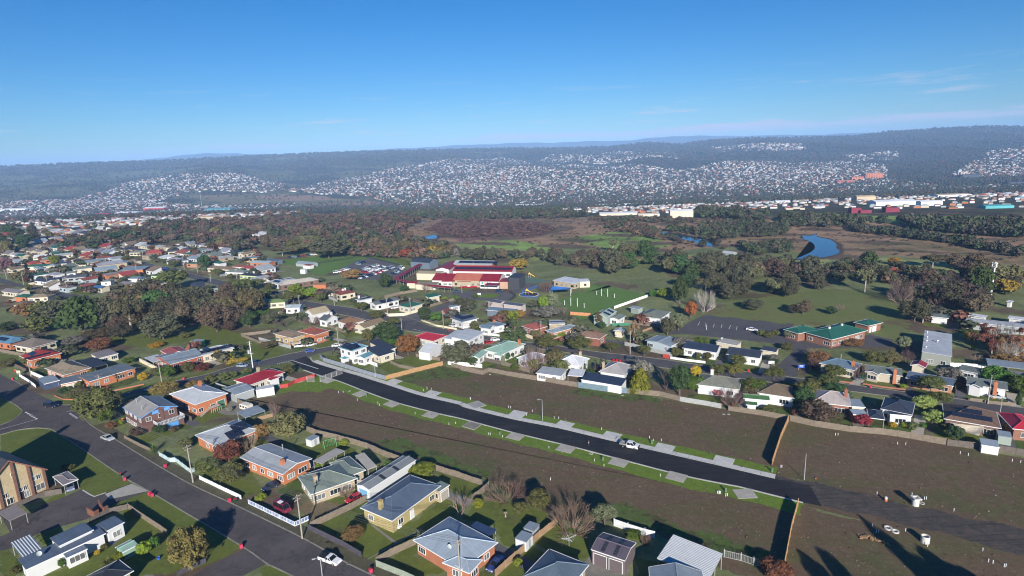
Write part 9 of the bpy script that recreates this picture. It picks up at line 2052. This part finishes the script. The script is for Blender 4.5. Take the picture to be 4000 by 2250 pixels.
# --- masses: town, forest, scrub, rubble, grass
def mass(name,V,Q,C,rough=.85,extra_noise=0,**tg):
 me=bpy.data.meshes.new(name);V=V.reshape(-1,3);k=Q.shape[1];me.vertices.add(len(V));me.vertices.foreach_set('co',V.astype(np.float32).ravel());me.loops.add(Q.size);me.loops.foreach_set('vertex_index',Q.ravel().astype(np.int32));me.polygons.add(len(Q));me.polygons.foreach_set('loop_start',np.arange(0,Q.size,k,dtype=np.int32));me.polygons.foreach_set('loop_total',np.full(len(Q),k,np.int32));me.update()
 at=me.color_attributes.new('Col','FLOAT_COLOR','CORNER');C=np.repeat(C,k,0);at.data.foreach_set('color',np.concatenate([C,np.ones((len(C),1))],1).astype(np.float32).ravel())
 m=MATS.get('mass_paint')
 if not m:m,nt,bs=new_mat('mass_paint');nt.links.new(node(nt,'ShaderNodeVertexColor',layer_name='Col').outputs[0],bs.inputs['Base Color']);bs.inputs['Roughness'].default_value=.85;bs.inputs['Specular IOR Level'].default_value=.15;MATS['mass_paint']=m
 me.materials.append(m);return _obj(name,me,kind='stuff',**tg)
R=np.random.RandomState(11)
def town_points(L,sx,sy,ang,seed):
 R=np.random.RandomState(seed);A=np.array(L);c=A.mean(0);rd_=np.abs(A-c).max()*1.5;nx_=int(2*rd_/sx);ny_=int(2*rd_/sy);gx,gy=np.meshgrid(np.arange(nx_)*sx-rd_,np.arange(ny_)*sy-rd_);gx=gx.ravel();gy=gy.ravel()
 gy=gy+np.where((np.arange(len(gy))//nx_)%2,-sy*.26,0);gx=gx+R.normal(size=len(gx))*sx*.25;gy=gy+R.normal(size=len(gy))*sy*.13
 warp=.35*np.sin(gx/700.)+.3*np.sin(gy/900.);gy=gy+warp*160;a=rad(ang);x=c[0]+gx*cos(a)-gy*sin(a);y=c[1]+gx*sin(a)+gy*cos(a)
 m=inpoly(x,y,L)&(y<5600)&(np.abs(x)<y*1.0+50);return x[m],y[m]
TP=[];OBX=np.array([[q['r'][0],q['r'][1],max(q['r'][4],q['r'][5])*.6] for q in FB])
for i,L in enumerate(TOWN):
 mY=np.array(L)[:,1].mean();x,y=town_points(L,*((16.5,28) if mY>1700 else (14,22)),-24+i*9,i+3);dn=.5+.5*vnoise(x,y,210,i+1);keep=np.random.RandomState(i).rand(len(x))<np.clip(.35+dn*.8,0,.95)
 bx=np.array([[v[0],v[1],max(v[3],v[4])*.6+4] for s in HO for v in s['v']]+[list(o) for o in OBX])
 for b_ in bx:keep&=((x-b_[0])**2+(y-b_[1])**2)>(b_[2]+6)**2
 TP.append((x[keep],y[keep]))
X=np.concatenate([a for a,b in TP]);Y=np.concatenate([b for a,b in TP]);n=len(X);print('town houses',n)
Z=terr(X,Y);yaw=np.radians(-28)+R.choice([0,math.pi/2],n)+R.normal(size=n)*.08;ks=np.clip(Y/2100.,.62,1.1);Lh=R.uniform(4.4,7.6,n)*ks;Wh=R.uniform(3.4,4.8,n)*ks;Hh=R.uniform(3.0,4.6,n)*ks;big=R.rand(n)<.05;Lh[big]*=1.9;Wh[big]*=1.6;rise=Wh*.42
c_,s_=np.cos(yaw),np.sin(yaw)
def W_(lx,ly,lz):return np.stack([X+lx*c_-ly*s_,Y+lx*s_+ly*c_,Z+lz],-1)
o1=1.08
V=np.stack([W_(-Lh,-Wh,-3),W_(Lh,-Wh,-3),W_(Lh,Wh,-3),W_(-Lh,Wh,-3),W_(-Lh,-Wh,Hh),W_(Lh,-Wh,Hh),W_(Lh,Wh,Hh),W_(-Lh,Wh,Hh),W_(-Lh*.45,0*Wh,Hh+rise),W_(Lh*.45,0*Wh,Hh+rise)],1)
q=np.array([[0,1,5,4],[1,2,6,5],[2,3,7,6],[3,0,4,7],[4,5,9,8],[6,7,8,9]]);t3=np.array([[5,6,9],[7,4,8]])
wp=np.array([(.50,.51,.52),(.46,.43,.37),(.38,.32,.25),(.30,.16,.11),(.30,.30,.29),(.64,.65,.66)]);rp=np.array([(.52,.55,.58),(.30,.33,.36),(.30,.12,.08),(.22,.16,.12),(.40,.12,.08),(.12,.14,.17),(.62,.64,.66),(.36,.30,.24),(.20,.27,.24)])
wcl=wp[R.choice(6,n,p=[.22,.2,.16,.18,.16,.08])]*R.uniform(.85,1.2,n)[:,None];rcl=rp[R.choice(9,n,p=[.2,.15,.14,.13,.06,.12,.1,.06,.04])]*R.uniform(.75,1.15,n)[:,None]
# the 300 nearest houses of the mass stand as things of their own
order=np.argsort(Y);own=order[:NOWN];rest=order[NOWN:]
def mass_houses(ix,name,**tg):
 Q=(np.arange(len(ix))[:,None,None]*10+q[None]).reshape(-1,4);C=np.stack([wcl[ix]]*4+[rcl[ix]]*2,1).reshape(-1,3);mass(name,V[ix],Q,C,**tg)
 T=(np.arange(len(ix))[:,None,None]*10+t3[None]).reshape(-1,3);C=np.stack([rcl[ix]]*2,1).reshape(-1,3);return mass(name+'_hips' if name!='town_houses' else 'town_roofs',V[ix],T,C,**tg)
mass_houses(rest,'town_houses')
hm={}
wk=['white','cream','cream','orangebrick','greysteel','white'];rk=['paleblueroof','bluegrey','rustred','brown','scarlet2','charcoal','palegrey','tan','greengrey']
def unit_house(shape):
 w=MB();w.box((0,0,.25),(2,2,1.5));r=MB();r.quad((-1.06,-1.06,1),(1.06,-1.06,1),(.45,0,1.5),(-.45,0,1.5));r.quad((1.06,1.06,1),(-1.06,1.06,1),(-.45,0,1.5),(.45,0,1.5));r.tri((1.06,-1.06,1),(1.06,1.06,1),(.45,0,1.5));r.tri((-1.06,1.06,1),(-1.06,-1.06,1),(-.45,0,1.5));return w,r
wsel=R.choice(6,n,p=[.22,.2,.16,.18,.16,.08]);rsel=R.choice(9,n,p=[.2,.15,.14,.13,.06,.12,.1,.06,.04])
for i in own:
 root=empty('far_house',(float(X[i]),float(Y[i]),float(Z[i])),float(yaw[i]),label='small house with %s roof and %s walls in the distant town'%(CN.get(rk[rsel[i]],rk[rsel[i]]),CN.get(wk[wsel[i]],wk[wsel[i]])),category='house',group='distant town houses')
 for nm,ix,sel,fn in (('wall',0,wk[wsel[i]],wallmat),('roof',1,rk[rsel[i]],rmat)):
  if (nm,sel) not in hm:hm[(nm,sel)]=unit_house(0)[ix].me(nm,fn(sel))
  o=obj(nm,hm[(nm,sel)],root);o.scale=(Lh[i],Wh[i],Hh[i])
# tree masses
ico=None
bm=bmesh.new();bmesh.ops.create_icosphere(bm,subdivisions=1,radius=1);iv=np.array([v.co for v in bm.verts]);it=np.array([[v.index for v in f.verts] for f in bm.faces]);bm.free()
bm=bmesh.new();bmesh.ops.create_icosphere(bm,subdivisions=2,radius=1);iv2=np.array([v.co for v in bm.verts]);it2=np.array([[v.index for v in f.verts] for f in bm.faces]);bm.free()
ov=np.array([(1,0,0),(-1,0,0),(0,1,0),(0,-1,0),(0,0,1),(0,0,-.6)],float);ot=np.array([(0,2,4),(2,1,4),(1,3,4),(3,0,4),(2,0,5),(1,2,5),(3,1,5),(0,3,5)])
def lumps(name,x,y,w,h_,cols,base,bt,seed,jit=.28,**tg):
 R=np.random.RandomState(seed);dry=np.ones(len(x),bool)
 for q in WA:
  A=np.array(q['p']);c=A.mean(0);dry&=~inpoly(x,y,[tuple(c+(p-c)*1.12) for p in A])&~inpoly(x,y+4,q['p'])&~inpoly(x,y+9,q['p'])&~inpoly(x,y+15,q['p'])&~inpoly(x,y+24,q['p'])
  dd=(np.hypot(x-c[0],(y-c[1]))<60)&(y<c[1])&(np.abs(x-c[0])<26)&(y>c[1]-75) if c[1]<520 and len(A)>9 else np.zeros(len(x),bool);dry&=~dd
 x,y,w,h_,cols=x[dry],y[dry],w[dry],h_[dry],cols[dry];n=len(x)
 if n==0:return
 z=terr(x,y);a=R.uniform(0,6.28,n);B=np.repeat(base[None],n,0)*(1+R.uniform(-jit,jit,(n,len(base),1)));ca,sa=np.cos(a)[:,None],np.sin(a)[:,None]
 P_=np.stack([(B[...,0]*ca-B[...,1]*sa)*w[:,None]/2+x[:,None],(B[...,0]*sa+B[...,1]*ca)*w[:,None]/2+y[:,None],(B[...,2]*.5+.46)*h_[:,None]+z[:,None]],-1)
 T=(np.arange(n)[:,None,None]*len(base)+bt[None]).reshape(-1,3);C=(cols[:,None,:]*R.uniform(.6,1.3,(n,len(bt),1))).reshape(-1,3);mass(name,P_,T,C,**tg)
def leafy(seed,n=46):
 R=np.random.RandomState(seed);V=[tuple(v*np.array((.72,.72,.72))) for v in ov];T=[tuple(a) for a in ot]
 for i in range(n):
  d=R.normal(size=3);d/=np.linalg.norm(d);d[2]=d[2] if d[2]>-.4 else -d[2];p=d*R.uniform(.62,1.05)*(1,1,1-.25*R.rand());nr=d+R.normal(size=3)*.6;nr/=np.linalg.norm(nr);e=np.cross(nr,R.normal(size=3));e/=np.linalg.norm(e);f=np.cross(nr,e);s=R.uniform(.13,.27);k=len(V)
  V+=[tuple(p-e*s-f*s),tuple(p+e*s-f*s*.8),tuple(p+e*s*.8+f*s),tuple(p-e*s*.9+f*s*.9)];T+=[(k,k+1,k+2),(k,k+2,k+3)]
 return np.array(V),np.array(T)
LF=[leafy(i) for i in range(5)]
PAL=np.array([(.055,.065,.036),(.075,.074,.045),(.09,.065,.05),(.045,.066,.032),(.13,.06,.045),(.06,.062,.05)])
def scatter(name,L,n,wr,hr,pal,base,bt,seed,**tg):
 R=np.random.RandomState(seed);A=np.array(L);x=R.uniform(A[:,0].min(),A[:,0].max(),n*6);y=R.uniform(A[:,1].min(),A[:,1].max(),n*6);m=inpoly(x,y,L);x,y=x[m][:n],y[m][:n];k=len(x);w=R.uniform(*wr,k);hh=w*R.uniform(hr[0],hr[1],k);pc=np.array(pal)[R.choice(len(pal),k)]*R.uniform(.75,1.3,k)[:,None];h5=k//2;lumps(name,x[:h5],y[:h5],w[:h5],hh[:h5],pc[:h5],*LF[seed%5],seed+1,.06,**tg);lumps(name,x[h5:],y[h5:],w[h5:],hh[h5:],pc[h5:],*LF[(seed+2)%5],seed+2,.06,**tg)
# trees among the town houses and on the far hills
def region_fill():
 R=np.random.RandomState(77);N=230000;yy=1250*np.exp(R.rand(N)*math.log(6600/1250));xx=R.uniform(-1,1,N)*yy
 keep=np.ones(N,bool);town=np.zeros(N,bool)
 for L in TOWN:town|=inpoly(xx,yy,L)
 forest=np.zeros(N,bool);open_=np.zeros(N,bool)
 for c,L in LC:
  m=inpoly(xx,yy,L)
  if c in('forest',):forest|=m
  if c in('marsh','meadow','grass'):open_|=m
 d=.5+.5*vnoise(xx,yy,180,9);g=vnoise(xx,yy,300,3)*vnoise(xx,yy,110,4)
 # sampling density in area falls with distance; thin out the near part
 p=np.where(town,.55,np.where(forest,1.,np.where(open_,.10,.62*np.clip(.3+d,0,1))))
 p=np.where((~town)&(~forest)&(g>np.where(xx<-200,-.03,.10))&(yy<5200)&(xx<300),p*.14,p)
 keep=R.rand(N)<p*np.clip(.30+yy/5500.,0,.75);x,y=xx[keep],yy[keep];k=len(x);w=R.uniform(7,14,k)*np.clip(y/3200.,.75,1.8);print('far trees',k)
 lumps('far_trees',x,y,w,w*R.uniform(.7,1.1,k),PAL[R.choice(6,k,p=[.25,.25,.12,.2,.05,.13])]*.85,ov,ot,5)
region_fill()
for i,(nm,L,n_,wr,hr,pal) in enumerate(SC):scatter(nm,L,n_,wr,hr,pal,iv2 if n_<1600 else iv,it2 if n_<1600 else it,40+i)
FA=np.array(FARS);lumps('garden_shrubs',FA[:,0],FA[:,1],FA[:,2]*1.4,FA[:,2],PAL[np.arange(len(FA))%6]*1.3,*LF[1],3,.06)
# pale stones and clods on the bare lots, tufts on grass
R=np.random.RandomState(3)
dirt=[g['p'] for g in GR if g['m']=='dirt' and g['z']>.75];xs=[];ys=[]
for L in dirt:
 A=np.array(L);x=R.uniform(max(A[:,0].min(),-80),min(A[:,0].max(),190),20000);y=R.uniform(A[:,1].min(),A[:,1].max(),20000);m=inpoly(x,y,L);xs.append(x[m]);ys.append(y[m])
x=np.concatenate(xs);y=np.concatenate(ys);k=len(x);w=R.uniform(.08,.26,k)*np.where(R.rand(k)<.08,1.9,1);pc=np.array([(.30,.25,.20),(.20,.13,.09),(.13,.09,.06),(.10,.07,.05)]);lumps('rubble',x,y,w,w*.6,pc[R.choice(4,k,p=[.12,.28,.3,.3])],ov,ot,9)
def tufts(name,polys,n,col,hh,seed,lim=170):
 R=np.random.RandomState(seed);xs=[];ys=[]
 for L in polys:
  A=np.array(L);area=abs(np.prod(A.max(0)-A.min(0)));kk=int(min(n*6,area*n));x=R.uniform(A[:,0].min(),A[:,0].max(),kk);y=R.uniform(A[:,1].min(),A[:,1].max(),kk);m=inpoly(x,y,L)&(y<lim)&(x>-190)&(x<200);xs.append(x[m]);ys.append(y[m])
 x=np.concatenate(xs);y=np.concatenate(ys);k=len(x);a=R.uniform(0,3.14,k);w=R.uniform(.08,.22,k);h=R.uniform(.4,1,k)*hh;dx,dy=np.cos(a)*w,np.sin(a)*w;lx,ly=R.normal(size=(2,k))*.06
 V=np.stack([np.stack([x-dx,y-dy,np.full(k,.03)],-1),np.stack([x+dx,y+dy,np.full(k,.03)],-1),np.stack([x+lx,y+ly,.03+h],-1)],1);T=np.arange(k*3).reshape(-1,3);C=np.array(col)[R.choice(len(col),k)]*R.uniform(.7,1.3,(k,1));mass(name,V,T,C);print(name,k)
tufts('lawn_grass',[g['p'] for g in GR if g['m'] in('lawn','verge2')],3.0,[(.07,.11,.02),(.10,.13,.03),(.06,.085,.02)],.12,1)
tufts('verge_blades',[g['p'] for g in GR if g['m']=='verge'],5.0,[(.06,.13,.015),(.09,.16,.02)],.10,2)
tufts('weeds',dirt,.9,[(.07,.09,.025),(.10,.09,.04),(.06,.10,.02),(.09,.06,.04)],.22,3,260)
# --- haze
hb=MB();hb.box((0,7100,(HZTOP-100)/2),(42000,15200,HZTOP+100));hz=hb.me('haze',None)
m=bpy.data.materials.new('haze_air');m.use_nodes=True;nt=m.node_tree;nt.nodes.clear();pv=nt.nodes.new('ShaderNodeVolumePrincipled');pv.inputs['Color'].default_value=HZC;pv.inputs['Density'].default_value=HZD;pv.inputs['Anisotropy'].default_value=-.25
o_=nt.nodes.new('ShaderNodeOutputMaterial');nt.links.new(pv.outputs[0],o_.inputs['Volume']);hz.materials.append(m)
if HZD>0:_obj('haze',hz,kind='stuff')
